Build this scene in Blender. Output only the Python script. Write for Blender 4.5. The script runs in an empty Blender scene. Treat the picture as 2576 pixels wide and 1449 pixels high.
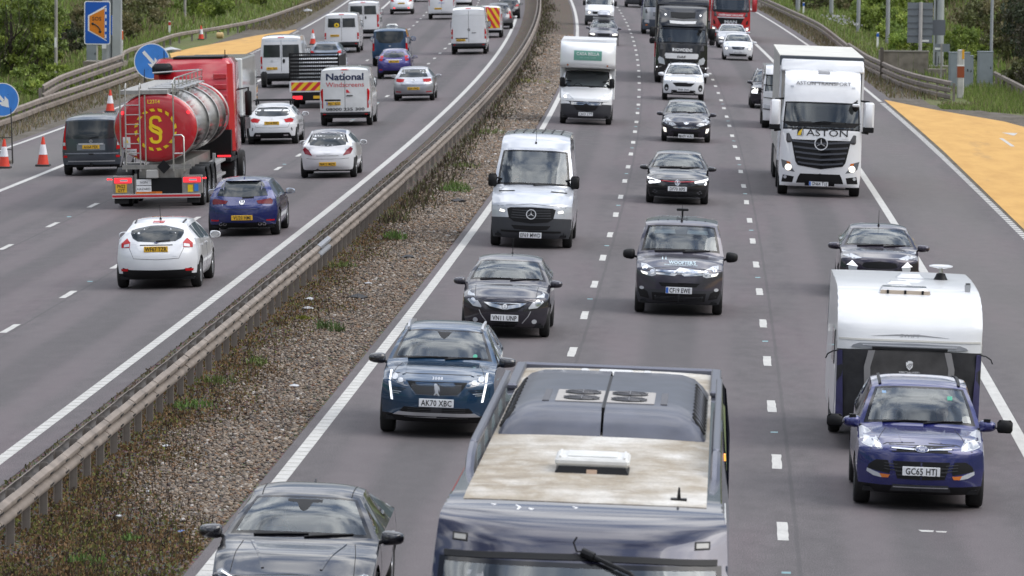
import bpy, bmesh, math, random
import numpy as np
from mathutils import Vector, Matrix
from mathutils.bvhtree import BVHTree
S = bpy.context.scene
COL = S.collection
R = math.radians
rnd = random.Random(7)

# ------------------------------------------------------------------ camera
CAM_H = 8.2934
YAW, PITCH, ROLL, FPX = -0.0453582, 0.0738503, 0.010853, 12894.9 / 2576
cd = bpy.data.cameras.new('camera'); cam = bpy.data.objects.new('camera', cd); COL.objects.link(cam); S.camera = cam
cy, sy, cp, sp = math.cos(YAW), math.sin(YAW), math.cos(PITCH), math.sin(PITCH)
fwd = Vector((sy*cp, cy*cp, -sp)); rgt = Vector((cy, -sy, 0)); up = rgt.cross(fwd)
r2 = rgt*math.cos(ROLL)+up*math.sin(ROLL); u2 = up*math.cos(ROLL)-rgt*math.sin(ROLL)
cam.matrix_world = Matrix(((r2.x, u2.x, -fwd.x, 0), (r2.y, u2.y, -fwd.y, 0), (r2.z, u2.z, -fwd.z, CAM_H), (0, 0, 0, 1)))
cd.sensor_width = 36; cd.lens = FPX*36; cd.clip_start = 1; cd.clip_end = 4000
cd.dof.use_dof = True; cd.dof.focus_distance = 100; cd.dof.aperture_fstop = 6.3

# ------------------------------------------------------------------ sky, sun, exposure
SUN_EL, SUN_AZ = R(44), R(98)          # high sun behind thin broken cloud, off to the right
W = bpy.data.worlds.new('World'); S.world = W; W.use_nodes = True
nt = W.node_tree; nt.nodes.clear()
def N(t, **k):
    n = nt.nodes.new(t)
    for a, b in k.items(): setattr(n, a, b)
    return n
out = N('ShaderNodeOutputWorld'); bg = N('ShaderNodeBackground'); bg.inputs[1].default_value = 0.11
sky = N('ShaderNodeTexSky', sky_type='NISHITA', sun_disc=False, sun_elevation=SUN_EL, sun_rotation=SUN_AZ)
tc = N('ShaderNodeTexCoord'); mp = N('ShaderNodeMapping'); mp.inputs['Scale'].default_value = (1, 1, 2.6)
nz = N('ShaderNodeTexNoise'); nz.inputs['Scale'].default_value = 2.3; nz.inputs['Detail'].default_value = 7; nz.inputs['Roughness'].default_value = .55
cr = N('ShaderNodeValToRGB'); cr.color_ramp.elements[0].position = .42; cr.color_ramp.elements[1].position = .52
nz2 = N('ShaderNodeTexNoise'); nz2.inputs['Scale'].default_value = 4; nz2.inputs['Detail'].default_value = 5
cr2 = N('ShaderNodeValToRGB')
cr2.color_ramp.elements[0].position = .38; cr2.color_ramp.elements[0].color = (3.6, 4.7, 7.0, 1)
cr2.color_ramp.elements[1].position = .62; cr2.color_ramp.elements[1].color = (21, 21, 21, 1)
mx = N('ShaderNodeMix', data_type='RGBA')
sz = N('ShaderNodeSeparateXYZ'); el = N('ShaderNodeMapRange'); el.inputs[1].default_value = 0.0; el.inputs[2].default_value = .8; el.inputs[3].default_value = .16; el.inputs[4].default_value = 1.0
mul = N('ShaderNodeMix', data_type='RGBA', blend_type='MULTIPLY'); mul.inputs['Factor'].default_value = 1
L = nt.links.new
L(tc.outputs['Generated'], mp.inputs['Vector']); L(mp.outputs[0], nz.inputs['Vector']); L(mp.outputs[0], nz2.inputs['Vector'])
L(nz.outputs[0], cr.inputs[0]); L(nz2.outputs[0], cr2.inputs[0])
L(cr.outputs[0], mx.inputs['Factor']); L(sky.outputs[0], mx.inputs['A']); L(cr2.outputs[0], mx.inputs['B'])
L(tc.outputs['Generated'], sz.inputs[0]); L(sz.outputs[2], el.inputs[0]); L(mx.outputs['Result'], mul.inputs['A']); L(el.outputs[0], mul.inputs['B'])   # an overcast sky is about three times brighter overhead than at its foot
L(mul.outputs['Result'], bg.inputs[0]); L(bg.outputs[0], out.inputs[0])
sd = bpy.data.lights.new('sun', 'SUN'); sun = bpy.data.objects.new('sun', sd); COL.objects.link(sun)
sd.energy = 1.5; sd.angle = R(50); sd.color = (1, .96, .9)
# sun_rotation is measured clockwise from +Y, so the sun stands at (sin, cos)
sdir = Vector((math.sin(SUN_AZ)*math.cos(SUN_EL), math.cos(SUN_AZ)*math.cos(SUN_EL), math.sin(SUN_EL)))
sun.rotation_euler = sdir.to_track_quat('Z', 'Y').to_euler(); sun.location = (0, 0, 60)
S.view_settings.view_transform = 'Standard'; S.view_settings.look = 'None'
S.view_settings.exposure = 0.5; S.view_settings.gamma = 1
S.view_settings.use_curve_mapping = False
S.render.engine = 'CYCLES'; S.cycles.max_bounces = 7; S.cycles.transparent_max_bounces = 12; S.cycles.use_denoising = True

# ------------------------------------------------------------------ road geometry: o = metres across, Y = metres along
def Xc(Y):
    t = Y/100; return -.13715*t**2-.110584*t**3+.0106314*t**4-.000348*t**5
def dX(Y):
    t = Y/100; return (-.2743*t-.331752*t**2+.0425256*t**3-.00174*t**4)/100
def Zs(Y):
    t = (Y-60)/100; return -.123406*t**2+.0843*t**3-.0099893*t**4
OM = -9.0
def cross(o):
    q = o-OM; return -.0247196*q if q > 0 else .02760*q
def bank(o, Y):
    z = 0
    if o < -33.5: z = .16*(-33.5-o)-.0006*(o+33.5)**2 if o > -120 else .16*86.5-.0006*86.5**2
    if o > 16.5: z = .22*(o-16.5)-.0009*(o-16.5)**2 if o < 110 else .22*93.5-.0009*93.5**2
    return z
def zg(Y, o): return Zs(Y)+cross(max(-36, min(18, o)))+bank(o, Y)
def P(Y, o, h=0.0): return Vector((Xc(Y)+o, Y, zg(Y, o)+h))

# ------------------------------------------------------------------ helpers
def tag(o, label=None, cat=None, group=None, kind=None):
    if label: o['label'] = label
    if cat: o['category'] = cat
    if group: o['group'] = group
    if kind: o['kind'] = kind
    return o
def link(name, me, parent=None):
    o = bpy.data.objects.new(name, me); COL.objects.link(o)
    if parent: o.parent = parent
    return o
def empty(name, M=None, label=None, cat=None, group=None):
    o = link(name, None); o.empty_display_size = .3
    if M is not None: o.matrix_world = M
    return tag(o, label, cat, group)
class MB:
    """collects faces, then links them as one mesh object"""
    def __init__(s): s.v = []; s.f = []; s.m = []; s.M = None
    def add(s, vs, fs, m=0):
        b = len(s.v)
        s.v += [tuple(v) for v in vs]; s.f += [tuple(i+b for i in f) for f in fs]; s.m += [m]*len(fs); return s
    def box(s, x0, x1, y0, y1, z0, z1, m=0, tx=0, ty=0, b=0):
        """tx, ty shrink the top; b chamfers the vertical and top edges"""
        if b <= 0:
            v = [(x0, y0, z0), (x1, y0, z0), (x1, y1, z0), (x0, y1, z0), (x0+tx, y0+ty, z1), (x1-tx, y0+ty, z1), (x1-tx, y1-ty, z1), (x0+tx, y1-ty, z1)]
            return s.add(v, [(0, 3, 2, 1), (4, 5, 6, 7), (0, 1, 5, 4), (1, 2, 6, 5), (2, 3, 7, 6), (3, 0, 4, 7)], m)
        def ring(z, i, t):
            a0, a1, c0, c1 = x0+i+tx*t, x1-i-tx*t, y0+i+ty*t, y1-i-ty*t
            return [(a0+b, c0, z), (a1-b, c0, z), (a1, c0+b, z), (a1, c1-b, z), (a1-b, c1, z), (a0+b, c1, z), (a0, c1-b, z), (a0, c0+b, z)]
        rs = [ring(z0, b*.6, 0), ring(z0+b, 0, 0), ring(z1-b, 0, 1), ring(z1, b*.8, 1)]
        v = sum(rs, []); f = [tuple(range(7, -1, -1)), tuple(range(24, 32))]
        for k in range(3):
            for i in range(8): j = (i+1) % 8; f.append((k*8+i, k*8+j, k*8+8+j, k*8+8+i))
        return s.add(v, f, m)
    def tube(s, pts, r, n=8, m=0, r1=None, caps=True):
        pts = [Vector(p) for p in pts]; k = len(pts); vs = []
        for i, p in enumerate(pts):
            d = (pts[min(i+1, k-1)]-pts[max(i-1, 0)]).normalized()
            a = d.orthogonal().normalized() if i == 0 else (a-d*a.dot(d)).normalized()
            c = d.cross(a); rr = r if r1 is None else r+(r1-r)*i/(k-1)
            vs += [p+(a*math.cos(2*math.pi*j/n)+c*math.sin(2*math.pi*j/n))*rr for j in range(n)]
        fs = [(i*n+j, i*n+(j+1) % n, (i+1)*n+(j+1) % n, (i+1)*n+j) for i in range(k-1) for j in range(n)]
        if caps: fs += [tuple(range(n-1, -1, -1)), tuple((k-1)*n+j for j in range(n))]
        return s.add(vs, fs, m)
    def lathe(s, prof, n=16, axis='z', c=(0, 0, 0), m=0, mats=None):
        vs = []
        for (r, h) in prof:
            for j in range(n):
                a = 2*math.pi*j/n; p = (r*math.cos(a), r*math.sin(a), h)
                if axis == 'x': p = (p[2], p[0], p[1])
                if axis == 'y': p = (p[0], p[2], p[1])
                vs.append((p[0]+c[0], p[1]+c[1], p[2]+c[2]))
        b = len(s.v); s.v += vs
        for i in range(len(prof)-1):
            for j in range(n):
                s.f.append((b+i*n+j, b+i*n+(j+1) % n, b+(i+1)*n+(j+1) % n, b+(i+1)*n+j)); s.m.append(mats[i] if mats else m)
        return s
    def ell(s, c, r, n=10, k=7, m=0):
        prof = [(max(1e-4, math.sin(math.pi*i/k)), -math.cos(math.pi*i/k)) for i in range(k+1)]
        t = MB().lathe(prof, n)
        return s.add([(c[0]+v[0]*r[0], c[1]+v[1]*r[1], c[2]+v[2]*r[2]) for v in t.v], t.f, m)
    def poly(s, pts, thick, m=0):
        """extrudes a 3-D polygon along vector thick"""
        n = len(pts); t = Vector(thick); a = [Vector(p) for p in pts]
        return s.add(a+[p+t for p in a], [tuple(range(n)), tuple(range(2*n-1, n-1, -1))]+[((i+1) % n, i, n+i, n+(i+1) % n) for i in range(n)], m)
    def build(s, name, mats, parent=None, smooth=35, recalc=True):
        me = bpy.data.meshes.new(name); me.from_pydata(s.v, [], s.f)
        for k in (mats if isinstance(mats, (list, tuple)) else [mats]): me.materials.append(k)
        if any(s.m): me.polygons.foreach_set('material_index', s.m)
        if recalc:
            bm = bmesh.new(); bm.from_mesh(me); bmesh.ops.recalc_face_normals(bm, faces=bm.faces); bm.to_mesh(me); bm.free()
        if smooth:
            me.polygons.foreach_set('use_smooth', [True]*len(me.polygons)); me.set_sharp_from_angle(angle=R(smooth))
        return link(name, me, parent)
def copy_tree(o, parent=None):
    c = o.copy(); COL.objects.link(c)
    if parent: c.parent = parent
    for ch in list(o.children): copy_tree(ch, c)
    return c

def scatter(name, tv, tf, pos, rot, scl, col=None, mat=None, smooth=False, kind='stuff', parent=None):
    """real geometry: many transformed copies of one small template joined into one mesh; rot (n,3,3), scl (n,3)"""
    tv = np.asarray(tv, float); n = len(pos); nv = len(tv)
    v = np.einsum('nij,nkj->nki', rot, tv[None]*scl[:, None, :])+pos[:, None, :]
    k = len(tf[0]); tf = np.asarray(tf); nf = len(tf)
    f = (tf[None]+(np.arange(n)*nv)[:, None, None]).reshape(-1)
    me = bpy.data.meshes.new(name); me.vertices.add(n*nv); me.vertices.foreach_set('co', v.reshape(-1))
    me.loops.add(len(f)); me.loops.foreach_set('vertex_index', f.astype(np.int32))
    me.polygons.add(n*nf); me.polygons.foreach_set('loop_start', np.arange(0, len(f), k, dtype=np.int32))
    me.polygons.foreach_set('loop_total', np.full(n*nf, k, np.int32))
    if col is not None:
        a = me.attributes.new('tint', 'FLOAT_COLOR', 'POINT')
        c4 = np.ones((n, nv, 4)); c4[:, :, :3] = col[:, None, :]; a.data.foreach_set('color', c4.reshape(-1))
    me.update(calc_edges=True); me.validate()
    if smooth: me.polygons.foreach_set('use_smooth', [True]*len(me.polygons))
    if mat: me.materials.append(mat)
    o = link(name, me, parent)
    if kind: o['kind'] = kind
    return o
npr = np.random.default_rng(11)
def rand_rot(n, tilt=None):
    """random rotation matrices; tilt limits the lean from upright"""
    a = npr.uniform(0, 2*np.pi, n); t = npr.uniform(0, np.pi, n) if tilt is None else np.abs(npr.normal(0, tilt, n)); b = npr.uniform(0, 2*np.pi, n)
    def Rz(x):
        m = np.zeros((n, 3, 3)); m[:, 0, 0] = np.cos(x); m[:, 0, 1] = -np.sin(x); m[:, 1, 0] = np.sin(x); m[:, 1, 1] = np.cos(x); m[:, 2, 2] = 1; return m
    m = np.zeros((n, 3, 3)); m[:, 0, 0] = 1; m[:, 1, 1] = np.cos(t); m[:, 1, 2] = -np.sin(t); m[:, 2, 1] = np.sin(t); m[:, 2, 2] = np.cos(t)
    return Rz(b) @ m @ Rz(a)

# ------------------------------------------------------------------ materials
MATS = {}
def mat(name, col=(.5, .5, .5), rough=.5, metal=0, coat=0, emit=None, es=1, spec=.5, noise=None, alpha=None):
    """noise = (scale, amount, bump): brightness variation and relief in object space"""
    if name in MATS: return MATS[name]
    m = bpy.data.materials.new(name); m.use_nodes = True; t = m.node_tree; b = t.nodes['Principled BSDF']
    b.inputs['Base Color'].default_value = (*col, 1); b.inputs['Roughness'].default_value = rough; b.inputs['Metallic'].default_value = metal
    b.inputs['Coat Weight'].default_value = coat; b.inputs['Coat Roughness'].default_value = .04; b.inputs['Specular IOR Level'].default_value = spec
    if emit: b.inputs['Emission Color'].default_value = (*emit, 1); b.inputs['Emission Strength'].default_value = es
    if noise:
        c = t.nodes.new('ShaderNodeTexCoord'); n = t.nodes.new('ShaderNodeTexNoise'); n.inputs['Scale'].default_value = noise[0]; n.inputs['Detail'].default_value = 5
        r = t.nodes.new('ShaderNodeMapRange'); r.inputs[1].default_value = .3; r.inputs[2].default_value = .7; r.inputs[3].default_value = 1-noise[1]; r.inputs[4].default_value = 1+noise[1]
        x = t.nodes.new('ShaderNodeMix'); x.data_type = 'RGBA'; x.blend_type = 'MULTIPLY'; x.inputs['Factor'].default_value = 1
        x.inputs['A'].default_value = (*col, 1)
        t.links.new(c.outputs['Object'], n.inputs['Vector']); t.links.new(n.outputs[0], r.inputs[0]); t.links.new(r.outputs[0], x.inputs['B']); t.links.new(x.outputs['Result'], b.inputs['Base Color'])
        if len(noise) > 2 and noise[2]:
            u = t.nodes.new('ShaderNodeBump'); u.inputs['Strength'].default_value = noise[2]; u.inputs['Distance'].default_value = .02
            t.links.new(n.outputs[0], u.inputs['Height']); t.links.new(u.outputs[0], b.inputs['Normal'])
    MATS[name] = m; return m
def paint(name, col, metal=0.0, rough=.32, dirt=.12):
    """car paint: coloured base, clear coat, road film that thickens in patches"""
    if name in MATS: return MATS[name]
    m = mat(name, col, rough, metal, 1.0); t = m.node_tree; b = t.nodes['Principled BSDF']
    c = t.nodes.new('ShaderNodeTexCoord'); n = t.nodes.new('ShaderNodeTexNoise'); n.inputs['Scale'].default_value = 2.5; n.inputs['Detail'].default_value = 8; n.inputs['Roughness'].default_value = .65
    r = t.nodes.new('ShaderNodeMapRange'); r.inputs[1].default_value = .42; r.inputs[2].default_value = .8; r.inputs[4].default_value = dirt*2
    x = t.nodes.new('ShaderNodeMix'); x.data_type = 'RGBA'; x.inputs['A'].default_value = (*col, 1); x.inputs['B'].default_value = (.16, .14, .12, 1) if max(col) > .1 else (.05, .045, .042, 1)
    t.links.new(c.outputs['Object'], n.inputs['Vector']); t.links.new(n.outputs[0], r.inputs[0]); t.links.new(r.outputs[0], x.inputs['Factor']); t.links.new(x.outputs['Result'], b.inputs['Base Color'])
    r2_ = t.nodes.new('ShaderNodeMapRange'); r2_.inputs[1].default_value = .35; r2_.inputs[2].default_value = .8; r2_.inputs[3].default_value = .02; r2_.inputs[4].default_value = .10
    t.links.new(n.outputs[0], r2_.inputs[0]); t.links.new(r2_.outputs[0], b.inputs['Coat Roughness'])
    return m
def glass(name, tint=(.55, .62, .62), refl=.07, dark=0.0):
    """a single pane: tinted transparency plus a Fresnel mirror of the sky, with a faint dust film"""
    if name in MATS: return MATS[name]
    m = bpy.data.materials.new(name); m.use_nodes = True; t = m.node_tree; t.nodes.clear()
    o = t.nodes.new('ShaderNodeOutputMaterial'); tr = t.nodes.new('ShaderNodeBsdfTransparent'); tr.inputs[0].default_value = (*tint, 1)
    g = t.nodes.new('ShaderNodeBsdfGlossy'); g.inputs['Roughness'].default_value = .03; g.inputs[0].default_value = (.92, .97, 1, 1)
    d = t.nodes.new('ShaderNodeBsdfDiffuse'); d.inputs[0].default_value = (.35, .38, .4, 1)
    lw = t.nodes.new('ShaderNodeFresnel'); lw.inputs['IOR'].default_value = 1.85
    m1 = t.nodes.new('ShaderNodeMixShader'); m1.inputs[0].default_value = refl
    m2 = t.nodes.new('ShaderNodeMixShader')
    t.links.new(tr.outputs[0], m1.inputs[1]); t.links.new(d.outputs[0], m1.inputs[2]); t.links.new(lw.outputs[0], m2.inputs[0])
    t.links.new(m1.outputs[0], m2.inputs[1]); t.links.new(g.outputs[0], m2.inputs[2]); t.links.new(m2.outputs[0], o.inputs[0])
    MATS[name] = m; return m
def tinted(name, rough=.8, coltrans=0, spec=.3):
    """colour from the per-piece tint attribute"""
    if name in MATS: return MATS[name]
    m = mat(name, rough=rough, spec=spec); t = m.node_tree; a = t.nodes.new('ShaderNodeAttribute'); a.attribute_name = 'tint'
    b = t.nodes['Principled BSDF']; t.links.new(a.outputs['Color'], b.inputs['Base Color'])
    if coltrans:
        tl = t.nodes.new('ShaderNodeBsdfTranslucent'); mxx = t.nodes.new('ShaderNodeMixShader'); mxx.inputs[0].default_value = coltrans
        t.links.new(a.outputs['Color'], tl.inputs[0]); t.links.new(b.outputs[0], mxx.inputs[1]); t.links.new(tl.outputs[0], mxx.inputs[2])
        t.links.new(mxx.outputs[0], t.nodes['Material Output'].inputs[0])
    return m
BLACK = mat('black_plastic', (.009, .009, .010), .5, spec=.25)
TRIM = mat('grey_trim', (.035, .037, .042), .6, noise=(6, .2))
RUBBER = mat('rubber', (.012, .012, .012), .8, noise=(8, .3))
CHROME = mat('chrome', (.75, .76, .78), .12, 1)
SILVER = mat('silver_plastic', (.55, .56, .58), .3, .6)
ALLOY = mat('alloy', (.42, .43, .45), .35, .8)
LENS = mat('clear_lens', (.50, .52, .55), .2, .15, .6)
LENSD = mat('dark_lens', (.16, .17, .19), .12, .3, 1)
LIT = mat('lit_lamp', (.9, .9, .85), .2, emit=(1, .93, .8), es=1.1)
DRL = mat('lit_daytime_lamp', (.9, .9, .9), .2, emit=(.95, .97, 1), es=.85)
RED = mat('red_lens', (.42, .006, .010), .22, spec=.35)
REDLIT = mat('lit_red_lamp', (.7, .01, .02), .2, emit=(1, .03, .04), es=1.2)
AMBER = mat('amber_lens', (.6, .16, .02), .2, 0, 1)
PLW = mat('plate_white', (.72, .73, .75), .4, noise=(5, .1)); PLY = mat('plate_yellow', (.72, .42, .03), .4, noise=(5, .1))
INK = mat('plate_black', (.012, .012, .012), .5); BLUE = mat('print_blue', (.02, .12, .5), .4); WHT = mat('print_white', (.8, .8, .8), .5)
SEAT = mat('seat_cloth', (.06, .062, .066), .85); DASH = mat('dashboard', (.05, .05, .054), .7)
WS = glass('windscreen_glass', (.78, .84, .84)); SG = glass('side_glass', (.22, .25, .25)); PRIV = mat('privacy_glass', (.012, .014, .016), .04, 0, .5, spec=.8)
RGLASS = mat('rear_glass', (.028, .033, .035), .04, 0, 0, spec=.6)
YEL = mat('yellow_vinyl', (.75, .5, .02), .45); REDV = mat('red_vinyl', (.55, .02, .03), .45)
STEEL = mat('stainless', (.5, .49, .47), .3, .9, noise=(4, .15))
WHITEP = paint('paint_white', (.66, .67, .69), dirt=.05)
# ================================================================== ground, carriageways, markings
def uvmat(name, builder, rough=.85, spec=.35):
    m = mat(name, rough=rough, spec=spec); t = m.node_tree
    uv = t.nodes.new('ShaderNodeUVMap'); builder(t, uv.outputs[0], t.nodes['Principled BSDF']); return m
def nn(t, ty, **k):
    n = t.nodes.new(ty)
    for a, b in k.items():
        if a.startswith('_'): setattr(n, a[1:], b)
        else: n.inputs[a.replace('__', ' ')].default_value = b
    return n
def tex(t, vec, scale, sx=1, sy=1, detail=4, rough=.55, kind='ShaderNodeTexNoise'):
    mp = nn(t, 'ShaderNodeMapping'); mp.inputs['Scale'].default_value = (sx, sy, 1); n = t.nodes.new(kind); n.inputs['Scale'].default_value = scale
    if 'Detail' in n.inputs and kind == 'ShaderNodeTexNoise': n.inputs['Detail'].default_value = detail; n.inputs['Roughness'].default_value = rough
    t.links.new(vec, mp.inputs[0]); t.links.new(mp.outputs[0], n.inputs['Vector']); return n
def ramp(t, src, stops):
    r = t.nodes.new('ShaderNodeValToRGB'); e = r.color_ramp.elements
    while len(e) < len(stops): e.new(.5)
    for q, (p, c) in zip(e, stops): q.position = p; q.color = (*c, 1) if len(c) == 3 else c
    t.links.new(src, r.inputs[0]); return r.outputs[0]
def mixc(t, f, a, b, mode='MIX'):
    x = t.nodes.new('ShaderNodeMix'); x.data_type = 'RGBA'; x.blend_type = mode
    for s, v in (('Factor', f), ('A', a), ('B', b)):
        if hasattr(v, 'is_output'): t.links.new(v, x.inputs[s])
        else: x.inputs[s].default_value = v if s == 'Factor' else (*v, 1)
    return x.outputs['Result']
def g(v): return (v, v, v)
LANES = None
def asphalt(t, uv, b):
    big = tex(t, uv, .35, 1.6, .16, 5); mid = tex(t, uv, 2.2, 1.2, .5, 6, .7); fine = tex(t, uv, 60, 1, .35, 2, .6)
    base = ramp(t, big.outputs[0], [(.3, (.082, .074, .075)), (.5, (.100, .089, .091)), (.62, (.110, .091, .096)), (.75, (.109, .100, .099))])
    base = mixc(t, 1, base, ramp(t, mid.outputs[0], [(.3, g(.82)), (.7, g(1.16))]), 'MULTIPLY')
    base = mixc(t, 1, base, ramp(t, fine.outputs[0], [(.3, g(.5)), (.5, g(1)), (.72, g(1.6))]), 'MULTIPLY')
    # wheel tracks and lane joints follow o; dark seams lie beside the lane lines
    sx = nn(t, 'ShaderNodeSeparateXYZ'); t.links.new(uv, sx.inputs[0])
    def band(pos, w, val, wob=.0):
        a = nn(t, 'ShaderNodeMath', _operation='SUBTRACT'); a.inputs[1].default_value = pos; t.links.new(sx.outputs[0], a.inputs[0])
        if wob:
            w_ = tex(t, uv, .5, 0, 1, 2); q = nn(t, 'ShaderNodeMath', _operation='MULTIPLY_ADD'); q.inputs[1].default_value = wob; t.links.new(w_.outputs[0], q.inputs[0]); t.links.new(a.outputs[0], q.inputs[2]); a = q
        c = nn(t, 'ShaderNodeMath', _operation='ABSOLUTE'); t.links.new(a.outputs[0], c.inputs[0])
        r = nn(t, 'ShaderNodeMapRange'); r.interpolation_type = 'SMOOTHSTEP'; r.inputs[1].default_value = w; r.inputs[2].default_value = w*.35; r.inputs[4].default_value = val; t.links.new(c.outputs[0], r.inputs[0])
        return r.outputs[0]
    for ctr in (-4.8, -1.2, 2.7, -12.7, -16.2, -20):
        base = mixc(t, band(ctr, .75, .45), base, (.066, .061, .062))      # oil drip band down each lane
        for s in (-.85, .85): base = mixc(t, band(ctr+s, .5, .45), base, (.126, .107, .111))  # polished wheel tracks
    for j in (-2.88, .9, -14.2, -17.86): base = mixc(t, band(j, .045, .5, .06), base, (.055, .052, .053))
    for j in (6.4,): base = mixc(t, band(j, 1.7, .35), base, (.145, .134, .124))
    for j in (-23.8,): base = mixc(t, band(j, 2.0, .4), base, (.15, .142, .132))
    sp = tex(t, uv, 9, 1, .6, 0, kind='ShaderNodeTexVoronoi')
    base = mixc(t, ramp(t, sp.outputs['Distance'], [(.045, g(.55)), (.07, g(0))]), base, (.3, .3, .3))
    t.links.new(base, b.inputs['Base Color'])
    bu = nn(t, 'ShaderNodeBump'); bu.inputs['Strength'].default_value = .35; bu.inputs['Distance'].default_value = .006; t.links.new(fine.outputs[0], bu.inputs['Height']); t.links.new(bu.outputs[0], b.inputs['Normal'])
ASPH = uvmat('asphalt', asphalt, .78)
def linepaint(t, uv, b):
    n = tex(t, uv, 5, 1, .35, 6, .7); f = tex(t, uv, 45, 1, .5, 2)
    c = ramp(t, n.outputs[0], [(.24, (.27, .26, .25)), (.40, (.46, .45, .425)), (.7, (.56, .55, .52))])
    c = mixc(t, 1, c, ramp(t, f.outputs[0], [(.3, g(.8)), (.55, g(1))]), 'MULTIPLY')
    t.links.new(c, b.inputs['Base Color'])
LINE = uvmat('road_paint', linepaint, .6)
def yellowp(t, uv, b):
    n = tex(t, uv, 1.1, 1, .25, 7, .65); k = tex(t, uv, 5, 1, .2, 5, .7); s = tex(t, uv, .25, 3, .35, 4)
    c = ramp(t, n.outputs[0], [(.3, (.46, .255, .068)), (.6, (.55, .32, .093))])
    c = mixc(t, ramp(t, k.outputs[0], [(.6, g(0)), (.8, g(.5))]), c, (.33, .22, .11))
    c = mixc(t, ramp(t, s.outputs[0], [(.58, g(0)), (.70, g(.45))]), c, (.22, .15, .08))
    t.links.new(c, b.inputs['Base Color'])
YELLOW = uvmat('yellow_surfacing', yellowp, .8)
def soil(t, uv, b):
    n = tex(t, uv, 1.5, 1, .5, 7, .7); f = tex(t, uv, 14, 1, .8, 5, .7); v = tex(t, uv, 22, 1, 1, kind='ShaderNodeTexVoronoi')
    c = ramp(t, n.outputs[0], [(.3, (.038, .030, .023)), (.5, (.070, .055, .041)), (.7, (.11, .088, .068))])
    c = mixc(t, .5, c, ramp(t, f.outputs[0], [(.3, (.035, .028, .02)), (.7, (.2, .16, .125))]))
    c = mixc(t, .55, c, mixc(t, 1, v.outputs['Color'], (.24, .19, .15), 'MULTIPLY'))
    t.links.new(c, b.inputs['Base Color'])
    bu = nn(t, 'ShaderNodeBump'); bu.inputs['Strength'].default_value = .9; bu.inputs['Distance'].default_value = .05; t.links.new(v.outputs['Distance'], bu.inputs['Height']); t.links.new(bu.outputs[0], b.inputs['Normal'])
SOIL = uvmat('gravel_soil', soil, .95)
def verge(t, uv, b):
    n = tex(t, uv, .22, 1, .6, 8, .65); f = tex(t, uv, 3.5, 1, .7, 7, .75)
    c = ramp(t, n.outputs[0], [(.3, (.085, .12, .035)), (.45, (.12, .15, .045)), (.58, (.15, .14, .07)), (.72, (.18, .155, .1))])
    c = mixc(t, .5, c, ramp(t, f.outputs[0], [(.3, (.06, .075, .025)), (.6, (.14, .17, .05)), (.8, (.2, .19, .11))]))
    sx = nn(t, 'ShaderNodeSeparateXYZ'); t.links.new(uv, sx.inputs[0])
    far = nn(t, 'ShaderNodeMapRange'); far.inputs[1].default_value = -42; far.inputs[2].default_value = -47; t.links.new(sx.outputs[0], far.inputs[0])
    c = mixc(t, far.outputs[0], c, mixc(t, .35, (.035, .13, .04), ramp(t, f.outputs[0], [(.3, (.03, .1, .03)), (.7, (.05, .16, .05))])))
    t.links.new(c, b.inputs['Base Color'])
    bu = nn(t, 'ShaderNodeBump'); bu.inputs['Strength'].default_value = 1; bu.inputs['Distance'].default_value = .15; t.links.new(f.outputs[0], bu.inputs['Height']); t.links.new(bu.outputs[0], b.inputs['Normal'])
VERGE = uvmat('verge_grass', verge, .95)
def dirtm(t, uv, b):
    n = tex(t, uv, 1.2, 1, .4, 8, .7); f = tex(t, uv, 9, 1, .6, 5, .7)
    c = ramp(t, n.outputs[0], [(.3, (.05, .042, .03)), (.5, (.105, .09, .07)), (.7, (.15, .135, .115))])
    c = mixc(t, 1, c, ramp(t, f.outputs[0], [(.3, g(.6)), (.7, g(1.3))]), 'MULTIPLY'); t.links.new(c, b.inputs['Base Color'])
DIRT = uvmat('roadside_dirt', dirtm, .95)

def sheet(name, rows, m, dz=0.0, kind='structure', parent=None, label=None):
    """rows: list of (Y, [o0, o1, ...]) with equal counts; UV = (o, Y)"""
    k = len(rows[0][1]); v = []; uv = []
    for Y, os_ in rows:
        for o in os_: v.append(P(Y, o, dz)); uv.append((o, Y))
    f = [(i*k+j, i*k+j+1, (i+1)*k+j+1, (i+1)*k+j) for i in range(len(rows)-1) for j in range(k-1)]
    me = bpy.data.meshes.new(name); me.from_pydata(v, [], f); u = me.uv_layers.new(name='UVMap')
    li = np.zeros(len(me.loops), np.int32); me.loops.foreach_get('vertex_index', li); u.data.foreach_set('uv', np.array(uv)[li].reshape(-1))
    me.materials.append(m); o = link(name, me, parent)
    if kind: o['kind'] = kind
    return o
def span(a, b, st): n = max(1, int(math.ceil((b-a)/st))); return [a+(b-a)*i/n for i in range(n+1)]
YS = span(15, 700, 5)
EL, ER, FR, GR = -11.01, -6.606, 4.745, 8.147
GSH = sheet('ground', [(Y, [-700, -300, -150, -90, -60, -48, -42, -38, -35.5, -33.5, -31, -26.4, -10.2, -9, -7, 8.9, 12, 15, 16.5, 18.5, 21, 25, 32, 42, 60, 90, 140, 300, 700]) for Y in span(10, 720, 6)+[800, 950, 1200, 1600, 2200]], VERGE, -.04)
sheet('carriageway_left', [(Y, [-26.0, -10.5]) for Y in YS], ASPH)
sheet('carriageway_right', [(Y, [-6.86, 8.75]) for Y in YS], ASPH)
sheet('central_reservation', [(Y, [-10.56, -9.9, -9, -8, -6.84]) for Y in YS], SOIL, -.012)
sheet('roadside_strip', [(Y, [-29.6, -28, -25.98]) for Y in YS], DIRT, -.018)
sheet('roadside_strip', [(Y, [8.73, 9.6, 10.4]) for Y in span(236, 700, 5)], DIRT, -.018)
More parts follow.
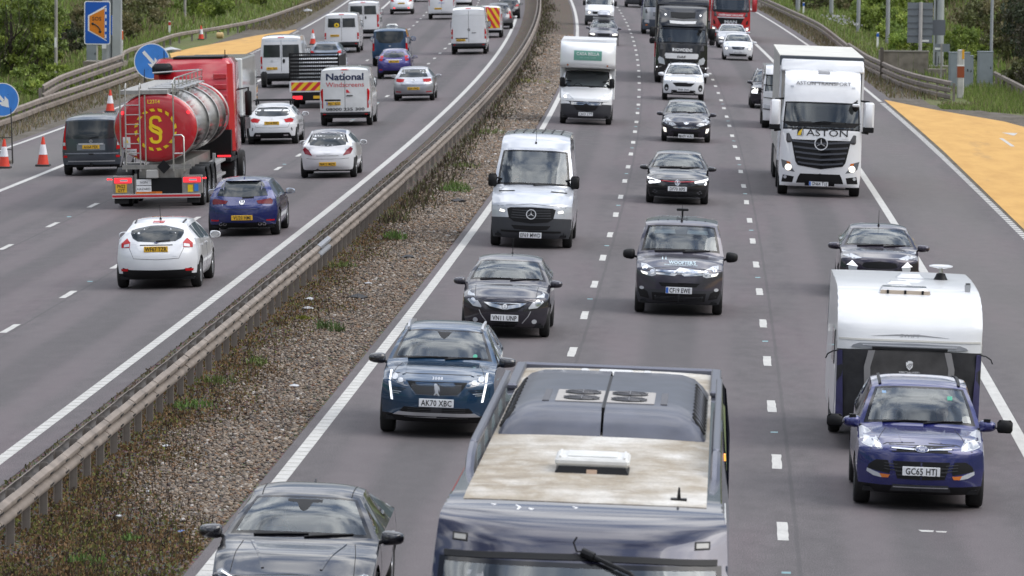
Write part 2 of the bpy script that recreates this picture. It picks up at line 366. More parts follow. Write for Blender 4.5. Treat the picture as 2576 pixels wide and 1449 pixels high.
sheet('refuge_apron', [(237.5, [8.3, 9.2, 10]), (233, [8.3, 10.2, 12]), (225, [8.3, 12, 15]), (215, [8.3, 13, 18.5]), (200, [8.3, 14, 22]), (120, [8.3, 14, 22])], DIRT, .0)
sheet('emergency_refuge_right', [(240.3, [8.42, 8.46]), (235, [8.42, 9.4]), (230.2, [8.42, 10.3]), (222, [8.42, 12.2]), (217.2, [8.42, 13.27]), (208, [8.42, 15.5]), (190, [8.42, 16.5]), (100, [8.42, 16.5])], YELLOW, .012)
sheet('emergency_refuge_left', [(Y, [o0, -25.85]) for Y, o0 in ((288, -28.6), (292.3, -29.7), (302, -30.6), (312, -30.2), (325, -29.0), (338, -27.85), (351, -25.95))], YELLOW, .012)
# painted lines: edge lines are sheets, every lane dash that shows is a piece of its own
def stripe(name, o, w, Y0, Y1, dz=.004, st=4):
    return sheet(name, [(Y, [o-w/2, o+w/2]) for Y in span(Y0, Y1, st)], LINE, dz)
for nm, o, w in (('edge_line', EL, .2), ('edge_line', ER, .2), ('edge_line', FR, .21), ('edge_line', -21.9, .2)):
    stripe(nm, o, w, 20, 690)
stripe('edge_line', -25.62, .17, 20, 288); stripe('edge_line', -25.6, .17, 352, 690)
stripe('edge_line', GR, .17, 238, 690)
RIB = mat('rib_paint', (.50, .49, .46), .7)
def ribs(o, w, Y0, Y1, step, name):                                    # raised ribs across the edge lines, about every half metre
    b = MB(); Y = Y0
    while Y < Y1:
        p = [P(Y, o-w/2, .005), P(Y, o+w/2, .005), P(Y+.06, o+w/2, .005), P(Y+.06, o-w/2, .005)]
        q = [v+Vector((0, 0, .004)) for v in p]
        b.add(p+q, [(4, 5, 6, 7), (0, 1, 5, 4), (1, 2, 6, 5), (2, 3, 7, 6), (3, 0, 4, 7)]); Y += step
    o_ = b.build(name, RIB, smooth=0); o_['kind'] = 'stuff'; return o_
ribs(EL, .2, 60, 150, .55, 'edge_line_ribs'); ribs(ER, .2, 60, 150, .55, 'edge_line_ribs')
DASHV = {}
def dash(Y, o, L_=2.0, w=.15, name='lane_dash'):
    n = 6; rows = []
    for i in range(n+1):
        rows.append((Y-L_/2+L_*i/n, [o-w/2+rnd.uniform(-.008, .008), o+w/2+rnd.uniform(-.012, .006)]))
    return sheet(name, rows, LINE, .004)
for k in range(-5, 58):
    for o, Y0, md in ((.685, 70.46, 9), (-3.042, 97.78, 9), (-14.36, 101.3, 9.2), (-18.03, 127.2, 9.2)):
        Y = Y0+md*k
        if 50 < Y < 560: dash(Y, o, 2.1 if Y < 300 else 2.4)
b = 0
for k in range(130):                                                   # block marking beside the refuge bay
    Y = 236-k*.92
    if Y > 118: sheet('edge_block', [(Y-.31, [GR-.11, GR+.11]), (Y+.31, [GR-.11, GR+.11])], LINE, .004)
for k in range(24):
    Y = 290+k*2.5; sheet('edge_block', [(Y-.6, [-25.6-.1, -25.6+.1]), (Y+.6, [-25.6-.1, -25.6+.1])], LINE, .004)
# worn distance checks: short cross bars scratched in lane and on the hard shoulder
WORN = mat('worn_paint', (.20, .195, .19), .8, noise=(6, .35))
def bars(o, Y0, n, st, w, name='cross_bar'):
    for k in range(n):
        ww = w*(1.9 if k % 6 == 1 else 1)
        sheet(name, [(Y0-k*st-.035, [o-ww/2, o+ww/2]), (Y0-k*st+.035, [o-ww/2, o+ww/2])], WORN, .004)
bars(-4.80, 199.8, 9, 1.9, .55); bars(6.6, 208, 13, 1.9, .6); bars(-14.0+1.2, 283, 16, 4.2, .8); bars(-1.1, 180, 3, 2.1, .6)
sheet('painted_patch', [(71.05, [2.62, 2.78]), (71.25, [2.58, 2.8])], LINE, .004); sheet('painted_patch', [(71.05, [2.83, 2.96]), (71.2, [2.82, 2.98])], LINE, .004)
# arrow on the refuge bay
sheet('refuge_marking', [(196, [11.3, 11.45]), (203, [11.3, 11.45])], LINE, .018); sheet('refuge_marking', [(206, [12.05, 12.1]), (208.4, [11.75, 12.4])], LINE, .018)
STUD = mat('stud_body', (.16, .3, .32), .3, 0, 1)
def studs():
    for o, Y0 in ((.685, 70.46-4.5), (-3.042, 97.78-4.5-36), (-14.36, 78.4), (-18.03, 68)):
        for k in range(0, 14):
            Y = Y0+18*k
            if 58 < Y < 230:
                s = MB().box(-.06, .06, -.05, .05, 0, .018, ty=.025).build('road_stud', STUD); s.location = P(Y, o); tag(s, kind='structure')
studs()

# ------------------------------------------------------------------ central reservation: pebbles, moss, dead stalks, weeds
def ico():
    bm = bmesh.new(); bmesh.ops.create_icosphere(bm, subdivisions=1, radius=1); v = [tuple(x.co) for x in bm.verts]; f = [tuple(q.index for q in p.verts) for p in bm.faces]; bm.free(); return v, f
def pos_on(n, o0, o1, Y0, Y1, h=0, pw=1.0):
    Y = Y0+(Y1-Y0)*npr.random(n)**pw; o = npr.uniform(o0, o1, n); return Y, o
def zs_arr(Y, o): return np.array([zg(a, b) for a, b in zip(Y, o)])
def moss_edge(Y):   # how far the plants reach out from the barrier
    return -8.35+.22*np.sin(Y*.31)+.2*np.sin(Y*.83+1)+np.clip((69.5-Y)*.35, 0, 1.6)+np.clip((80-Y)*.05, 0, .55)
def pts3(Y, o, dz): return np.stack([np.array([Xc(y) for y in Y])+o, Y, zs_arr(Y, o)+dz], 1)
iv, if_ = ico()
def pebbles():
    n = 78000; Y, o = pos_on(n, -8.9, -6.9, 59, 330, pw=2.0); e = moss_edge(Y)
    keep = (o > e-.35+npr.normal(0, .18, n)); Y, o = Y[keep], o[keep]; n = len(Y)
    s = npr.uniform(.014, .031, n)*npr.choice([1, 1, 1, 1.4], n)*(1+1.2*np.clip((Y-105)/120, 0, 1.6))
    pal = np.array([(.19, .14, .10), (.155, .12, .092), (.24, .195, .15), (.115, .097, .082), (.29, .25, .21), (.20, .12, .07), (.08, .07, .064), (.42, .39, .36)])
    col = pal[npr.choice(8, n, p=[.22, .2, .15, .15, .09, .09, .08, .02])]*npr.uniform(.7, 1.15, (n, 1))
    scatter('median_pebbles', iv, if_, pts3(Y, o, .004), rand_rot(n, .5), np.stack([s*npr.uniform(.8, 1.5, n), s*npr.uniform(.8, 1.3, n), s*npr.uniform(.45, .8, n)], 1), col, tinted('pebble', .75), smooth=True)
pebbles()
leaf = [(-.5, 0, 0), (.5, 0, 0), (.35, 0, 1), (-.35, 0, 1)]; leaff = [(0, 1, 2, 3)]
blade = [(-.5, 0, 0), (.5, 0, 0), (.12, .25, 1), (-.12, .25, 1)]
MOSS = tinted('moss', .9, .15)
def moss():
    n = 120000; Y, o = pos_on(n, -9.9, -6.9, 58.5, 150, pw=2.3); e = moss_edge(Y)
    dens = .55+.45*np.sin(Y*.9+o*2.1)*np.sin(Y*.37-o*1.3)
    keep = (o < e+npr.normal(0, .22, n)) & (npr.random(n) < np.clip(.25+.9*dens, 0, 1)); Y, o = Y[keep], o[keep]; n = len(Y)
    a = npr.random(n); pt = .5+.5*np.sin(Y*1.1+o*1.7+1.5*np.sin(o*2.3)+.8*np.sin(Y*2.7-o*3.1))
    near = np.clip((74-Y)/10, 0, 1)
    green = (a < .18+.42*pt*(.35+.65*near))
    col = np.where(green[:, None], np.array([(.15, .155, .045)]), np.array([(.17, .105, .05)]))*npr.uniform(.5, 1.35, (n, 1))
    col[npr.random(n) < .18] = (.05, .038, .028)
    s = npr.uniform(.02, .05, n)
    scatter('median_moss', leaf, leaff, pts3(Y, o, .0), rand_rot(n, 1.25), np.stack([s*.8, s, s], 1), col, MOSS)
    n = 5200; Y, o = pos_on(n, -9.1, -7.0, 59, 170, pw=1.6); e = moss_edge(Y)+.35
    keep = (o < e+npr.normal(0, .2, n)); Y, o = Y[keep], o[keep]; n = len(Y); s = npr.uniform(.07, .26, n)
    col = np.array([(.05, .036, .026)])*npr.uniform(.5, 1.7, (n, 1))
    scatter('dead_stalks', blade, leaff, pts3(Y, o, 0), rand_rot(n, .3), np.stack([np.full(n, .012), s*.5, s], 1), col, MOSS)
    n = 11000; Y, o = pos_on(n, -9.2, -7.6, 135, 430, pw=1.3); keep = o < -8.35+.25*np.sin(Y*.13)+npr.normal(0, .25, n); Y, o = Y[keep], o[keep]; n = len(Y)
    s = npr.uniform(.06, .2, n); col = np.array([(.075, .06, .04)])*npr.uniform(.5, 1.5, (n, 1)); col[npr.random(n) < .25] = (.085, .095, .035)
    scatter('median_moss', blade, leaff, pts3(Y, o, 0), rand_rot(n, .5), np.stack([s*.35, s*.5, s], 1), col, MOSS)
    n = 4500; Y, o = pos_on(n, -10.5, -9.95, 62, 170, pw=1.5)
    s = npr.uniform(.02, .06, n); col = np.array([(.12, .095, .06)])*npr.uniform(.5, 1.5, (n, 1)); col[npr.random(n) < .3] = (.085, .09, .03)
    scatter('median_moss', leaf, leaff, pts3(Y, o, -.005), rand_rot(n, .8), np.stack([s*.6, s, s], 1), col, MOSS)
moss()
WEED = tinted('weed_leaf', .7, .25)
def weed(Y, o, r, h, n, col, label, cat='weed', wid=.03):
    t = empty('weed_plant', Matrix.Translation(P(Y, o)), label, cat, 'weeds growing in the central reservation')
    a = npr.uniform(0, 2*np.pi, n); q = r*npr.random(n)**.7
    pos = np.stack([q*np.cos(a), q*np.sin(a), h*.55*npr.random(n)*(1-q/r*.5)], 1); s = npr.uniform(.5, 1, n)*h*.6
    c = np.array([col])*npr.uniform(.6, 1.4, (n, 1))
    scatter('leaf', blade, leaff, pos, rand_rot(n, .6), np.stack([np.full(n, wid)*npr.uniform(.6, 1.3, n), s, s], 1), c, WEED, parent=t)
    MB().tube([(0, 0, -.02), (0, 0, h*.4)], .008, 5, r1=.004).build('stem', mat('weed_stem', (.06, .07, .02), .8), t)
G1, G2, G3 = (.10, .17, .04), (.12, .155, .045), (.08, .125, .04)
for Y, o, r, h, n, c, l in ((128.5, -8.35, .3, .3, 160, G1, 'bright green bushy weed beside the barrier left of the grey patched rail'), (151, -7.9, .5, .35, 160, G1, 'wide bright green weed clump in the gravel below the white vans'),
        (154, -8.1, .35, .25, 90, G2, 'low green weed tuft beside the wide green clump'), (100.5, -8.0, .25, .32, 70, G3, 'grassy green tuft in gravel beside the dark hatchback'), (100.1, -7.72, .16, .26, 40, G3, 'small grassy tuft right beside a bigger grass tuft'),
        (102.8, -8.6, .22, .12, 90, (.14, .15, .02), 'yellow green moss cushion near the barrier posts'), (92.2, -8.6, .2, .25, 70, G2, 'small leafy weed left of the blue car in dark stalks'), (84, -8.9, .4, .22, 120, G1, 'green weed patch close behind a barrier post'),
        (88.5, -9.0, .4, .2, 110, G2, 'spreading green weed under the barrier rail'), (118, -8.9, .35, .2, 80, G2, 'low weed under the grey patched rail'), (64, -8.2, .3, .16, 70, G1, 'low green rosette in the moss at bottom left'), (66.5, -7.9, .2, .14, 50, G1, 'small green rosette in the brown moss'),
        (165, -8.3, .6, .25, 100, G2, 'yellowish grass clump by the distant barrier'), (190, -8.4, .8, .3, 100, G2, 'green patch of weeds by the far barrier'), (245, -8.2, .9, .35, 90, (.16, .17, .03), 'yellow flowering weeds in the far reservation')):
    weed(Y, o, r, h, n, c, l)
def litter(Y, o, s, col, label, nm='litter_scrap'):
    b = MB(); n = 7
    pts = [(s*(.6+.5*rnd.random())*math.cos(2*math.pi*i/n), s*(.6+.5*rnd.random())*math.sin(2*math.pi*i/n), rnd.uniform(.0, .25*s)) for i in range(n)]
    b.add(pts+[(0, 0, s*.4)]+[(p[0]*.85, p[1]*.85, -.01) for p in pts], [(i, (i+1) % n, n) for i in range(n)]+[((i+1) % n, i, n+1+i, n+1+(i+1) % n) for i in range(n)])
    ob = b.build(nm, mat('litter_%s' % col, dict(white=(.42, .43, .45), black=(.015, .015, .017), blue=(.1, .16, .35), grey=(.3, .3, .31))[col], .6), smooth=0)
    ob.location = P(Y, o, .01); ob.rotation_euler.z = rnd.uniform(0, 6); tag(ob, label, 'litter', 'litter along the motorway')
for a in ((88.6, -7.62, .10, 'white', 'crumpled white plastic scrap on gravel left of the blue car'), (105.5, -8.75, .15, 'grey', 'crumpled grey plastic behind the yellow green moss'), (108, -8.9, .14, 'white', 'small white scrap at the foot of a barrier post'),
          (113.2, -8.0, .10, 'white', 'round white scrap among pebbles above the grass tuft'), (165.5, -6.98, .3, 'black', 'black rubber scrap on gravel left of the white van'), (146, -7.6, .25, 'black', 'black rubber strip on the gravel below the weeds'),
          (122, -7.65, .2, 'black', 'thin black scrap in the middle of the gravel'), (109, -7.95, .25, 'black', 'flat black scrap beside the grass tufts'), (67.6, -7.35, .07, 'blue', 'small blue scrap where gravel meets moss'), (78, -8.7, .1, 'white', 'white scrap in the moss near the third nearest post'),
          (72, -8.3, .06, 'white', 'tiny white scrap on the brown moss'), (69, -8.35, .07, 'white', 'tiny pale scrap beside moss stalks'), (190, -27.2, .35, 'white', 'white plastic bag on the verge below the left barrier'), (206, -28.9, .35, 'white', 'white scrap caught behind the left barrier rail'),
          (306, -30.9, .7, 'white', 'white litter heap by the yellow bay on the left'), (299, -31.1, .5, 'white', 'scattered white litter at the near end of the left bay'), (402, -27.6, .6, 'white', 'white bag on the far left verge')):
    litter(*a)

# ------------------------------------------------------------------ steel barriers
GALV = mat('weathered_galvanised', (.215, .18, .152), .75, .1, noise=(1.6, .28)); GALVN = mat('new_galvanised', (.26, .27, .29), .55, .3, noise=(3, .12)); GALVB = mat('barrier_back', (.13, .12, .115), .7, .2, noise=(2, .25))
POSTM = mat('barrier_post', (.20, .175, .155), .75, .15, noise=(2.2, .35)); HOLE = mat('slot_black', (.015, .015, .015), .8)
# corrugated beam profile (across, height): two humps
BEAM = [(0, .0), (.028, .018), (.072, .045), (.078, .085), (.06, .125), (.012, .150), (.0, .165), (.012, .18), (.06, .205), (.078, .245), (.072, .285), (.028, .312), (0, .33)]
def beam(Yo, side, h0, name, mats, parent, n=2, prof=BEAM, slots=True):
    """one length of rail along the (Y, o) points of Yo; side +1 bulges to the right"""
    b = MB(); k = len(prof)
    for t, (Y, o) in enumerate(Yo):
        for (a, h) in prof: b.v.append(tuple(P(Y, o+side*a, h0+h)))
        for (a, h) in prof: b.v.append(tuple(P(Y, o+side*(a-.008), h0+h)))
    kk = 2*k
    for t in range(len(Yo)-1):
        for j in range(k-1):
            b.f.append((t*kk+j, t*kk+j+1, (t+1)*kk+j+1, (t+1)*kk+j)); b.m.append(0)
            b.f.append((t*kk+k+j, (t+1)*kk+k+j, (t+1)*kk+k+j+1, t*kk+k+j+1)); b.m.append(1)
        for j, q in ((0, k), (k-1, 2*k-1)): b.f.append((t*kk+j, (t+1)*kk+j, (t+1)*kk+q, t*kk+q)); b.m.append(0)
    for t in (0, len(Yo)-1): b.f += [(t*kk+j, t*kk+j+1, t*kk+k+j+1, t*kk+k+j) for j in range(k-1)]; b.m += [0]*(k-1)
    return b.build(name, mats, parent, smooth=50, recalc=False)
def zpost(Y, o, h, parent, name='post', w=.11, m=POSTM, dep=.05):
    b = MB().box(-w/2, w/2, -.004, .004, -.05, h).box(-w/2, -w/2+.008, -dep, 0, -.05, h).box(w/2-.008, w/2, 0, dep, -.05, h)
    ob = b.build(name, m, parent, smooth=0); p = P(Y, o); ob.location = p; ob.rotation_euler.z = -math.atan(dX(Y))+rnd.uniform(-.06, .06); return ob
def bolt(Y, o, h, side, b):
    for (dy, dh) in ((-.14, .245), (-.02, .245), (.12, .245), (-.14, .085), (0, .085), (.12, .085)):
        p = P(Y+dy, o+side*.079, h+dh); b.box(p.x-.006*side-.006, p.x+.006, p.y-.035, p.y+.035, p.z-.012, p.z+.012)
med = empty('median_barrier', Matrix.Identity(4), 'long weathered steel crash barrier along the central reservation', 'crash barrier')
FRO, REO, H0 = -9.29, -9.47, .385
lipo = lambda Y: .02*math.sin(Y*.21)
for side, oo, nm in ((1, FRO, 'rail'), (-1, REO, 'rail')):
    Y = 52.6
    while Y < 560:
        L_ = 1.6 if Y < 108 else 3.2 if Y < 172 else 12.8
        grey = 112 < Y < 116.5 and side > 0
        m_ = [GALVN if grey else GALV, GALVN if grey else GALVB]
        ob = beam([(Y+L_*i/4, oo+.004*(1 if i == 0 else 0)*side) for i in range(5)], side, H0+rnd.uniform(-.008, .008), nm, m_, med)
        if grey: ob['label'] = 'newer grey rail length'
        if Y < 130 and side > 0: b = MB(); bolt(Y, oo, H0, side, b); b.build('rail_bolts', HOLE, ob, smooth=0)['kind'] = 'stuff'
        Y += L_
fp = MB(); Y = 52.9; k = 0
while Y < 480:
    if Y < 150:
        zpost(Y+rnd.uniform(-.1, .1), FRO-.09, .73, med)
    else:
        for oo in (FRO-.09,):
            p = P(Y, oo); fp.box(p.x-.05, p.x+.05, p.y-.03, p.y+.03, p.z-.05, p.z+.68)
    Y += 1.6 if Y < 150 else 3.2
fp.build('far_posts', POSTM, med, smooth=0)['kind'] = 'stuff'
# ================================================================== vehicles
def spline(pts, step=.05, lin=False):
    """non-uniform Hermite through rows of any width; parameter = chord of the first two columns"""
    p = np.array(pts, float); ch = np.hypot(np.diff(p[:, 0]), np.diff(p[:, 1])); ch[ch < 1e-6] = 1e-6
    t = np.concatenate([[0], np.cumsum(ch)]); m = np.zeros_like(p)
    sl = np.diff(p, axis=0)/ch[:, None]
    m[0] = sl[0]; m[-1] = sl[-1]
    for i in range(1, len(p)-1):                      # monotone tangents: no overshoot next to flat runs
        a, b, w0, w1 = sl[i-1], sl[i], 2*ch[i]+ch[i-1], ch[i]+2*ch[i-1]
        with np.errstate(all='ignore'): hm = (w0+w1)/(w0/a+w1/b)
        m[i] = np.where(a*b > 0, hm, 0)
    outp = []
    for i in range(len(p)-1):
        n = max(1, int(math.ceil(ch[i]/step)))
        for k in range(n):
            s = k/n
            if lin: outp.append(p[i]*(1-s)+p[i+1]*s); continue
            h00, h10, h01, h11 = 2*s**3-3*s**2+1, s**3-2*s**2+s, -2*s**3+3*s**2, s**3-s**2
            outp.append(h00*p[i]+h10*ch[i]*m[i]+h01*p[i+1]+h11*ch[i]*m[i+1])
    outp.append(p[-1]); return np.array(outp)
WHEELS = {}
FRIT = mat('ceramic_border', (.010, .010, .012), .12, spec=.35)
def wheel_meshes(r, w, style):
    if (r, w, style) in WHEELS: return WHEELS[(r, w, style)]
    ri = r*.66 if style != 'truck' else r*.56
    tb = MB().lathe([(ri, -w/2+.01), (r-.03, -w/2), (r-.008, -w/2+.02), (r, -w*.3), (r, w*.3), (r-.008, w/2-.02), (r-.03, w/2), (ri, w/2-.01), (ri-.01, w*.1), (ri-.01, -w*.3), (ri, -w/2+.01)], 28, 'x')
    rb = MB().lathe([(ri, w/2-.012), (ri-.025, w/2-.018), (ri-.03, w/2-.06)], 28, 'x')
    n = {'steel': 0, 'van': 6, 'alloy': 5, 'truck': 10}[style]
    if n in (0, 6, 10):
        rb.lathe([(ri-.03, w/2-.06), (ri*.7, w/2-.045), (ri*.45, w/2-.02), (ri*.3, w/2-.015), (.001, w/2-.02)], 28, 'x')
        for j in range(n): a = 2*math.pi*j/n; c = (w/2-.03, ri*.72*math.cos(a), ri*.72*math.sin(a)); rb.ell(c, (.012, ri*.1, ri*.1), 8, 4, 1)
    else:
        rb.lathe([(ri-.03, w/2-.06), (ri*.5, w/2-.09), (.001, w/2-.09)], 24, 'x', m=1)
        for j in range(5):
            for da in (-.16, .16):
                a = 2*math.pi*j/5+da; a2 = 2*math.pi*j/5+da*.6
                ca, sa, cb, sb = math.cos(a), math.sin(a), math.cos(a2), math.sin(a2); q = .03
                rb.poly([(w/2-.05, ri*.96*ca-q*sa, ri*.96*sa+q*ca), (w/2-.05, ri*.96*ca+q*sa, ri*.96*sa-q*ca), (w/2-.05, .06*cb+q*sb, .06*sb-q*cb), (w/2-.05, .06*cb-q*sb, .06*sb+q*cb)], (.035, 0, 0))
        rb.lathe([(.085, w/2-.03), (.07, w/2-.008), (.001, w/2-.006)], 16, 'x')
    to = tb.build('wheel', RUBBER); ro = rb.build('rim', [ALLOY, BLACK])
    ms = (to.data, ro.data); bpy.data.objects.remove(to); bpy.data.objects.remove(ro); WHEELS[(r, w, style)] = ms; return ms
FONTS = {}
def textmesh(s, size=1.0, bold=0.0, xs=1.0, sp=1.0, shear=0.0):
    """flat triangles of the built-in font, centred, height of a capital = size"""
    key = (s, bold, xs, sp, shear)
    if key not in FONTS:
        c = bpy.data.curves.new('lettering', 'FONT'); c.body = s; c.align_x = 'CENTER'; c.offset = bold; c.space_character = sp; c.resolution_u = 2; c.shear = shear
        o = bpy.data.objects.new('lettering', c); COL.objects.link(o); bpy.context.view_layer.update()
        me = o.to_mesh(); v = [(q.co.x/.70*xs, q.co.y/.70) for q in me.vertices]; f = [tuple(p.vertices) for p in me.polygons]
        o.to_mesh_clear(); bpy.data.objects.remove(o); bpy.data.curves.remove(c)
        x0 = (min(a for a, b in v)+max(a for a, b in v))/2 if v else 0
        FONTS[key] = ([(a-x0, b) for a, b in v], f)
    v, f = FONTS[key]
    return [(a*size, b*size) for a, b in v], f
UC = [0, .14, .28, .42, .55, .67, .78, .86, .92, .96, .985, 1.0]
UCOLS = [-u for u in UC[:0:-1]]+UC
class Veh:
    """a vehicle in its own frame: x to its right, y forward (front axle or rear axle at 0, where it was measured), z up"""
    def __init__(s, name, label, cat, Y, o, away=False, group=None, yaw=0.0, sink=0.0):
        s.away = away; t = Vector((dX(Y), 1, (zg(Y+2, o)-zg(Y-2, o))/4)).normalized()
        r = Vector((1, 0, (zg(Y, o+.5)-zg(Y, o-.5)))).normalized(); r = (r-t*r.dot(t)).normalized(); n = r.cross(t)
        if not away: t, r = -t, -r
        p = P(Y, o, .004-sink); M = Matrix(((r.x, t.x, n.x, p.x), (r.y, t.y, n.y, p.y), (r.z, t.z, n.z, p.z), (0, 0, 0, 1)))
        if yaw: M = M @ Matrix.Rotation(yaw, 4, 'Z')
        s.root = empty(name, M, label, cat, group); s.M = M; s.bv = []; s.bf = []; s.bvh = None; s.off = 0; s.cl = None
    def yy(s, d): return s.off-d
    def shell(s, W, segs, axle, L, paint_, belt=None, sb=None, tf=.10, tr=.06, zs=.22, df0=None, dr0=None, wheel=(.32, .21, 'alloy'), glassrows=True, ug=.92, sideglass=(), rglass=True,
              cladz=None, cladr=None, cladm=None, wm=None, arch=True, p=3.0, q=3.5, wsm=None, track=None, body='body', roofm=None, darkroof=False):
        """segs: fascia, hood, wind, roof, rglass, tail as centre-line rows (d, z[, w, s, c]); axle = (front, rear) distances; belt = belt height rows (d, z)"""
        s.off = axle[1] if s.away else axle[0]; s.W, s.L = W, L
        hw = W/2; sb = sb or [(.2, .90), (.34, .965), (.6, 1.0), (.8, .985), (1.0, .955), (1.2, .94)]
        sbz, sbx = zip(*sb); belt = belt or [(0, .9), (L, .98)]; bd, bz = zip(*belt)
        df0 = .42 if df0 is None else df0; dr0 = L-.38 if dr0 is None else L-dr0
        if arch:                                       # the corner columns stay clear of the wheel arches
            df0 = min(df0, axle[0]-wheel[0]-.09)
            if axle[1] < L-.3 and axle[1] > axle[0]+1: dr0 = max(dr0, axle[1]+wheel[0]+.09)
        def tp(d): return 1-tf*max(0, (1.0-d)/1.0)**2-tr*max(0, (d-L+1.0)/1.0)**2
        def bx(z, d): return hw*np.interp(z, sbz, sbx)*tp(d)
        names = [n_ for n_ in ('fascia', 'hood', 'wind', 'roof', 'rglass', 'tail') if n_ in segs]; rows = []; reg = []
        first, last = names[1], names[-2]
        def cval(r_): return r_[4] if len(r_) > 4 else .04
        for nm in names:
            a = np.array([list(r_)+[np.nan]*(5-len(r_)) for r_ in segs[nm]], float)
            wn = [r_ != r_ for r_ in a[:, 2]]
            for i in range(len(a)):
                d, z = a[i, :2]
                if nm == 'fascia': a[i, 3] = df0-d; a[i, 2] = bx(z, df0); a[i, 4] = a[i, 4] if a[i, 4] == a[i, 4] else 0
                elif nm == 'tail': a[i, 3] = -(d-dr0); a[i, 2] = bx(z, dr0); a[i, 4] = a[i, 4] if a[i, 4] == a[i, 4] else 0
                else:
                    if nm == first and i == 0: a[i, 3] = df0-d; a[i, 2] = np.nan
                    if nm == last and i == len(a)-1: a[i, 3] = dr0-d; a[i, 2] = np.nan
                    if a[i, 3] != a[i, 3]: a[i, 3] = 0
                    if a[i, 4] != a[i, 4]: a[i, 4] = .04
                    if a[i, 2] != a[i, 2]: a[i, 2] = bx(z-a[i, 4], d+a[i, 3])
            if nm in ('wind', 'rglass'):
                for i in range(1, len(a)-1):
                    if wn[i]: f_ = (a[i, 1]-a[0, 1])/(a[-1, 1]-a[0, 1]); a[i, 2] = a[0, 2]+(a[-1, 2]-a[0, 2])*f_+.012
            sp_ = spline(a, .06)
            if nm == 'fascia':      # the corner column shares the hood's drop at its top
                c0 = cval(segs[first][0]); f = np.clip((sp_[:, 1]-sp_[0, 1])/(sp_[-1, 1]-sp_[0, 1]), 0, 1); sp_[:, 4] = c0*f**2
                sp_[:, 2] = [bx(z-c, df0) for z, c in zip(sp_[:, 1], sp_[:, 4])]; sp_[:, 3] = df0-sp_[:, 0]
            if nm == 'tail':
                c0 = cval(segs[last][-1]); f = np.clip((sp_[:, 1]-sp_[-1, 1])/(sp_[0, 1]-sp_[-1, 1]), 0, 1); sp_[:, 4] = c0*f**2
                sp_[:, 2] = [bx(z-c, dr0) for z, c in zip(sp_[:, 1], sp_[:, 4])]; sp_[:, 3] = dr0-sp_[:, 0]
            k0 = 1 if rows else 0
            for i in range(k0, len(sp_)): rows.append(sp_[i]); reg.append((nm, i, len(sp_)))
        rows = np.array(rows); nr = len(rows)
        V = []; nc = len(UCOLS)
        for (d, z, w, sw, c) in rows:
            for u in UCOLS:
                a = abs(u); V.append((w*u, s.yy(d+sw*a**p), z-c*a**q))
        parts = {}
        def put(nm, f): parts.setdefault(nm, []).append(f)
        for i in range(nr-1):
            rg, k, n = reg[i+1]
            for j in range(nc-1):
                f = (i*nc+j, i*nc+j+1, (i+1)*nc+j+1, (i+1)*nc+j); ua = max(abs(UCOLS[j]), abs(UCOLS[j+1])); zc = (rows[i][1]+rows[i+1][1])/2
                nm = body
                if rg == 'wind' and ua <= ug+.001 and k > 1 and k < n-1: nm = 'windscreen' if ua < .87 and 2 < k < n-2 or ug > .95 and 2 < k < n-2 and ua < .93 else 'windscreen_border'
                elif rg == 'rglass' and rglass and ua <= .93 and k > 1 and k < n-1: nm = 'rear_window'
                elif rg == 'fascia' and cladz and zc < cladz: nm = 'bumper'
                elif rg == 'tail' and (cladr or 0) and zc < cladr: nm = 'bumper'
                elif rg == 'roof' and roofm and ua < .99: nm = 'roof_panel'
                put(nm, f)
        # sides
        ed = []
        for i in range(nr):
            if reg[i][0] in ('fascia', 'tail') and i not in (0, nr-1): 
                if not (reg[i][0] == 'fascia' and i+1 < nr and reg[i+1][0] != 'fascia'): continue
            d, z, w, sw, c = rows[i]; ed.append((d+sw, z-c, w, reg[i][0]))
        ed = [e for e in ed if not (e[3] in ('fascia', 'tail') and e[1] < .5)] or ed
        # start on the front corner column, end on the rear one
        ed.sort(key=lambda e: e[0]); xs = [e[0] for e in ed]
        ds = sorted(set([round(x, 4) for x in xs]+[round(x, 4) for x in np.arange(max(df0, xs[0]), min(dr0, xs[-1]), .06)]))
        ez = np.interp(ds, xs, [e[1] for e in ed]); ew = np.interp(ds, xs, [e[2] for e in ed])
        rw, ww, st = wheel; Ra = rw+.055
        NB, NT = 9, 6
        base0 = len(V)
        for sg in (-1, 1):
            b0 = len(V)
            for d, z, w in zip(ds, ez, ew):
                zb = zs
                if arch:
                    for da in axle:
                        if abs(d-da) < Ra: zb = max(zb, rw+math.sqrt(Ra*Ra-(d-da)**2))
                be = min(np.interp(d, bd, bz), z-.02); zb = min(zb, be-.01)
                k_ = w/bx(z, d) if z <= np.interp(d, bd, bz)+.03 else 1
                for t in range(NB+1):
                    zz = zb+(be-zb)*t/NB; V.append((sg*bx(zz, d)*k_, s.yy(d), zz))
                xb = bx(be, d)*k_
                for t in range(1, NT+1):
                    f = t/NT; V.append((sg*(xb+(w-xb)*(f-.12*f*(1-f)*-1)), s.yy(d), be+(z-be)*f))
            n1 = NB+NT+1
            for i in range(len(ds)-1):
                dm = (ds[i]+ds[i+1])/2; gl = any(a < dm < b for a, b in sideglass)
                tall = min(ez[i]-np.interp(ds[i], bd, bz), ez[i+1]-np.interp(ds[i+1], bd, bz)) > .1
                for t in range(n1-1):
                    f = (b0+i*n1+t, b0+(i+1)*n1+t, b0+(i+1)*n1+t+1, b0+i*n1+t+1)
                    if sg < 0: f = f[::-1]
                    nm = body
                    if tall and gl and NB <= t < n1-2: nm = 'side_window'
                    elif cladz and t == 0 and cladm and not arch: nm = 'bumper'
                    put(nm, f)
        s.bv = V; s.bf = [f for fs in parts.values() for f in fs]
        s.bvh = BVHTree.FromPolygons([Vector(v) for v in V], s.bf)
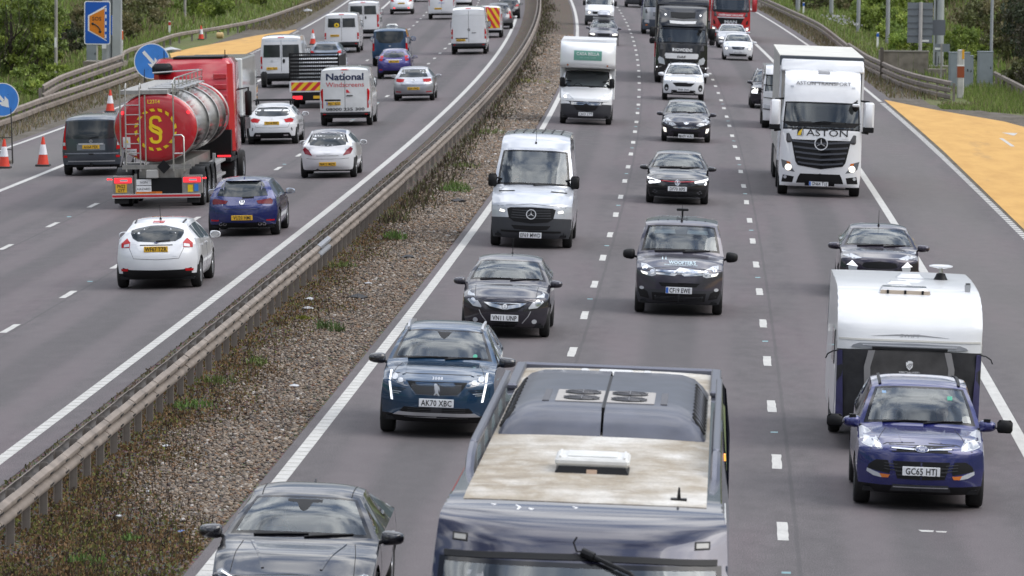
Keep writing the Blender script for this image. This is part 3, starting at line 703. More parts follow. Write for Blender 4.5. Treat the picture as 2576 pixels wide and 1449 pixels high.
        mm = {body: paint_, 'windscreen': wsm or WS, 'windscreen_border': FRIT, 'rear_window': RGLASS if s.away else PRIV, 'side_window': SG, 'bumper': cladm or TRIM, 'roof_panel': roofm}
        for nm, fs in parts.items():
            if nm == 'side_window':                    # one object for every pane
                groups = {}
                for f in fs:
                    c = sum((Vector(V[i]) for i in f), Vector())/4; d = s.off-c.y
                    gi = next(i for i, (a, b) in enumerate(sideglass) if a-.05 < d < b+.05); groups.setdefault((gi, c.x > 0), []).append(f)
                for fs2 in groups.values(): s.sub('side_window', fs2, mm[nm])
            else: s.sub(nm, fs, mm[nm])
        # underside, inner arches
        b = MB(); b.box(-hw*.86, hw*.86, s.yy(L-.25), s.yy(.25), zs-.01, zs+.05)
        b.box(-hw*.80, hw*.80, s.yy(L-.3), s.yy(.3), zs+.05, .62); b.build('underbody', BLACK, s.root, 0)
        if arch is not None:
            tr_ = track or hw-ww/2-.015; tm, rm = wheel_meshes(*wheel)
            for da in axle:
                for sg in (1, -1):
                    wo = link('wheel', tm, s.root); wo.location = (sg*tr_, s.yy(da), rw); wo.rotation_euler = (rnd.uniform(0, 3), 0, 0 if sg > 0 else math.pi)
                    link('rim', rm, wo)
        s.rows, s.reg = rows, reg
        return s
    def sub(s, nm, fs, m):
        ids = sorted({i for f in fs for i in f}); mp = {a: b for b, a in enumerate(ids)}; b = MB(); b.v = [s.bv[i] for i in ids]; b.f = [tuple(mp[i] for i in f) for f in fs]; b.m = [0]*len(b.f)
        bm = bmesh.new(); me = bpy.data.meshes.new(nm); me.from_pydata(b.v, [], b.f); bm.from_mesh(me); bmesh.ops.remove_doubles(bm, verts=bm.verts, dist=.0015); bmesh.ops.recalc_face_normals(bm, faces=bm.faces); bm.to_mesh(me); bm.free()
        me.polygons.foreach_set('use_smooth', [True]*len(me.polygons)); me.set_sharp_from_angle(angle=R(38)); me.materials.append(m)
        return link(nm, me, s.root)
    # ---- projection of front / rear / top / side outlines on to the body
    def cast(s, a, b, side):
        if side == 'top': h = s.bvh.ray_cast(Vector((a, b, 9)), Vector((0, 0, -1)))
        elif side in ('left', 'right'): sg = 1 if side == 'right' else -1; h = s.bvh.ray_cast(Vector((9*sg, a, b)), Vector((-sg, 0, 0)))
        else: sg = 1 if side == 'front' else -1; h = s.bvh.ray_cast(Vector((a, 30*sg, b)), Vector((0, -sg, 0)))
        return h
    def place(s, a, b, side, off):
        h = s.cast(a, b, side)
        if h[0] is None:
            q = Vector((a, b, s.rows[:, 1].max())) if side == 'top' else Vector((a, s.yy(.1) if side == 'front' else s.yy(s.L-.1), b))
            h = s.bvh.find_nearest(q); p = h[0]
            return p+{'front': Vector((0, off, 0)), 'rear': Vector((0, -off, 0)), 'top': Vector((0, 0, off)), 'left': Vector((-off, 0, 0)), 'right': Vector((off, 0, 0))}[side]
        return h[0]+{'front': Vector((0, off, 0)), 'rear': Vector((0, -off, 0)), 'top': Vector((0, 0, off)), 'left': Vector((-off, 0, 0)), 'right': Vector((off, 0, 0))}[side]
    def dec(s, name, pts, m, half=False, sym=False, side=None, off=.006, skirt=.02, cell=.09, parent=None, label=None):
        side = side or ('rear' if s.away else 'front')
        if side == 'top': pts = [(a, s.yy(b)) for a, b in pts]
        if half: pts = list(pts)+[(-a, b) for a, b in reversed(pts) if abs(a) > 1e-5]
        res = []
        for sg in ((1, -1) if sym else (1,)):
            bm = bmesh.new(); vs = [bm.verts.new((sg*a, b, 0)) for a, b in pts]; bm.faces.new(vs)
            bmesh.ops.triangulate(bm, faces=bm.faces[:])
            xs = [v.co.x for v in bm.verts]; ys = [v.co.y for v in bm.verts]
            for ax, lo, hi in ((0, min(xs), max(xs)), (1, min(ys), max(ys))):
                k = math.ceil(lo/cell)
                while k*cell < hi:
                    co = Vector((0, 0, 0)); no = Vector((0, 0, 0)); co[ax] = k*cell; no[ax] = 1
                    bmesh.ops.bisect_plane(bm, geom=bm.verts[:]+bm.edges[:]+bm.faces[:], plane_co=co, plane_no=no, dist=1e-5); k += 1
            for v in bm.verts: v.co = s.place(v.co.x, v.co.y, side, off)
            if skirt:
                be = [e for e in bm.edges if e.is_boundary]; r_ = bmesh.ops.extrude_edge_only(bm, edges=be)
                d = {'front': Vector((0, -1, 0)), 'rear': Vector((0, 1, 0)), 'top': Vector((0, 0, -1)), 'left': Vector((1, 0, 0)), 'right': Vector((-1, 0, 0))}[side]*(skirt+off)
                for g_ in r_['geom']:
                    if isinstance(g_, bmesh.types.BMVert): g_.co += d
            bmesh.ops.recalc_face_normals(bm, faces=bm.faces)
            me = bpy.data.meshes.new(name); bm.to_mesh(me); bm.free(); me.materials.append(m)
            me.polygons.foreach_set('use_smooth', [True]*len(me.polygons)); me.set_sharp_from_angle(angle=R(40))
            ob = link(name, me, parent or s.root)
            if label: ob['label'] = label
            res.append(ob)
        return res[0]
    def rect(s, name, x, z, w, h, m, **k):
        return s.dec(name, [(x-w/2, z-h/2), (x+w/2, z-h/2), (x+w/2, z+h/2), (x-w/2, z+h/2)], m, **k)
    def disc(s, name, x, z, rx, rz, m, n=16, **k):
        return s.dec(name, [(x+rx*math.cos(2*math.pi*i/n), z+rz*math.sin(2*math.pi*i/n)) for i in range(n)], m, **k)
    def line(s, name, pts, w, m, **k):
        """a narrow strip along a polyline"""
        p = [Vector((a, b)) for a, b in pts]; l, r_ = [], []
        for i in range(len(p)):
            t = (p[min(i+1, len(p)-1)]-p[max(i-1, 0)]).normalized(); n = Vector((-t.y, t.x))*w/2; l.append(tuple(p[i]+n)); r_.append(tuple(p[i]-n))
        k.setdefault('off', .003); k.setdefault('skirt', .008)
        return s.dec(name, l+r_[::-1], m, **k)
    def text(s, txt, x, z, h, m, side=None, name='lettering', flip=None, parent=None, off=.008, rot=0, fit=None, **k):
        side = side or ('rear' if s.away else 'front'); v, f = textmesh(txt, h, **k)
        if fit: sc = fit/(max(a for a, _ in v)-min(a for a, _ in v)); v = [(a*sc, b) for a, b in v]
        sg = -1 if side == 'front' else 1                 # seen from ahead, the reader's right is the vehicle's left
        if side == 'top': sg = -1
        b = MB(); c_, s_ = math.cos(rot), math.sin(rot)
        if side == 'top': pts = [(x+sg*a, s.yy(z)-bb) for a, bb in v]
        else: pts = [(x+sg*(a*c_-bb*s_), z+a*s_+bb*c_) for a, bb in v]
        b.add([s.place(a, bb, side, off) for a, bb in pts], f); return b.build(name, m, parent or s.root, smooth=0, recalc=False)
    def plate(s, txt, z, x=0.0, w=.52, h=.112, blue=False, side=None, two=None, tilt=0, bg=None, parent=None):
        side = side or ('rear' if s.away else 'front'); fr = side == 'front'; sg = 1 if fr else -1
        y = max(sg*s.place(x+a, z+c, side, .012).y for a in (-w*.4, 0, w*.4) for c in (-h*.4, 0, h*.4))*sg
        b = MB().box(x-w/2, x+w/2, y-.012, y+.002, z-h/2, z+h/2, b=.004) if fr else MB().box(x-w/2, x+w/2, y-.002, y+.012, z-h/2, z+h/2, b=.004)
        pl = b.build('number_plate', bg or (PLW if fr else PLY), s.root, 0)
        lines = [(txt, 0)] if not two else [(txt, h*.24), (two, -h*.24)]
        for tx, dz in lines:
            ch = (h*.70) if not two else h*.36; v, f = textmesh(tx, ch, bold=.018, xs=.78, sp=1.06)
            wd = max(a for a, _ in v)-min(a for a, _ in v); mx_ = w*(.80 if blue else .9); sc = min(1, mx_/wd); dx = .04*w*(1 if blue else 0)
            tb = MB().add([(x-sg*(a*sc+dx), y+sg*.0045, z+dz+c-ch/2) for a, c in v], f); tb.build('lettering', INK, pl, 0, recalc=False)
        if blue: MB().box(x+sg*w/2-sg*.055 if sg > 0 else x-w/2+.004, x+sg*w/2-sg*.004 if sg > 0 else x-w/2+.055, y-.001, y+.0045 if fr else y+.001, z-h*.44, z+h*.44).build('country_band', BLUE, pl, 0) if fr else MB().box(x-w/2+.004, x-w/2+.05, y-.0045, y+.001, z-h*.44, z+h*.44).build('country_band', BLUE, pl, 0)
        return pl
    def mirrors(s, d, z, m, size=(.11, .1, .075), out_=.12, arm=BLACK):
        for sg in (1, -1):
            h = s.cast(s.yy(d), z-.04, 'right' if sg > 0 else 'left'); x0 = abs(h[0].x) if h[0] else s.W/2*.95
            b = MB(); c = (sg*(x0+out_), s.yy(d), z); q = 14; vs = []
            for t, (dy, k) in enumerate(((-.35, .9), (-.2, 1.0), (.25, .94), (.62, .72), (.85, .35))):
                for w_ in range(q):                     # a rounded box outline, fuller at the inner top
                    a_ = 2*math.pi*w_/q; ca, sa = math.cos(a_), math.sin(a_); e_ = .62
                    xx = math.copysign(abs(ca)**e_, ca); zz = math.copysign(abs(sa)**e_, sa); vs.append((c[0]+xx*size[0]*k, c[1]+dy*size[1], z+zz*size[2]*k*(1-.16*xx*sg)))
            b.add(vs, [(t*q+w_, t*q+(w_+1) % q, (t+1)*q+(w_+1) % q, (t+1)*q+w_) for t in range(4) for w_ in range(q)]+[tuple(range(q)), tuple(4*q+w_ for w_ in range(q))])
            mo = b.build('door_mirror', m, s.root, 60)
            MB().tube([(sg*(x0-.03), s.yy(d)+.0, z-.07), (sg*(x0+out_*.5), s.yy(d), z-.03)], .025, 6).build('mirror_arm', arm, mo)
            g_ = MB().lathe([(.001, 0), (1, 0)], 14, 'y'); g_.v = [(c[0]+v[0]*size[0]*.86, c[1]-size[1]*.355, c[2]+v[2]*size[2]*.84) for v in g_.v]
            g_.build('mirror_glass', CHROME, mo)
    def vanmirrors(s, d, z, m=BLACK, w=.2, h=.36, out_=.16, mh=None):
        for sg in (1, -1):
            hh = s.cast(s.yy(d), z, 'right' if sg > 0 else 'left'); x0 = abs(hh[0].x) if hh[0] else s.W/2*.95
            xa, xb = sg*(x0+out_-w/2), sg*(x0+out_+w/2)
            mo = MB().box(min(xa, xb), max(xa, xb), s.yy(d)-.04, s.yy(d)+.08, z-h/2, z+h/2, b=.045, ty=.01).build('door_mirror', m, s.root, 60)
            MB().box(min(xa, xb)+.02, max(xa, xb)-.02, s.yy(d)-.045, s.yy(d)-.04, z-h/2+.03, z+h/2-.03).build('mirror_glass', CHROME, mo, 0)
            for dz in (-h*.28, h*.2): MB().tube([(sg*(x0-.04), s.yy(d)-.0, z+dz-.03), (sg*(x0+out_*.6), s.yy(d), z+dz)], .022, 6).build('mirror_arm', BLACK, mo)
    def wipers(s, dl, z0, xs=((.55, -.1), (-.05, -.62)), rise=.05):
        for a, b_ in xs:
            n = 6; pts = [s.place(a+(b_-a)*i/n, z0+rise*(1-abs(2*i/n-1))*.6+(.03*i/n), 'front', .02) for i in range(n+1)]
            MB().tube(pts, .012, 5).build('wiper', BLACK, s.root)
    def cabin(s, d0, z0, seats=((.37, 1.0), (-.37, 1.0)), rear=None, sw=None, zsill=.32, hd=.62, dash=None, backwall=None, screen=None):
        """dashboard, steering wheel, front seats and the seat row behind; d0 = base of the windscreen, z0 = dashboard height"""
        w = s.W*.42
        b = MB().box(-w, w, s.yy(d0+.62), s.yy(d0+.02), z0-.35, z0-.03, b=.05, ty=.06); b.box(-w, w, s.yy(d0+.7), s.yy(d0+.3), zsill, z0-.2)
        b.ell((.37, s.yy(d0+.55), z0-.02), (.2, .12, .07)); b.build('dashboard', DASH, s.root)
        sd_ = sw or (d0+.78); c = Vector((.37, s.yy(sd_), z0+.0)); n = 20
        t = MB(); ring = []
        for i in range(n+1):
            a = 2*math.pi*i/n; ring.append(c+Vector((.185*math.cos(a), -.185*math.sin(a)*.42, .185*math.sin(a)*.9)))
        t.tube(ring, .016, 6, caps=False); t.tube([c+Vector((-.17, 0, 0)), c+Vector((.17, 0, 0))], .018, 5); t.tube([c, c+Vector((0, .25, -.12))], .03, 6); t.build('steering_wheel', mat('steering_wheel', (.045, .045, .047), .5), s.root)
        for x, k in list(seats):
            q = MB(); y = s.yy(d0+1.28); q.box(x-.25, x+.25, y-.1, y+.42, z0-.62, z0-.44, b=.05); q.box(x-.25, x+.25, y-.2, y-.06, z0-.5, z0+.16, b=.05, tx=.03); q.box(x-.14, x+.14, y-.22, y-.11, z0+.18, z0+.36, b=.04); q.build('seat', SEAT, s.root)
        if rear:
            q = MB(); y = s.yy(rear); q.box(-w*.95, w*.95, y-.1, y+.4, z0-.6, z0-.42, b=.05); q.box(-w*.95, w*.95, y-.2, y-.06, z0-.5, z0+.1, b=.05)
            for x in (-.38, .38): q.box(x-.13, x+.13, y-.21, y-.11, z0+.12, z0+.28, b=.04)
            q.build('rear_seat', SEAT, s.root)
        if backwall: MB().box(-s.W*.35, s.W*.35, s.yy(backwall)-.02, s.yy(backwall), zsill, min(z0+hd+.05, s.rows[:, 1].max()-.14)).build('bulkhead', mat('bulkhead', (.05, .05, .052), .8), s.root, 0)
        MB().box(-s.W*.42, s.W*.42, s.yy(min(s.L-.5, d0+2.8)), s.yy(d0+.1), zsill-.02, zsill).build('cabin_floor', SEAT, s.root, 0)
    def aerial(s, d, h, x=0, lean=.35):
        z = s.place(x, s.yy(d), 'top', 0); MB().tube([z+Vector((0, 0, -.01)), z+Vector((0, -lean*h, h))], .008, 5, r1=.004).lathe([(.03, -.01), (.022, .03), (.005, .05)], 8, c=tuple(z)).build('aerial', BLACK, s.root)
    def seams(s, lst, side=None, w=.009, m=None):
        for pts, sym in lst: s.line('panel_gap', pts, w, m or HOLE, sym=sym, side=side)
def carsegs(L, H, lip=.72, cz=1.0, cd=1.12, hd=1.95, rh=None, gb=None, gz=1.0, wr=.56, nose=0.0, bot=.2, hs=None, tz=.7, rdrop=.06, bow=.035, rw=None, hoodc=.075, cs=.22, hmid=.55, tailbot=.26, hr=0):
    rh = rh or L-.75; gb = gb or L-.28; rw = rw or wr-.02
    return dict(
        fascia=[(.13, bot), (.05, bot+.07), (.01, .42), (.0, .5), (.03, lip-.1), (.075, lip-.03), (.16, lip)],
        hood=[(.16, lip, np.nan, np.nan, .07), ((.16+cd)*.45, lip+(cz-lip)*hmid, np.nan, .27, hoodc), ((.16+cd)*.78, lip+(cz-lip)*.86, np.nan, .25, hoodc*.8), (cd, cz, np.nan, cs, .05)],
        wind=[(cd, cz, np.nan, cs, .05), ((cd+hd)/2-.01, (cz+H)/2+bow*.6, np.nan, cs*.8, .045), (hd, H-.055, wr, .12, .05)],
        roof=[(hd, H-.055, wr, .12, .05), (hd+.25, H-.012, wr+.012, .06, .06), ((hd+rh)/2, H+hr, wr+.01, 0, .065), (rh, H-rdrop, rw, -.06, .05)],
        rglass=[(rh, H-rdrop, rw, -.06, .05), ((rh+gb)/2+.03, (H-rdrop+gz)/2+.03, np.nan, -.1, .04), (gb, gz, np.nan, np.nan, .03)],
        tail=[(gb, gz), (min(L-.05, gb+.1), gz-.14), (L-.02, tz), (L, .52), (L-.02, .38), (L-.1, tailbot)])
# ------------------------------------------------------------------ people seen through the windscreens
SKIN = mat('skin', (.46, .27, .19), .55); HAIRS = {k: mat('hair_'+k, c, .7) for k, c in dict(dark=(.03, .022, .018), grey=(.28, .27, .26), fair=(.25, .16, .08), brown=(.08, .045, .025)).items()}
def person_mesh():
    """one continuous seated figure, arms forward to a steering wheel, head with nose, jaw and ears"""
    v = [((0, 0, .09), .15), ((0, -.03, .25), .14), ((0, -.06, .42), .155), ((0, -.07, .53), .12), ((0, -.055, .61), .06), ((0, -.035, .69), .075), ((0, -.03, .77), .095), ((0, -.035, .845), .075)]
    e = [(i, i+1) for i in range(7)]
    def add(p, r, par): v.append((p, r)); e.append((par, len(v)-1)); return len(v)-1
    add((0, .075, .735), .016, 6)
    for sg in (1, -1):
        add((sg*.098, -.03, .76), .018, 6)
        a = add((sg*.17, -.07, .53), .075, 3); a = add((sg*.235, .05, .36), .052, a); a = add((sg*.225, .17, .31), .045, a); a = add((sg*.19, .40, .40), .032, a); h = add((sg*.185, .455, .425), .036, a)
        for q, (dx, ln) in enumerate(((.032, .030), (.012, .036), (-.008, .034), (-.027, .027))):
            f1 = add((sg*(.185+dx), .50, .448-.004*q), .0105, h); add((sg*(.185+dx), .50+ln*.5, .425), .0095, f1)
        t1 = add((sg*.150, .475, .45), .012, h); add((sg*.142, .50, .46), .010, t1)
        b = add((sg*.09, .06, .09), .095, 0); b = add((sg*.13, .42, .16), .07, b); b = add((sg*.13, .56, -.08), .05, b); add((sg*.13, .68, -.2), .045, b)
    me = bpy.data.meshes.new('person'); me.from_pydata([p for p, _ in v], e, []); ob = link('person', me)
    sk = ob.modifiers.new('skin', 'SKIN'); sk.use_smooth_shade = True; sb = ob.modifiers.new('sub', 'SUBSURF'); sb.levels = 1
    for i, (p, r) in enumerate(v): me.skin_vertices[0].data[i].radius = (r, r)
    me.skin_vertices[0].data[0].use_root = True
    bpy.context.view_layer.update(); ev = ob.evaluated_get(bpy.context.evaluated_depsgraph_get()); m2 = bpy.data.meshes.new_from_object(ev); bpy.data.objects.remove(ob)
    for k in (SEAT, SKIN, SEAT): m2.materials.append(k)
    for p in m2.polygons:
        c = p.center; p.material_index = 1 if (c.z > .60 or c.y > .40 and c.z > .3) else (2 if c.z < .16 else 0)
        p.use_smooth = True
    m2.name = 'person'; return m2
PM = person_mesh()
def person(veh, x, d, z, shirt, hair, label, scale=1.0, hv=None):
    o = link('person', PM); o.matrix_world = veh.M @ Matrix.Translation((x, veh.yy(d), z)) @ Matrix.Scale(scale, 4)
    sm = mat('shirt_%02d%02d%02d' % tuple(int(c*99) for c in shirt), shirt, .8)
    for i, k in ((0, sm), (1, SKIN), (2, SEAT)): o.material_slots[i].link = 'OBJECT'; o.material_slots[i].material = k
    tag(o, label, 'person', 'people in the vehicles')
    if hair:
        b = MB(); b.ell((0, -.05, .83), (.102, .105, .085), 14, 8); b.v = [(a, min(c, .045) if q < .86 else c*.9, max(q, .76 if c < -.05 else .845)) for a, c, q in b.v]
        b.build('hair', HAIRS[hair], o)
    b = MB(); [b.ell((sg*.034, .058, .775), (.013, .008, .008), 6, 4) for sg in (1, -1)]; b.ell((0, .052, .70), (.026, .01, .006), 6, 4); b.build('facial_features', mat('feature_dark', (.09, .04, .035), .6), o)
    if hv: b = MB(); b.box(-.14, -.06, .085, .1, .25, .55).box(.06, .14, .085, .1, .25, .55); b.build('braces', hv, o)
    return o

def ring(s, x, z, rx, rz, w, m, name='badge_ring', side=None, parent=None, off=.014):
    n = 20; o_ = [(x+rx*math.cos(2*math.pi*i/n), z+rz*math.sin(2*math.pi*i/n)) for i in range(n+1)]
    b = MB(); side = side or ('rear' if s.away else 'front'); sg = 1 if side == 'front' else -1
    b.tube([s.place(a, c, side, off) for a, c in o_], w, 5, caps=False); return b.build(name, m, parent or s.root)
STARM = mat('badge_silver', (.62, .63, .65), .3, .2)
def star(s, x, z, r, side=None):
    bd = s.disc('badge', x, z, r*.92, r*.92, BLACK, side=side, off=.01)
    ring(s, x, z, r, r, r*.1, STARM, parent=bd, side=side, off=.02); b = MB(); sd_ = side or ('rear' if s.away else 'front')
    for k in range(3):
        a = R(90+120*k); p = [(x+.1*r*math.cos(a+1.57), z+.1*r*math.sin(a+1.57)), (x+r*.95*math.cos(a), z+r*.95*math.sin(a)), (x+.1*r*math.cos(a-1.57), z+.1*r*math.sin(a-1.57))]
        b.add([s.place(q[0], q[1], sd_, .02) for q in p]+[s.place(x, z, sd_, .035)], [(0, 1, 3), (1, 2, 3), (2, 0, 3)])
    b.build('badge_star', STARM, bd, 0)
def vw(s, x, z, r, side=None):
    bd = s.disc('badge', x, z, r, r, BLUE if False else LENSD, side=side, off=.008); ring(s, x, z, r, r, r*.09, CHROME, parent=bd, side=side)
    s.text('V', x, z-.02*r, r*.75, CHROME, parent=bd, off=.016, side=side, bold=.02); s.text('W', x, z-.85*r, r*.75, CHROME, parent=bd, off=.016, side=side, bold=.02)
def slats(s, name, half, n, z0, z1, x0, x1, h, m, **k):
    for i in range(n):
        f = (i+.5)/n; z = z0+(z1-z0)*f; w = x0+(x1-x0)*f; s.rect(name, 0, z, 2*w, h, m, off=.016, skirt=.01, **k)
def chevrons(s, x0, x1, z0, z1, n, name='chevron_panel', lean=1, side=None, split=False):
    """yellow board with red diagonal bars"""
    bd = s.dec(name, [(x0, z0), (x1, z0), (x1, z1), (x0, z1)], YEL, off=.008, side=side); w = (x1-x0)/n; sh = (z1-z0)*lean
    for k in range(-3, n+3):
        a = x0+w*k; q = [(a, z0), (a+w*.5, z0), (a+w*.5+sh, z1), (a+sh, z1)]
        def clip(pts, f, lim):
            o_ = []
            for i in range(len(pts)):
                p_, q_ = pts[i], pts[(i+1) % len(pts)]; ip, iq = f*(p_[0]-lim) >= 0, f*(q_[0]-lim) >= 0
                if ip: o_.append(p_)
                if ip != iq: t = (lim-p_[0])/(q_[0]-p_[0]); o_.append((lim, p_[1]+(q_[1]-p_[1])*t))
            return o_
        q = clip(q, 1, x0)
        if len(q) > 2: q = clip(q, -1, x1)
        if len(q) > 2: s.dec('red_bar', q, REDV, off=.013, skirt=.004, parent=bd, side=side)
CARS, VANS, TRKS = 'cars on the motorway', 'vans on the motorway', 'lorries on the motorway'
SBV = [(.2, .93), (.45, .985), (.8, 1.0), (1.2, .99), (1.5, .97), (2.0, .93), (2.6, .87)]
def vansegs(L, H, lip=1.1, cz=1.42, cd=.82, hd=1.65, wz=None, wr=None, hw=1.0, bot=.25, rearcurve=.12, tailbot=.45, hoodc=.09, front=.0, ws=.28):
    wz = wz or H-.25; wr = wr or hw*.84
    return dict(
        fascia=[(.12, bot), (.03, bot+.1), (0, .5), (.0, .72), (.03, lip-.22), (.07, lip-.06), (.13, lip)],
        hood=[(.13, lip, np.nan, np.nan, .08), ((.13+cd)*.5, lip+(cz-lip)*.58, np.nan, .3, hoodc), (cd, cz, np.nan, ws, .05)],
        wind=[(cd, cz, np.nan, ws, .05), ((cd+hd)/2-.02, (cz+wz)/2+.03, np.nan, ws*.75, .045), (hd, wz, wr+.03, .16, .05)],
        roof=[(hd, wz, wr+.03, .16, .05), (hd+.35, (wz+H)/2+.04, wr+.02, .1, .06), (hd+.9, H-.015, wr, 0, .07), (L*.6, H, wr, 0, .07), (L-.4, H-.02, wr, 0, .07), (L-.10, H-rearcurve, np.nan, np.nan, .05)],
        tail=[(L-.10, H-rearcurve), (L-.05, H-.45), (L-.02, 1.3), (L, .8), (L-.0, .6), (L-.05, tailbot)])

# ================================================================== towards the camera
def kuga():
    v = Veh('estate_car', 'glossy deep blue family car towing a white caravan', 'car', 74.35, 2.68, group=CARS)
    pm = paint('paint_deep_blue', (.010, .014, .115), .3, .25, .06)
    s = carsegs(4.5, 1.72, lip=.93, cz=1.13, cd=1.12, hd=1.92, rh=3.75, gb=4.28, gz=1.2, wr=.69, hoodc=.07, bot=.24)
    v.shell(1.90, s, (.92, 3.6), 4.5, pm, belt=[(0, .95), (1.1, 1.06), (4.5, 1.22)], wheel=(.35, .235, 'alloy'), sideglass=[(1.2, 2.45), (2.55, 3.45), (3.5, 4.1)], cladz=.36, cladm=BLACK, zs=.26)
    x = [(0.887, 1.102), (0.758, 1.071), (0.65, 1.011), (0.571, 0.921), (0.563, 0.878), (0.627, 0.871), (0.755, 0.888), (0.848, 0.91), (0.882, 0.966)]
    h = v.dec('headlight', x, LENS, sym=True)
    v.dec('headlight_bowl', [(0.843, 1.025), (0.743, 1), (0.699, 0.916), (0.748, 0.899), (0.834, 0.925)], CHROME, sym=True, off=.012)
    v.dec('lit_lamp', [(0.671, 0.967), (0.599, 0.934), (0.587, 0.892), (0.663, 0.903)], LIT, sym=True, off=.012)
    v.dec('grille', [(0.474, 0.942), (0.427, 0.846), (0.014, 0.855), (0.016, 0.943)], BLACK, half=True)
    v.dec('grille_bar', [(0.435, 0.912), (0.431, 0.898), (0.107, 0.885), (0.107, 0.902)], CHROME, sym=True, off=.014)
    b = v.disc('badge', 0, [(0.015, 0.897)][0][1], .095, .037, mat('badge_blue', (.01, .02, .10), .2, 0, 1), off=.016); ring(v, 0, [(0.015, 0.897)][0][1], .095, .037, .005, CHROME, parent=b, off=.02)
    v.text('Ford', 0, [(0.015, 0.897)][0][1]-.016, .034, CHROME, parent=b, off=.022, shear=.3)
    v.dec('lower_grille', [(0.413, 0.719), (0.377, 0.592), (0.342, 0.468), (0.007, 0.456), (0.012, 0.711)], BLACK, half=True)
    for k in range(3): v.rect('grille_slat', 0, .52+.055*k, .78-.05*(2-k), .012, TRIM, off=.014)
    v.dec('fog_recess', [(0.646, 0.72), (0.482, 0.721), (0.444, 0.593), (0.457, 0.531), (0.772, 0.583), (0.737, 0.656)], BLACK, sym=True)
    for k in range(3): v.line('recess_slat', [(.53, .60+.042*k), (.35, .585+.042*k)], .01, TRIM, sym=True, off=.014)
    v.dec('fog_lamp', [(0.772, 0.586), (0.593, 0.525), (0.563, 0.469), (0.678, 0.486), (0.778, 0.537)], LENS, sym=True, off=.014)
    v.dec('indicator', [(0.593, 0.525), (0.447, 0.517), (0.471, 0.473), (0.563, 0.469)], AMBER, sym=True, off=.013)
    v.dec('skid_plate', [(0.398, 0.383), (0.439, 0.28), (0.005, 0.287), (0.006, 0.377)], TRIM, half=True, off=.012); v.line('skid_edge', [(-.395, .345), (.395, .345)], .014, SILVER, off=.02)
    v.plate('GC65 HTJ', [(0.01, 0.582)][0][1], w=.54, h=.13)
    v.seams([([(.74, .86), (.5, .95), (.1, .965)], True)]); v.line('panel_gap', [(.66, .3), (.5, 1.05)], .008, HOLE, sym=True, side='top')
    v.line('bonnet_crease', [(.28, .3), (.36, 1.0)], .02, pm, sym=True, side='top', off=.008)
    v.mirrors(1.32, 1.14, pm, (.13, .1, .085), .14)
    for sg in (1, -1):                                                 # clip-on towing mirrors
        t = MB().box(sg*1.24-.115, sg*1.24+.115, v.yy(1.28), v.yy(1.20), 1.06, 1.25, b=.04); tm = t.build('towing_mirror', BLACK, v.root, 60)
        MB().tube([(sg*1.16, v.yy(1.26), 1.10), (sg*1.0, v.yy(1.3), 1.19)], .012, 6).box(sg*.98-.05, sg*.98+.05, v.yy(1.34), v.yy(1.26), 1.19, 1.25).build('mirror_arm', BLACK, tm, 0)
    v.wipers(1.15, 1.165, rise=.03); v.cabin(1.12, 1.12, rear=2.9)
    for sg in (1, -1): v.line('roof_rail', [(sg*.58, 2.0), (sg*.585, 2.8), (sg*.56, 3.7)], .04, BLACK, side='top', off=.02)
    v.rect('mirror_housing', 0, 1.56, .2, .09, BLACK, off=-.03); v.rect('tax_sticker', -.44, 1.5, .075, .05, mat('sticker_green', (.04, .30, .19), .5), off=.004); v.rect('tax_sticker', .52, 1.55, .06, .03, mat('sticker_blue', (.2, .33, .5), .5), off=.004)
    person(v, .37, 2.35, .50, (.03, .035, .05), 'grey', 'driver in dark jacket and white collar holding the wheel of the deep blue towing car'); person(v, -.37, 2.35, .48, (.05, .05, .06), 'fair', 'passenger in dark clothes beside the driver of the deep blue towing car', .97)
    return v
kuga()
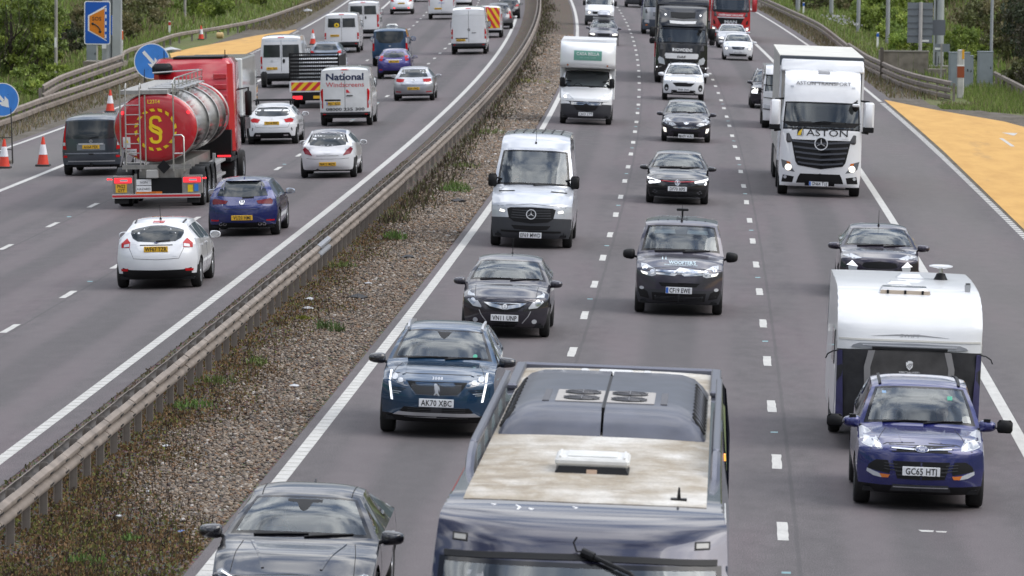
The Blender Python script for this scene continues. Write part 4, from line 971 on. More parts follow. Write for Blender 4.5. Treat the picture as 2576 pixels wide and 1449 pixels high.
def caravan():
    v = Veh('caravan', 'white touring caravan with black front towing cover and satellite dome', 'caravan', 84.5, 2.72, group='towed caravan', yaw=.012)
    cw = mat('caravan_white', (.70, .705, .71), .35, 0, .6, noise=(1.5, .05))
    L = 5.4; s = dict(fascia=[(.28, .42), (.12, .55), (.04, .8), (.0, 1.15), (.03, 1.5), (.06, 1.78)],
        roof=[(.06, 1.78, np.nan, np.nan, 0), (.14, 2.0, 1.155, .1, 0), (.38, 2.22, 1.155, .06, 0), (.8, 2.41, 1.15, .02, .005), (1.6, 2.53, 1.145, 0, .01), (3.5, 2.57, 1.14, 0, .01), (L-.5, 2.56, 1.13, 0, .01), (L-.1, 2.52, np.nan, np.nan, .01)],
        tail=[(L-.1, 2.52), (L-.02, 2.2), (L, 1.2), (L-.04, .5)])
    v.shell(2.32, s, (3.0, 3.0001), L, cw, belt=[(0, 1.2), (L, 1.2)], sb=[(.3, .98), (.6, 1), (1.8, 1), (2.2, .99), (2.6, .975)], tf=.02, tr=.02, df0=.2, dr0=.15, wheel=(.33, .19, 'steel'), zs=.42, p=5, q=4)
    fab = mat('cover_black', (.018, .018, .02), .8, noise=(5, .3, .5)); navy = mat('cover_navy', (.028, .026, .085), .7, noise=(5, .3, .4)); grey = mat('cover_grey', (.21, .205, .205), .7); mid = mat('cover_charcoal', (.05, .048, .047), .8, noise=(4, .3, .4))
    c = v.dec('towing_cover', [(0, .5), (1.13, .5), (1.145, 1.1), (1.15, 1.62), (0, 1.66)], fab, half=True, off=.05, skirt=.05, cell=.12)
    me = c.data                                                       # slack cloth: folds run down from the tied corners
    for q in me.vertices:
        a = abs(q.co.x); t = (q.co.z-.5)/1.15; q.co.y += .022*math.sin(9*(q.co.z+a*.9))*(a/1.1)*math.sin(math.pi*min(1, max(0, t)))+.012*math.sin(14*q.co.x+4*q.co.z)
    v.dec('cover_edge', [(1.02, .5), (1.14, .5), (1.15, 1.6), (1.07, 1.6)], navy, sym=True, off=.07)
    v.dec('cover_centre', [(0, .9), (.6, .9), (.62, 1.35), (.56, 1.63), (0, 1.655)], mid, half=True, off=.066, skirt=.02)
    v.dec('cover_band', [(.60, .9), (.70, .9), (.72, 1.36), (.66, 1.62), (.55, 1.63), (.62, 1.36)], grey, sym=True, off=.07)
    v.text('SPECIALISED', 0, 1.27, .042, WHT, off=.09); v.text('COVERS', 0, 1.205, .042, WHT, off=.09)
    b = [(-.055, 1.46), (-.05, 1.38), (0, 1.33), (.05, 1.38), (.055, 1.46), (.03, 1.45), (.025, 1.48), (0, 1.465), (-.025, 1.48), (-.03, 1.45)]; em = v.dec('shield_emblem', b, WHT, off=.085, skirt=.004)
    for k in range(3): v.line('emblem_stripe', [(-.05+.02*k, 1.44-.0*k), (.0+.025*k, 1.36+.012*k)], .008, mid, off=.09, parent=em)
    v.dec('front_window', [(0, 1.655), (.80, 1.655), (.93, 1.665), (.9, 1.70), (.8, 1.735), (0, 1.75)], mat('caravan_window', (.25, .26, .28), .1, 0, 1), half=True, off=.02)
    v.line('window_rail', [(-.75, 1.705), (.75, 1.705)], .018, SILVER, off=.03); v.line('wiper_bar', [(-.6, 1.665), (.6, 1.665)], .035, BLACK, off=.08)
    v.line('front_trim', [(-1.13, 1.79), (1.13, 1.79)], .03, mat('caravan_cream', (.55, .54, .5), .5), off=.012)
    for sg in (1, -1):
        MB().tube([(sg*1.13, v.yy(.1), 1.6), (sg*1.22, v.yy(.12), 1.58), (sg*1.3, v.yy(.14), 1.53), (sg*1.33, v.yy(.15), 1.46)], .012, 5).build('cover_strap', fab, v.root)
        MB().tube([v.place(sg*1.15, z, 'front', .01)+Vector((0, -.05, 0)) for z in (.55, .9, 1.3, 1.75)], .014, 5).build('edge_trim', SILVER, v.root)
    pts = [(-.62, 1.85), (-.2, 1.885), (.2, 1.885), (.62, 1.85), (.2, 1.865), (-.2, 1.865)]; v.dec('maker_stripe', pts, mat('graphic_grey', (.25, .25, .26), .5), off=.006, skirt=.003)
    v.text('SWIFT', 0, 1.845, .05, mat('graphic_grey', (.25, .25, .26)), off=.006, xs=1.6)
    def hatch(name, d, x, w, l, h, m, base=None):
        z = v.place(x, v.yy(d), 'top', 0).z-.02
        ob = MB().box(x-w/2, x+w/2, v.yy(d+l), v.yy(d), z, z+h, b=.03, tx=.05, ty=.03).build(name, m, v.root); return ob, z
    rl, z = hatch('front_rooflight', 1.05, .06, .85, .55, .12, mat('acrylic', (.62, .62, .63), .15, 0, 1)); MB().box(.06-.4, .06+.4, v.yy(1.06)-.0, v.yy(1.03), z, z+.075, ty=0).build('rooflight_rim', mat('aged_cream', (.52, .43, .34), .5), rl, 0)
    for xx in (-.22, .06, .34): MB().box(xx-.018, xx+.018, v.yy(1.035), v.yy(1.02), z+.02, z+.08).build('hinge', BLACK, rl, 0)
    hatch('roof_vent', 1.95, .12, .4, .35, .08, cw); hatch('rear_rooflight', 3.1, -.12, .45, .42, .1, cw)
    z = v.place(-.62, v.yy(3.2), 'top', 0); d = MB().lathe([(.001, .25), (.14, .245), (.2, .23), (.19, .21), (.04, .18), (.001, .18)], 20, c=tuple(z)); dm = d.build('satellite_dome', cw, v.root)
    MB().lathe([(.03, .1), (.03, .19)], 10, c=tuple(z)).build('dome_mast', STEEL, dm); MB().lathe([(.12, 0), (.1, .03), (.07, .1), (.03, .11)], 12, c=tuple(z)).build('dome_base', BLACK, dm)
    z = v.place(-.96, v.yy(1.4), 'top', 0); f = MB().box(z.x-.04, z.x+.04, z.y-.04, z.y+.04, z.z-.02, z.z+.11, tx=-.01).build('flue', SILVER, v.root, 0); [MB().box(z.x-.04+.02*k, z.x-.028+.02*k, z.y-.04, z.y+.04, z.z+.11, z.z+.14).build('flue_fin', BLACK, f, 0) for k in range(4)]
    for sg in (1, -1): v.dec('side_window', [(v.yy(1.0), 1.3), (v.yy(2.0), 1.3), (v.yy(2.0), 1.85), (v.yy(1.0), 1.85)], PRIV, side='right' if sg > 0 else 'left', off=.015)
    MB().box(-.05, .05, v.yy(.3), v.yy(-1.2), .38, .46, tx=0).tube([(.5, v.yy(.3), .42), (0, v.yy(-1.2), .42), (-.5, v.yy(.3), .42)], .03, 6).build('drawbar', STEEL, v.root, 0)
caravan()
def p3008():
    v = Veh('suv_car', 'dark teal blue SUV with bright vertical daytime lamps beside the gravel', 'car', 81.7, -4.72, group=CARS)
    pm = paint('paint_teal_blue', (.010, .045, .10), .45, .25, .04)
    s = carsegs(4.45, 1.66, lip=.95, cz=1.14, cd=1.18, hd=2.0, rh=3.6, gb=4.2, gz=1.15, wr=.66, hoodc=.07, bot=.25, hmid=.7)
    v.shell(1.88, s, (.92, 3.6), 4.45, pm, belt=[(0, .95), (1.1, 1.06), (4.4, 1.2)], wheel=(.35, .23, 'alloy'), sideglass=[(1.3, 2.5), (2.6, 3.4)], cladz=.36, cladm=BLACK, zs=.27)
    cx = 'p'
    v.dec('headlight', [(0.746, 1.002), (0.635, 0.972), (0.508, 0.906), (0.452, 0.821), (0.523, 0.818), (0.745, 0.888)], LENSD, sym=True)
    v.disc('headlight_bowl', *[(0.69, 0.946)][0], .05, .04, LENS, sym=True, off=.013); v.disc('headlight_bowl', *[(0.587, 0.902)][0], .045, .035, LENS, sym=True, off=.013)
    v.dec('daytime_lamp', [(0.781, 1.021), (0.752, 1.018), (0.751, 0.891), (0.779, 0.895)], DRL, sym=True, off=.012)
    v.dec('daytime_lamp', [(0.784, 0.871), (0.752, 0.872), (0.704, 0.586), (0.736, 0.588)], DRL, sym=True, off=.014)
    v.dec('grille', [(0.484, 0.902), (0.42, 0.806), (0.316, 0.7), (-0.004, 0.689), (-0.003, 0.883)], BLACK, half=True)
    for r_ in range(7):
        z = [(-0.003, 0.855)][0][1]-r_*.026
        for k in range(-9, 10):
            x = (k+(r_ % 2)*.5)*.042
            if abs(x) < .46-.02*r_: v.rect('grille_fleck', x, z, .018, .007, SILVER, off=.012, skirt=0, cell=1)
    lion = [(-.055, .02), (-.04, .1), (-.015, .115), (.0, .145), (.035, .15), (.05, .12), (.03, .09), (.055, .06), (.03, .055), (.02, .02), (.05, -.03), (.03, -.04), (.0, -.005), (-.03, -.045), (-.05, -.04), (-.02, .02), (-.03, .06)]
    zc = [(-0.004, 0.768)][0][1]-.04; v.dec('lion_badge', [(a, zc+b_) for a, b_ in lion], SILVER, off=.022)
    v.text('3008', 0, [(-0.002, 0.934)][0][1], .035, SILVER, xs=1.5, sp=1.2, bold=.02)
    for k in range(4): v.line('wing_slash', [(.50+.035*k, zc+.05-.028*k), (.74, zc+.055-.028*k)], .008, SILVER if k > 1 else BLACK, sym=True, off=.01)
    v.plate('AK70 XBC', [(-0.006, 0.57)][0][1], w=.55, h=.13)
    v.dec('lower_grille', [(0.52, 0.493), (0.582, 0.428), (0.503, 0.382), (-0.008, 0.367), (-0.006, 0.488)], BLACK, half=True)
    for k in range(3): v.rect('grille_slat', 0, .43+.03*k, .92, .008, TRIM, off=.014)
    v.rect('radar_panel', 0, .445, .17, .1, mat('radar_grey', (.03, .03, .035), .3), off=.02)
    v.dec('bumper_trim', [(0.7, 0.352), (0.606, 0.411), (0.455, 0.361), (-0.008, 0.348), (-0.008, 0.326), (0.502, 0.328)], SILVER, half=True, off=.02)
    v.seams([([(.82, .98), (.5, 1.0), (0, 1.005)], True)]); v.line('panel_gap', [(.74, .4), (.62, 1.1)], .008, HOLE, sym=True, side='top'); v.line('bonnet_crease', [(.55, .35), (.56, 1.1)], .05, pm, sym=True, side='top', off=.012)
    v.mirrors(1.4, 1.13, mat('gloss_black', (.012, .012, .016), .2, 0, 1), (.14, .1, .085), .16)
    for sg in (1, -1): v.line('roof_rail', [(sg*.60, 2.05), (sg*.615, 2.8), (sg*.58, 3.6)], .035, SILVER, side='top', off=.05)
    v.dec('camera_housing', [(-.12, 1.555), (.12, 1.555), (.05, 1.48), (0, 1.455), (-.05, 1.48)], BLACK, off=.004); v.disc('tax_sticker', -.53, 1.22, .035, .028, mat('sticker_green', (.05, .5, .3)), off=.004)
    v.wipers(1.2, 1.165, rise=.015); v.cabin(1.18, 1.13, rear=3.0); person(v, .37, 2.4, .52, (.12, .13, .14), 'grey', 'driver dimly seen behind the windscreen of the dark teal SUV')
p3008()
def audi():
    v = Veh('saloon_car', 'black saloon car at the bottom edge beside the edge line', 'car', 59.35, -5.13, group=CARS)
    pm = paint('paint_black_blue', (.010, .010, .016), .5, .2, .05)
    s = carsegs(4.9, 1.46, lip=.69, cz=.985, cd=1.3, hd=2.15, rh=3.55, gb=4.25, gz=1.03, wr=.64, hoodc=.06, tz=.85, rdrop=.1, hmid=.62)
    v.shell(1.93, s, (.93, 3.85), 4.9, pm, belt=[(0, .8), (1.3, .94), (4.9, 1.03)], wheel=(.345, .24, 'alloy'), sideglass=[(1.5, 2.5), (2.58, 3.35), (3.42, 3.9)])
    v.dec('headlight', [(.52, .56), (.64, .64), (.82, .70), (.88, .68), (.84, .58), (.6, .52)], LENSD, sym=True); v.line('daytime_lamp', [(.57, .58), (.68, .635), (.82, .675)], .014, DRL, sym=True, off=.012)
    v.dec('grille', [(0, .70), (.42, .68), (.52, .5), (.45, .28), (0, .26)], BLACK, half=True); slats(v, 'grille_slat', True, 6, .3, .66, .42, .46, .014, TRIM)
    v.plate('LB20 OPV', .42); v.mirrors(1.55, .99, mat('gloss_black', (.012, .012, .016)), (.14, .1, .085), .16)
    v.line('panel_gap', [(.72, .3), (.70, .8), (.66, 1.25)], .008, HOLE, sym=True, side='top'); v.line('bonnet_crease', [(.34, .3), (.55, 1.2)], .03, pm, sym=True, side='top', off=.012)
    v.line('roof_seam', [(.535, 2.2), (.545, 3.4)], .012, HOLE, sym=True, side='top', off=.003)
    v.dec('camera_housing', [(-.21, 1.36), (.21, 1.36), (.2, 1.335), (.09, 1.33), (.05, 1.27), (0, 1.25), (-.05, 1.27), (-.09, 1.33), (-.2, 1.335)], BLACK, off=.004)
    z = v.place(.0, v.yy(3.45), 'top', 0); MB().box(z.x-.025, z.x+.025, z.y-.1, z.y+.08, z.z-.01, z.z+.07, tx=.018, ty=.06).build('shark_fin_aerial', pm, v.root, 0)
    for sg in (1, -1):
        for d in (2.35, 3.35): v.dec('door_handle', [(v.yy(d), .80), (v.yy(d+.2), .80), (v.yy(d+.2), .835), (v.yy(d), .835)], SILVER, side='right' if sg > 0 else 'left', off=.03)
    v.wipers(1.32, 1.0, rise=.01); v.cabin(1.3, .97, rear=3.1); person(v, .37, 2.5, .36, (.4, .41, .43), 'dark', 'bearded driver in pale collar behind the windscreen of the black saloon')
audi()
def corsa():
    v = Veh('hatchback', 'dark grey small hatchback with chrome grille bar behind the teal SUV', 'car', 101.0, -4.46, group=CARS)
    pm = paint('paint_dark_grey', (.030, .028, .040), .5, .25, .06)
    s = carsegs(4.0, 1.50, lip=.83, cz=1.06, cd=.92, hd=1.75, rh=3.2, gb=3.8, gz=1.05, wr=.62, hoodc=.1, bot=.22, bow=.05, cs=.27)
    v.shell(1.76, s, (.84, 3.35), 4.0, pm, belt=[(0, .85), (1.0, 1.0), (4, 1.12)], wheel=(.305, .195, 'steel'), sideglass=[(1.0, 2.1), (2.2, 3.1)], tf=.15)
    v.dec('headlight', [(0.763, 0.858), (0.714, 0.903), (0.616, 0.828), (0.464, 0.619), (0.467, 0.592), (0.633, 0.609), (0.752, 0.721)], LENS, sym=True)
    v.disc('headlight_bowl', *[(0.644, 0.706)][0], .055, .065, CHROME, sym=True, off=.012)
    v.dec('grille_bar', [(0.42, 0.705), (0.302, 0.631), (0.012, 0.57), (0.013, 0.641), (0.283, 0.691)], CHROME, half=True, off=.014)
    v.dec('grille', [(0.39, 0.657), (0.291, 0.583), (0.223, 0.543), (0.012, 0.516), (0.012, 0.584)], BLACK, half=True)
    b = v.disc('badge', 0, [(0.013, 0.633)][0][1], .058, .058, CHROME, off=.02); ring(v, 0, [(0.013, 0.633)][0][1], .055, .055, .007, LENSD, parent=b, off=.026); v.text('Z', 0, [(0.013, 0.633)][0][1]-.028, .055, LENSD, parent=b, off=.028)
    v.plate('VN11 UNP', [(0.01, 0.408)][0][1], w=.54, h=.125)
    v.dec('lower_grille', [(0.259, 0.33), (0.19, 0.211), (0.008, 0.199), (0.01, 0.33)], BLACK, half=True); slats(v, 'grille_slat', True, 3, .25, .37, .25, .27, .008, TRIM)
    v.line('fog_trim', [(-0.509, 0.547), (-0.461, 0.448), (-0.346, 0.306)], .015, SILVER, sym=False); v.line('fog_trim', [(-a, b_) for a, b_ in [(-0.509, 0.547), (-0.461, 0.448), (-0.346, 0.306)]], .015, SILVER)
    v.disc('fog_lamp', .58, .34, .05, .045, LENS, sym=True)
    v.seams([([(.66, .80), (.35, .72), (0, .69)], True)]); v.line('panel_gap', [(.60, .25), (.62, .85)], .008, HOLE, sym=True, side='top')
    v.mirrors(1.18, 1.02, pm, (.12, .09, .075), .12); v.aerial(3.0, .32, 0)
    v.wipers(.95, 1.085, rise=.02); v.cabin(.92, 1.05, rear=2.5); person(v, .36, 2.12, .46, (.35, .36, .4), 'fair', 'driver in pale top behind the wheel of the dark grey small hatchback'); person(v, -.36, 2.12, .44, (.4, .35, .36), 'brown', 'passenger in pale top in the dark grey small hatchback', .95)
corsa()
def sprinter():
    v = Veh('panel_van', 'white high roof panel van with black grille and three point star', 'van', 128.0, -4.91, group=VANS)
    s = vansegs(6.0, 2.76, lip=1.13, cz=1.50, cd=.95, hd=1.72, wz=2.42, hw=1.03, wr=.84)
    v.shell(2.06, s, (1.0, 4.7), 6.0, paint('paint_van_white', (.47, .49, .53), .25, .3, .06), belt=[(0, 1.1), (.95, 1.42), (6, 1.45)], sb=SBV, wheel=(.36, .235, 'van'), sideglass=[(1.15, 2.1)], cladz=.78, cladm=mat('grey_bumper', (.035, .038, .045), .5), zs=.3, dr0=.15, df0=.5)
    v.dec('grille', [(0.004, 1.034), (-0.527, 1.013), (-0.607, 0.974), (-0.555, 0.754), (-0.432, 0.67), (-0, 0.629)], BLACK, half=True)
    for k in range(4): v.line('grille_bar', [(-.50+.01*k, .77+.062*k), (0, .755+.062*k), (.50-.01*k, .77+.062*k)], .02, TRIM, off=.016)
    star(v, 0, [(0.002, 0.856)][0][1], .115)
    v.dec('headlight', [(-a, b_) for a, b_ in [(-0.638, 1.005), (-1.008, 1.098), (-1.003, 0.907), (-0.825, 0.863), (-0.627, 0.876)]], LENS, sym=True); v.dec('lit_lamp', [(.66, .93), (.78, .96), (.8, .90), (.68, .885)], LIT, sym=True, off=.013)
    v.dec('lower_grille', [(-0.001, 0.572), (-0.495, 0.579), (-0.41, 0.482), (-0.002, 0.456)], BLACK, half=True); v.rect('bumper_step', 0, .42, 1.5, .05, BLACK, off=.01)
    v.plate('EF69 MWD', [(-0.003, 0.337)][0][1], w=.55, h=.14)
    v.dec('bonnet_vent', [(.46, 1.41), (.86, 1.38), (.85, 1.355), (.44, 1.385)], BLACK, sym=True)
    v.seams([([(.86, 1.02), (.62, 1.06), (0, 1.11)], True)]); v.vanmirrors(1.22, 1.62, w=.22, h=.32, out_=.19); v.aerial(1.9, .38); v.wipers(1.0, 1.53, xs=((.75, -.05), (.0, -.75)), rise=.02)
    for k in range(6): v.line('roof_rib', [(-.6+.24*k, 3.0), (-.6+.24*k, 5.7)], .035, v.root.children[0].active_material, side='top', off=.015)
    v.cabin(.95, 1.48, seats=((.5, 1), (-.1, 1), (-.55, 1)), backwall=2.75); person(v, .5, 2.25, .86, (.4, .3, .3), 'brown', 'driver of the white high roof van with the star badge'); person(v, -.5, 2.25, .84, (.3, .2, .14), 'fair', 'passenger by the papers on the dashboard of the white high roof van', .97)
    for x, w, c in ((.55, .3, (.2, .2, .19)), (.05, .5, (.12, .12, .11)), (-.4, .35, (.28, .27, .24)), (-.68, .2, (.24, .16, .09))):
        p = MB().box(x-w/2, x+w/2, v.yy(1.45), v.yy(1.25), 1.46, 1.49+.02*rnd.random()).build('paper_stack', mat('paper_%d' % int(c[0]*100), c, .8), v.root, 0)
sprinter()
def casabella():
    v = Veh('luton_van', 'white box van with green sign over the cab', 'van', 202.15, -5.03, group=VANS)
    wp = paint('paint_luton_white', (.74, .75, .76), dirt=.03)
    s = vansegs(2.6, 2.32, lip=1.1, cz=1.42, cd=.8, hd=1.5, wz=2.12, hw=1.03, wr=.88, rearcurve=.08)
    v.shell(2.06, s, (.95, 4.9), 2.6, wp, belt=[(0, 1.1), (.85, 1.36), (3, 1.4)], sb=SBV, wheel=(.35, .23, 'van'), sideglass=[(1.0, 1.9)], cladz=.82, cladm=mat('dark_bumper', (.026, .027, .033), .5), zs=.3, dr0=.1, df0=.5)
    L = 6.6; b = MB(); hw = 1.09                                       # the box body with its rounded peak over the cab
    prof = [(1.35, 2.16), (.55, 2.22), (.32, 2.36), (.33, 2.75), (.46, 3.04), (.85, 3.21), (1.9, 3.26)]; prof = [tuple(q) for q in spline(prof, .15)]
    cols = [-1, -.98, -.9, -.6, 0, .6, .9, .98, 1]; vs = []
    for d, z in prof:
        for c in cols: vs.append((hw*c, v.yy(d+.5*abs(c)**6), z-.0))
    n = len(cols); bx_ = MB().add(vs, [(i*n+j, i*n+j+1, (i+1)*n+j+1, (i+1)*n+j) for i in range(len(prof)-1) for j in range(n-1)])
    for sg, j in ((-1, 0), (1, n-1)):
        e = [vs[i*n+j] for i in range(len(prof))]; k0 = len(bx_.v); bx_.v += e+[(sg*hw, v.yy(1.9), z) for d, z in prof]; m = len(e)
        bx_.f += [(k0+i, k0+i+1, k0+m+i+1, k0+m+i) for i in range(m-1)]; bx_.m += [0]*(m-1)
    bx_.build('luton_peak', wp, v.root, 50)
    MB().box(-hw, hw, v.yy(L), v.yy(1.9), .95, 3.26, b=.02).build('box_body', wp, v.root, 0); MB().box(-hw*.98, hw*.98, v.yy(L-.02), v.yy(1.95), 3.26, 3.29).build('box_roof', mat('grp_roof', (.55, .55, .56), .6, noise=(2, .08)), v.root, 0)
    MB().box(-.5, .5, v.yy(L-.1), v.yy(2.0), .5, .9).build('chassis', BLACK, v.root, 0)
    sg_ = MB(); y = v.yy(.5); c = mat('sign_green', (.12, .30, .24), .5)
    bv = BVHTree.FromPolygons([Vector(q) for q in bx_.v], bx_.f); ob = v.bvh; v.bvh = bv
    sn = v.dec('sign_panel', [(.55, 2.52), (-.55, 2.52), (-.55, 2.9), (.55, 2.9)], c, off=.01); v.text('CASA BELLA', 0, 2.72, .12, WHT, parent=sn, off=.025, xs=.95); v.text('LIFE  STYLE  HOME', 0, 2.6, .055, mat('sign_pale', (.3, .5, .45), .5), parent=sn, off=.025)
    for sg in (1, -1): v.disc('marker_lamp', sg*.78, 2.32, .035, .035, AMBER, off=.012)
    v.bvh = ob
    v.dec('headlight', [(0.883, 1.177), (0.688, 1.168), (0.463, 0.981), (0.822, 0.991), (0.901, 1.07)], LENS, sym=True); v.disc('lit_lamp', *[(0.831, 1.085)][0], .06, .06, LIT, sym=True, off=.013)
    v.dec('bumper_face', [(0.919, 0.925), (0.685, 0.903), (0.427, 0.6), (-0.015, 0.539), (-0.018, 0.246), (0.982, 0.228), (0.995, 0.735)], mat('dark_bumper', (.026, .027, .033)), half=True, off=.01)
    v.dec('grille', [(0.528, 0.831), (0.368, 0.583), (-0.015, 0.531), (-0.011, 0.82)], BLACK, half=True, off=.014)
    z0 = [(-0.011, 0.89)][0][1]
    for dz in (0, -.06): v.line('chevron_badge', [(-.6, z0-.02+dz), (-.12, z0-.03+dz), (0, z0+.045+dz), (.12, z0-.03+dz), (.6, z0-.02+dz)], .025, CHROME, off=.02)
    v.plate('CN21 LTT', [(-0.016, 0.422)][0][1], w=.56, h=.14)
    v.vanmirrors(1.05, 1.62, w=.2, h=.38, out_=.32); v.wipers(.85, 1.45, xs=((.75, .1), (-.1, -.75)), rise=.02)
    v.cabin(.8, 1.40, seats=((.5, 1), (-.1, 1), (-.55, 1)), backwall=2.5); person(v, .5, 2.1, .80, (.5, .62, .05), 'dark', 'driver in a bright yellow jacket in the box van with the green sign'); person(v, -.1, 2.1, .80, (.1, .1, .12), 'brown', 'passenger in dark clothes beside the yellow jacketed driver', .95)
casabella()
def berlingo():
    v = Veh('compact_van', 'dark grey compact van with chrome double chevron and hat on its dashboard', 'van', 108.35, -1.10, group=VANS)
    pm = paint('paint_slate', (.058, .054, .074), .5, .28, .05)
    s = carsegs(4.4, 1.92, lip=1.02, cz=1.27, cd=.92, hd=1.55, rh=4.0, gb=4.32, gz=1.3, wr=.76, hoodc=.07, bot=.25, rdrop=.04, bow=.03)
    v.shell(1.88, s, (.9, 3.65), 4.4, pm, belt=[(0, 1.0), (1, 1.2), (4.4, 1.25)], sb=[(.2, .92), (.4, .985), (.8, 1.0), (1.2, .98), (1.6, .93)], wheel=(.33, .21, 'steel'), sideglass=[(1.05, 2.0)], cladz=.56, cladm=mat('dark_bumper', (.026, .027, .033)), rglass=False, zs=.25)
    v.dec('headlight', [(0.817, 1.064), (0.702, 1.056), (0.513, 0.971), (0.491, 0.847), (0.574, 0.816), (0.72, 0.838), (0.825, 0.905)], LENS, sym=True)
    v.disc('headlight_bowl', *[(0.733, 0.988)][0], .06, .05, CHROME, sym=True, off=.012); v.disc('headlight_bowl', *[(0.575, 0.91)][0], .05, .05, CHROME, sym=True, off=.012); v.dec('lit_lamp', [(0.815, 0.912), (0.679, 0.885), (0.679, 0.844), (0.783, 0.861)], LIT, sym=True, off=.013)
    v.dec('chrome_chevron', [(0.503, 0.964), (0.502, 0.926), (0.115, 0.903), (-0.013, 0.975), (-0.012, 1.021), (0.126, 0.94)], CHROME, half=True, off=.016)
    v.dec('chrome_chevron', [(0.498, 0.903), (0.491, 0.868), (0.104, 0.845), (-0.014, 0.917), (-0.013, 0.963), (0.119, 0.882)], CHROME, half=True, off=.016)
    v.dec('grille', [(0.436, 0.698), (0.362, 0.621), (-0.018, 0.619), (-0.017, 0.703)], BLACK, half=True)
    v.plate('CF19 EWE', [(0.021, 0.544)][0][1], w=.55, h=.135, blue=True)
    v.dec('lower_grille', [(0.57, 0.485), (0.547, 0.314), (0.018, 0.291), (0.021, 0.475)], BLACK, half=True); slats(v, 'grille_slat', True, 4, .31, .42, .5, .52, .01, TRIM)
    v.dec('fog_recess', [(0.853, 0.578), (0.664, 0.492), (0.616, 0.343), (0.809, 0.371), (0.862, 0.484)], BLACK, sym=True); v.disc('fog_lamp', *[(0.786, 0.56)][0], .05, .035, LENS, sym=True, off=.014)
    pale = mat('print_pale', (.55, .68, .72), .5)
    v.text("WOOFTER'S", -.05, [(-0.011, 1.081)][0][1], .058, pale, xs=1.25, bold=.02); v.text('PREMIUM DOG WALKING & PET CARE', -.02, [(-0.012, 1.052)][0][1], .022, pale, xs=1.3)
    for x in (.3, .37): z = [(-0.01, 1.175)][0][1]; v.dec('tree_print', [(x-.015, z-.02), (x+.015, z-.02), (x, z+.035)], pale, skirt=.002); v.line('tree_print', [(x, z-.06), (x, z)], .006, pale)
    v.mirrors(1.2, 1.2, BLACK, (.13, .1, .11), .17); v.aerial(1.72, .36)
    for k in range(6): v.line('roof_rib', [(-.5+.2*k, 1.9), (-.5+.2*k, 3.9)], .03, pm, side='top', off=.012)
    z = v.place(0, v.yy(3.6), 'top', 0); MB().box(-.13, .13, z.y-.1, z.y+.1, z.z+.12, z.z+.17, b=.015).box(-.02, .02, z.y-.03, z.y+.03, z.z-.01, z.z+.13).build('roof_beacon', BLACK, v.root, 0)
    v.seams([([(.82, .98), (.5, 1.0), (0, 1.03)], True)])
    v.wipers(.95, 1.30, rise=.0); v.cabin(.92, 1.24, seats=((.4, 1), (-.4, 1)), backwall=2.5)
    for sg in (1, -1): v.dec('sun_visor', [(sg*.12, 1.66), (sg*.58, 1.65), (sg*.55, 1.73), (sg*.14, 1.74)], mat('visor_grey', (.4, .42, .42), .7), off=-.03, skirt=.01)
    person(v, .4, 2.15, .64, (.25, .2, .22), 'grey', 'driver raising a cup in the dark grey compact van'); person(v, -.4, 2.15, .64, (.45, .55, .65), 'grey', 'passenger in pale blue shirt behind the straw hat')
    h = link('straw_hat', None); h.matrix_world = v.M @ Matrix.Translation((-.33, v.yy(1.28), 1.235)); tag(h, 'cream straw hat lying on the dashboard of the dark grey compact van', 'hat')
    st = mat('straw', (.62, .53, .38), .8); MB().lathe([(.16, 0), (.17, .01), (.1, .018)], 18).build('brim', st, h); MB().lathe([(.1, .015), (.095, .07), (.07, .095), (.001, .085)], 18).build('crown', st, h)
berlingo()
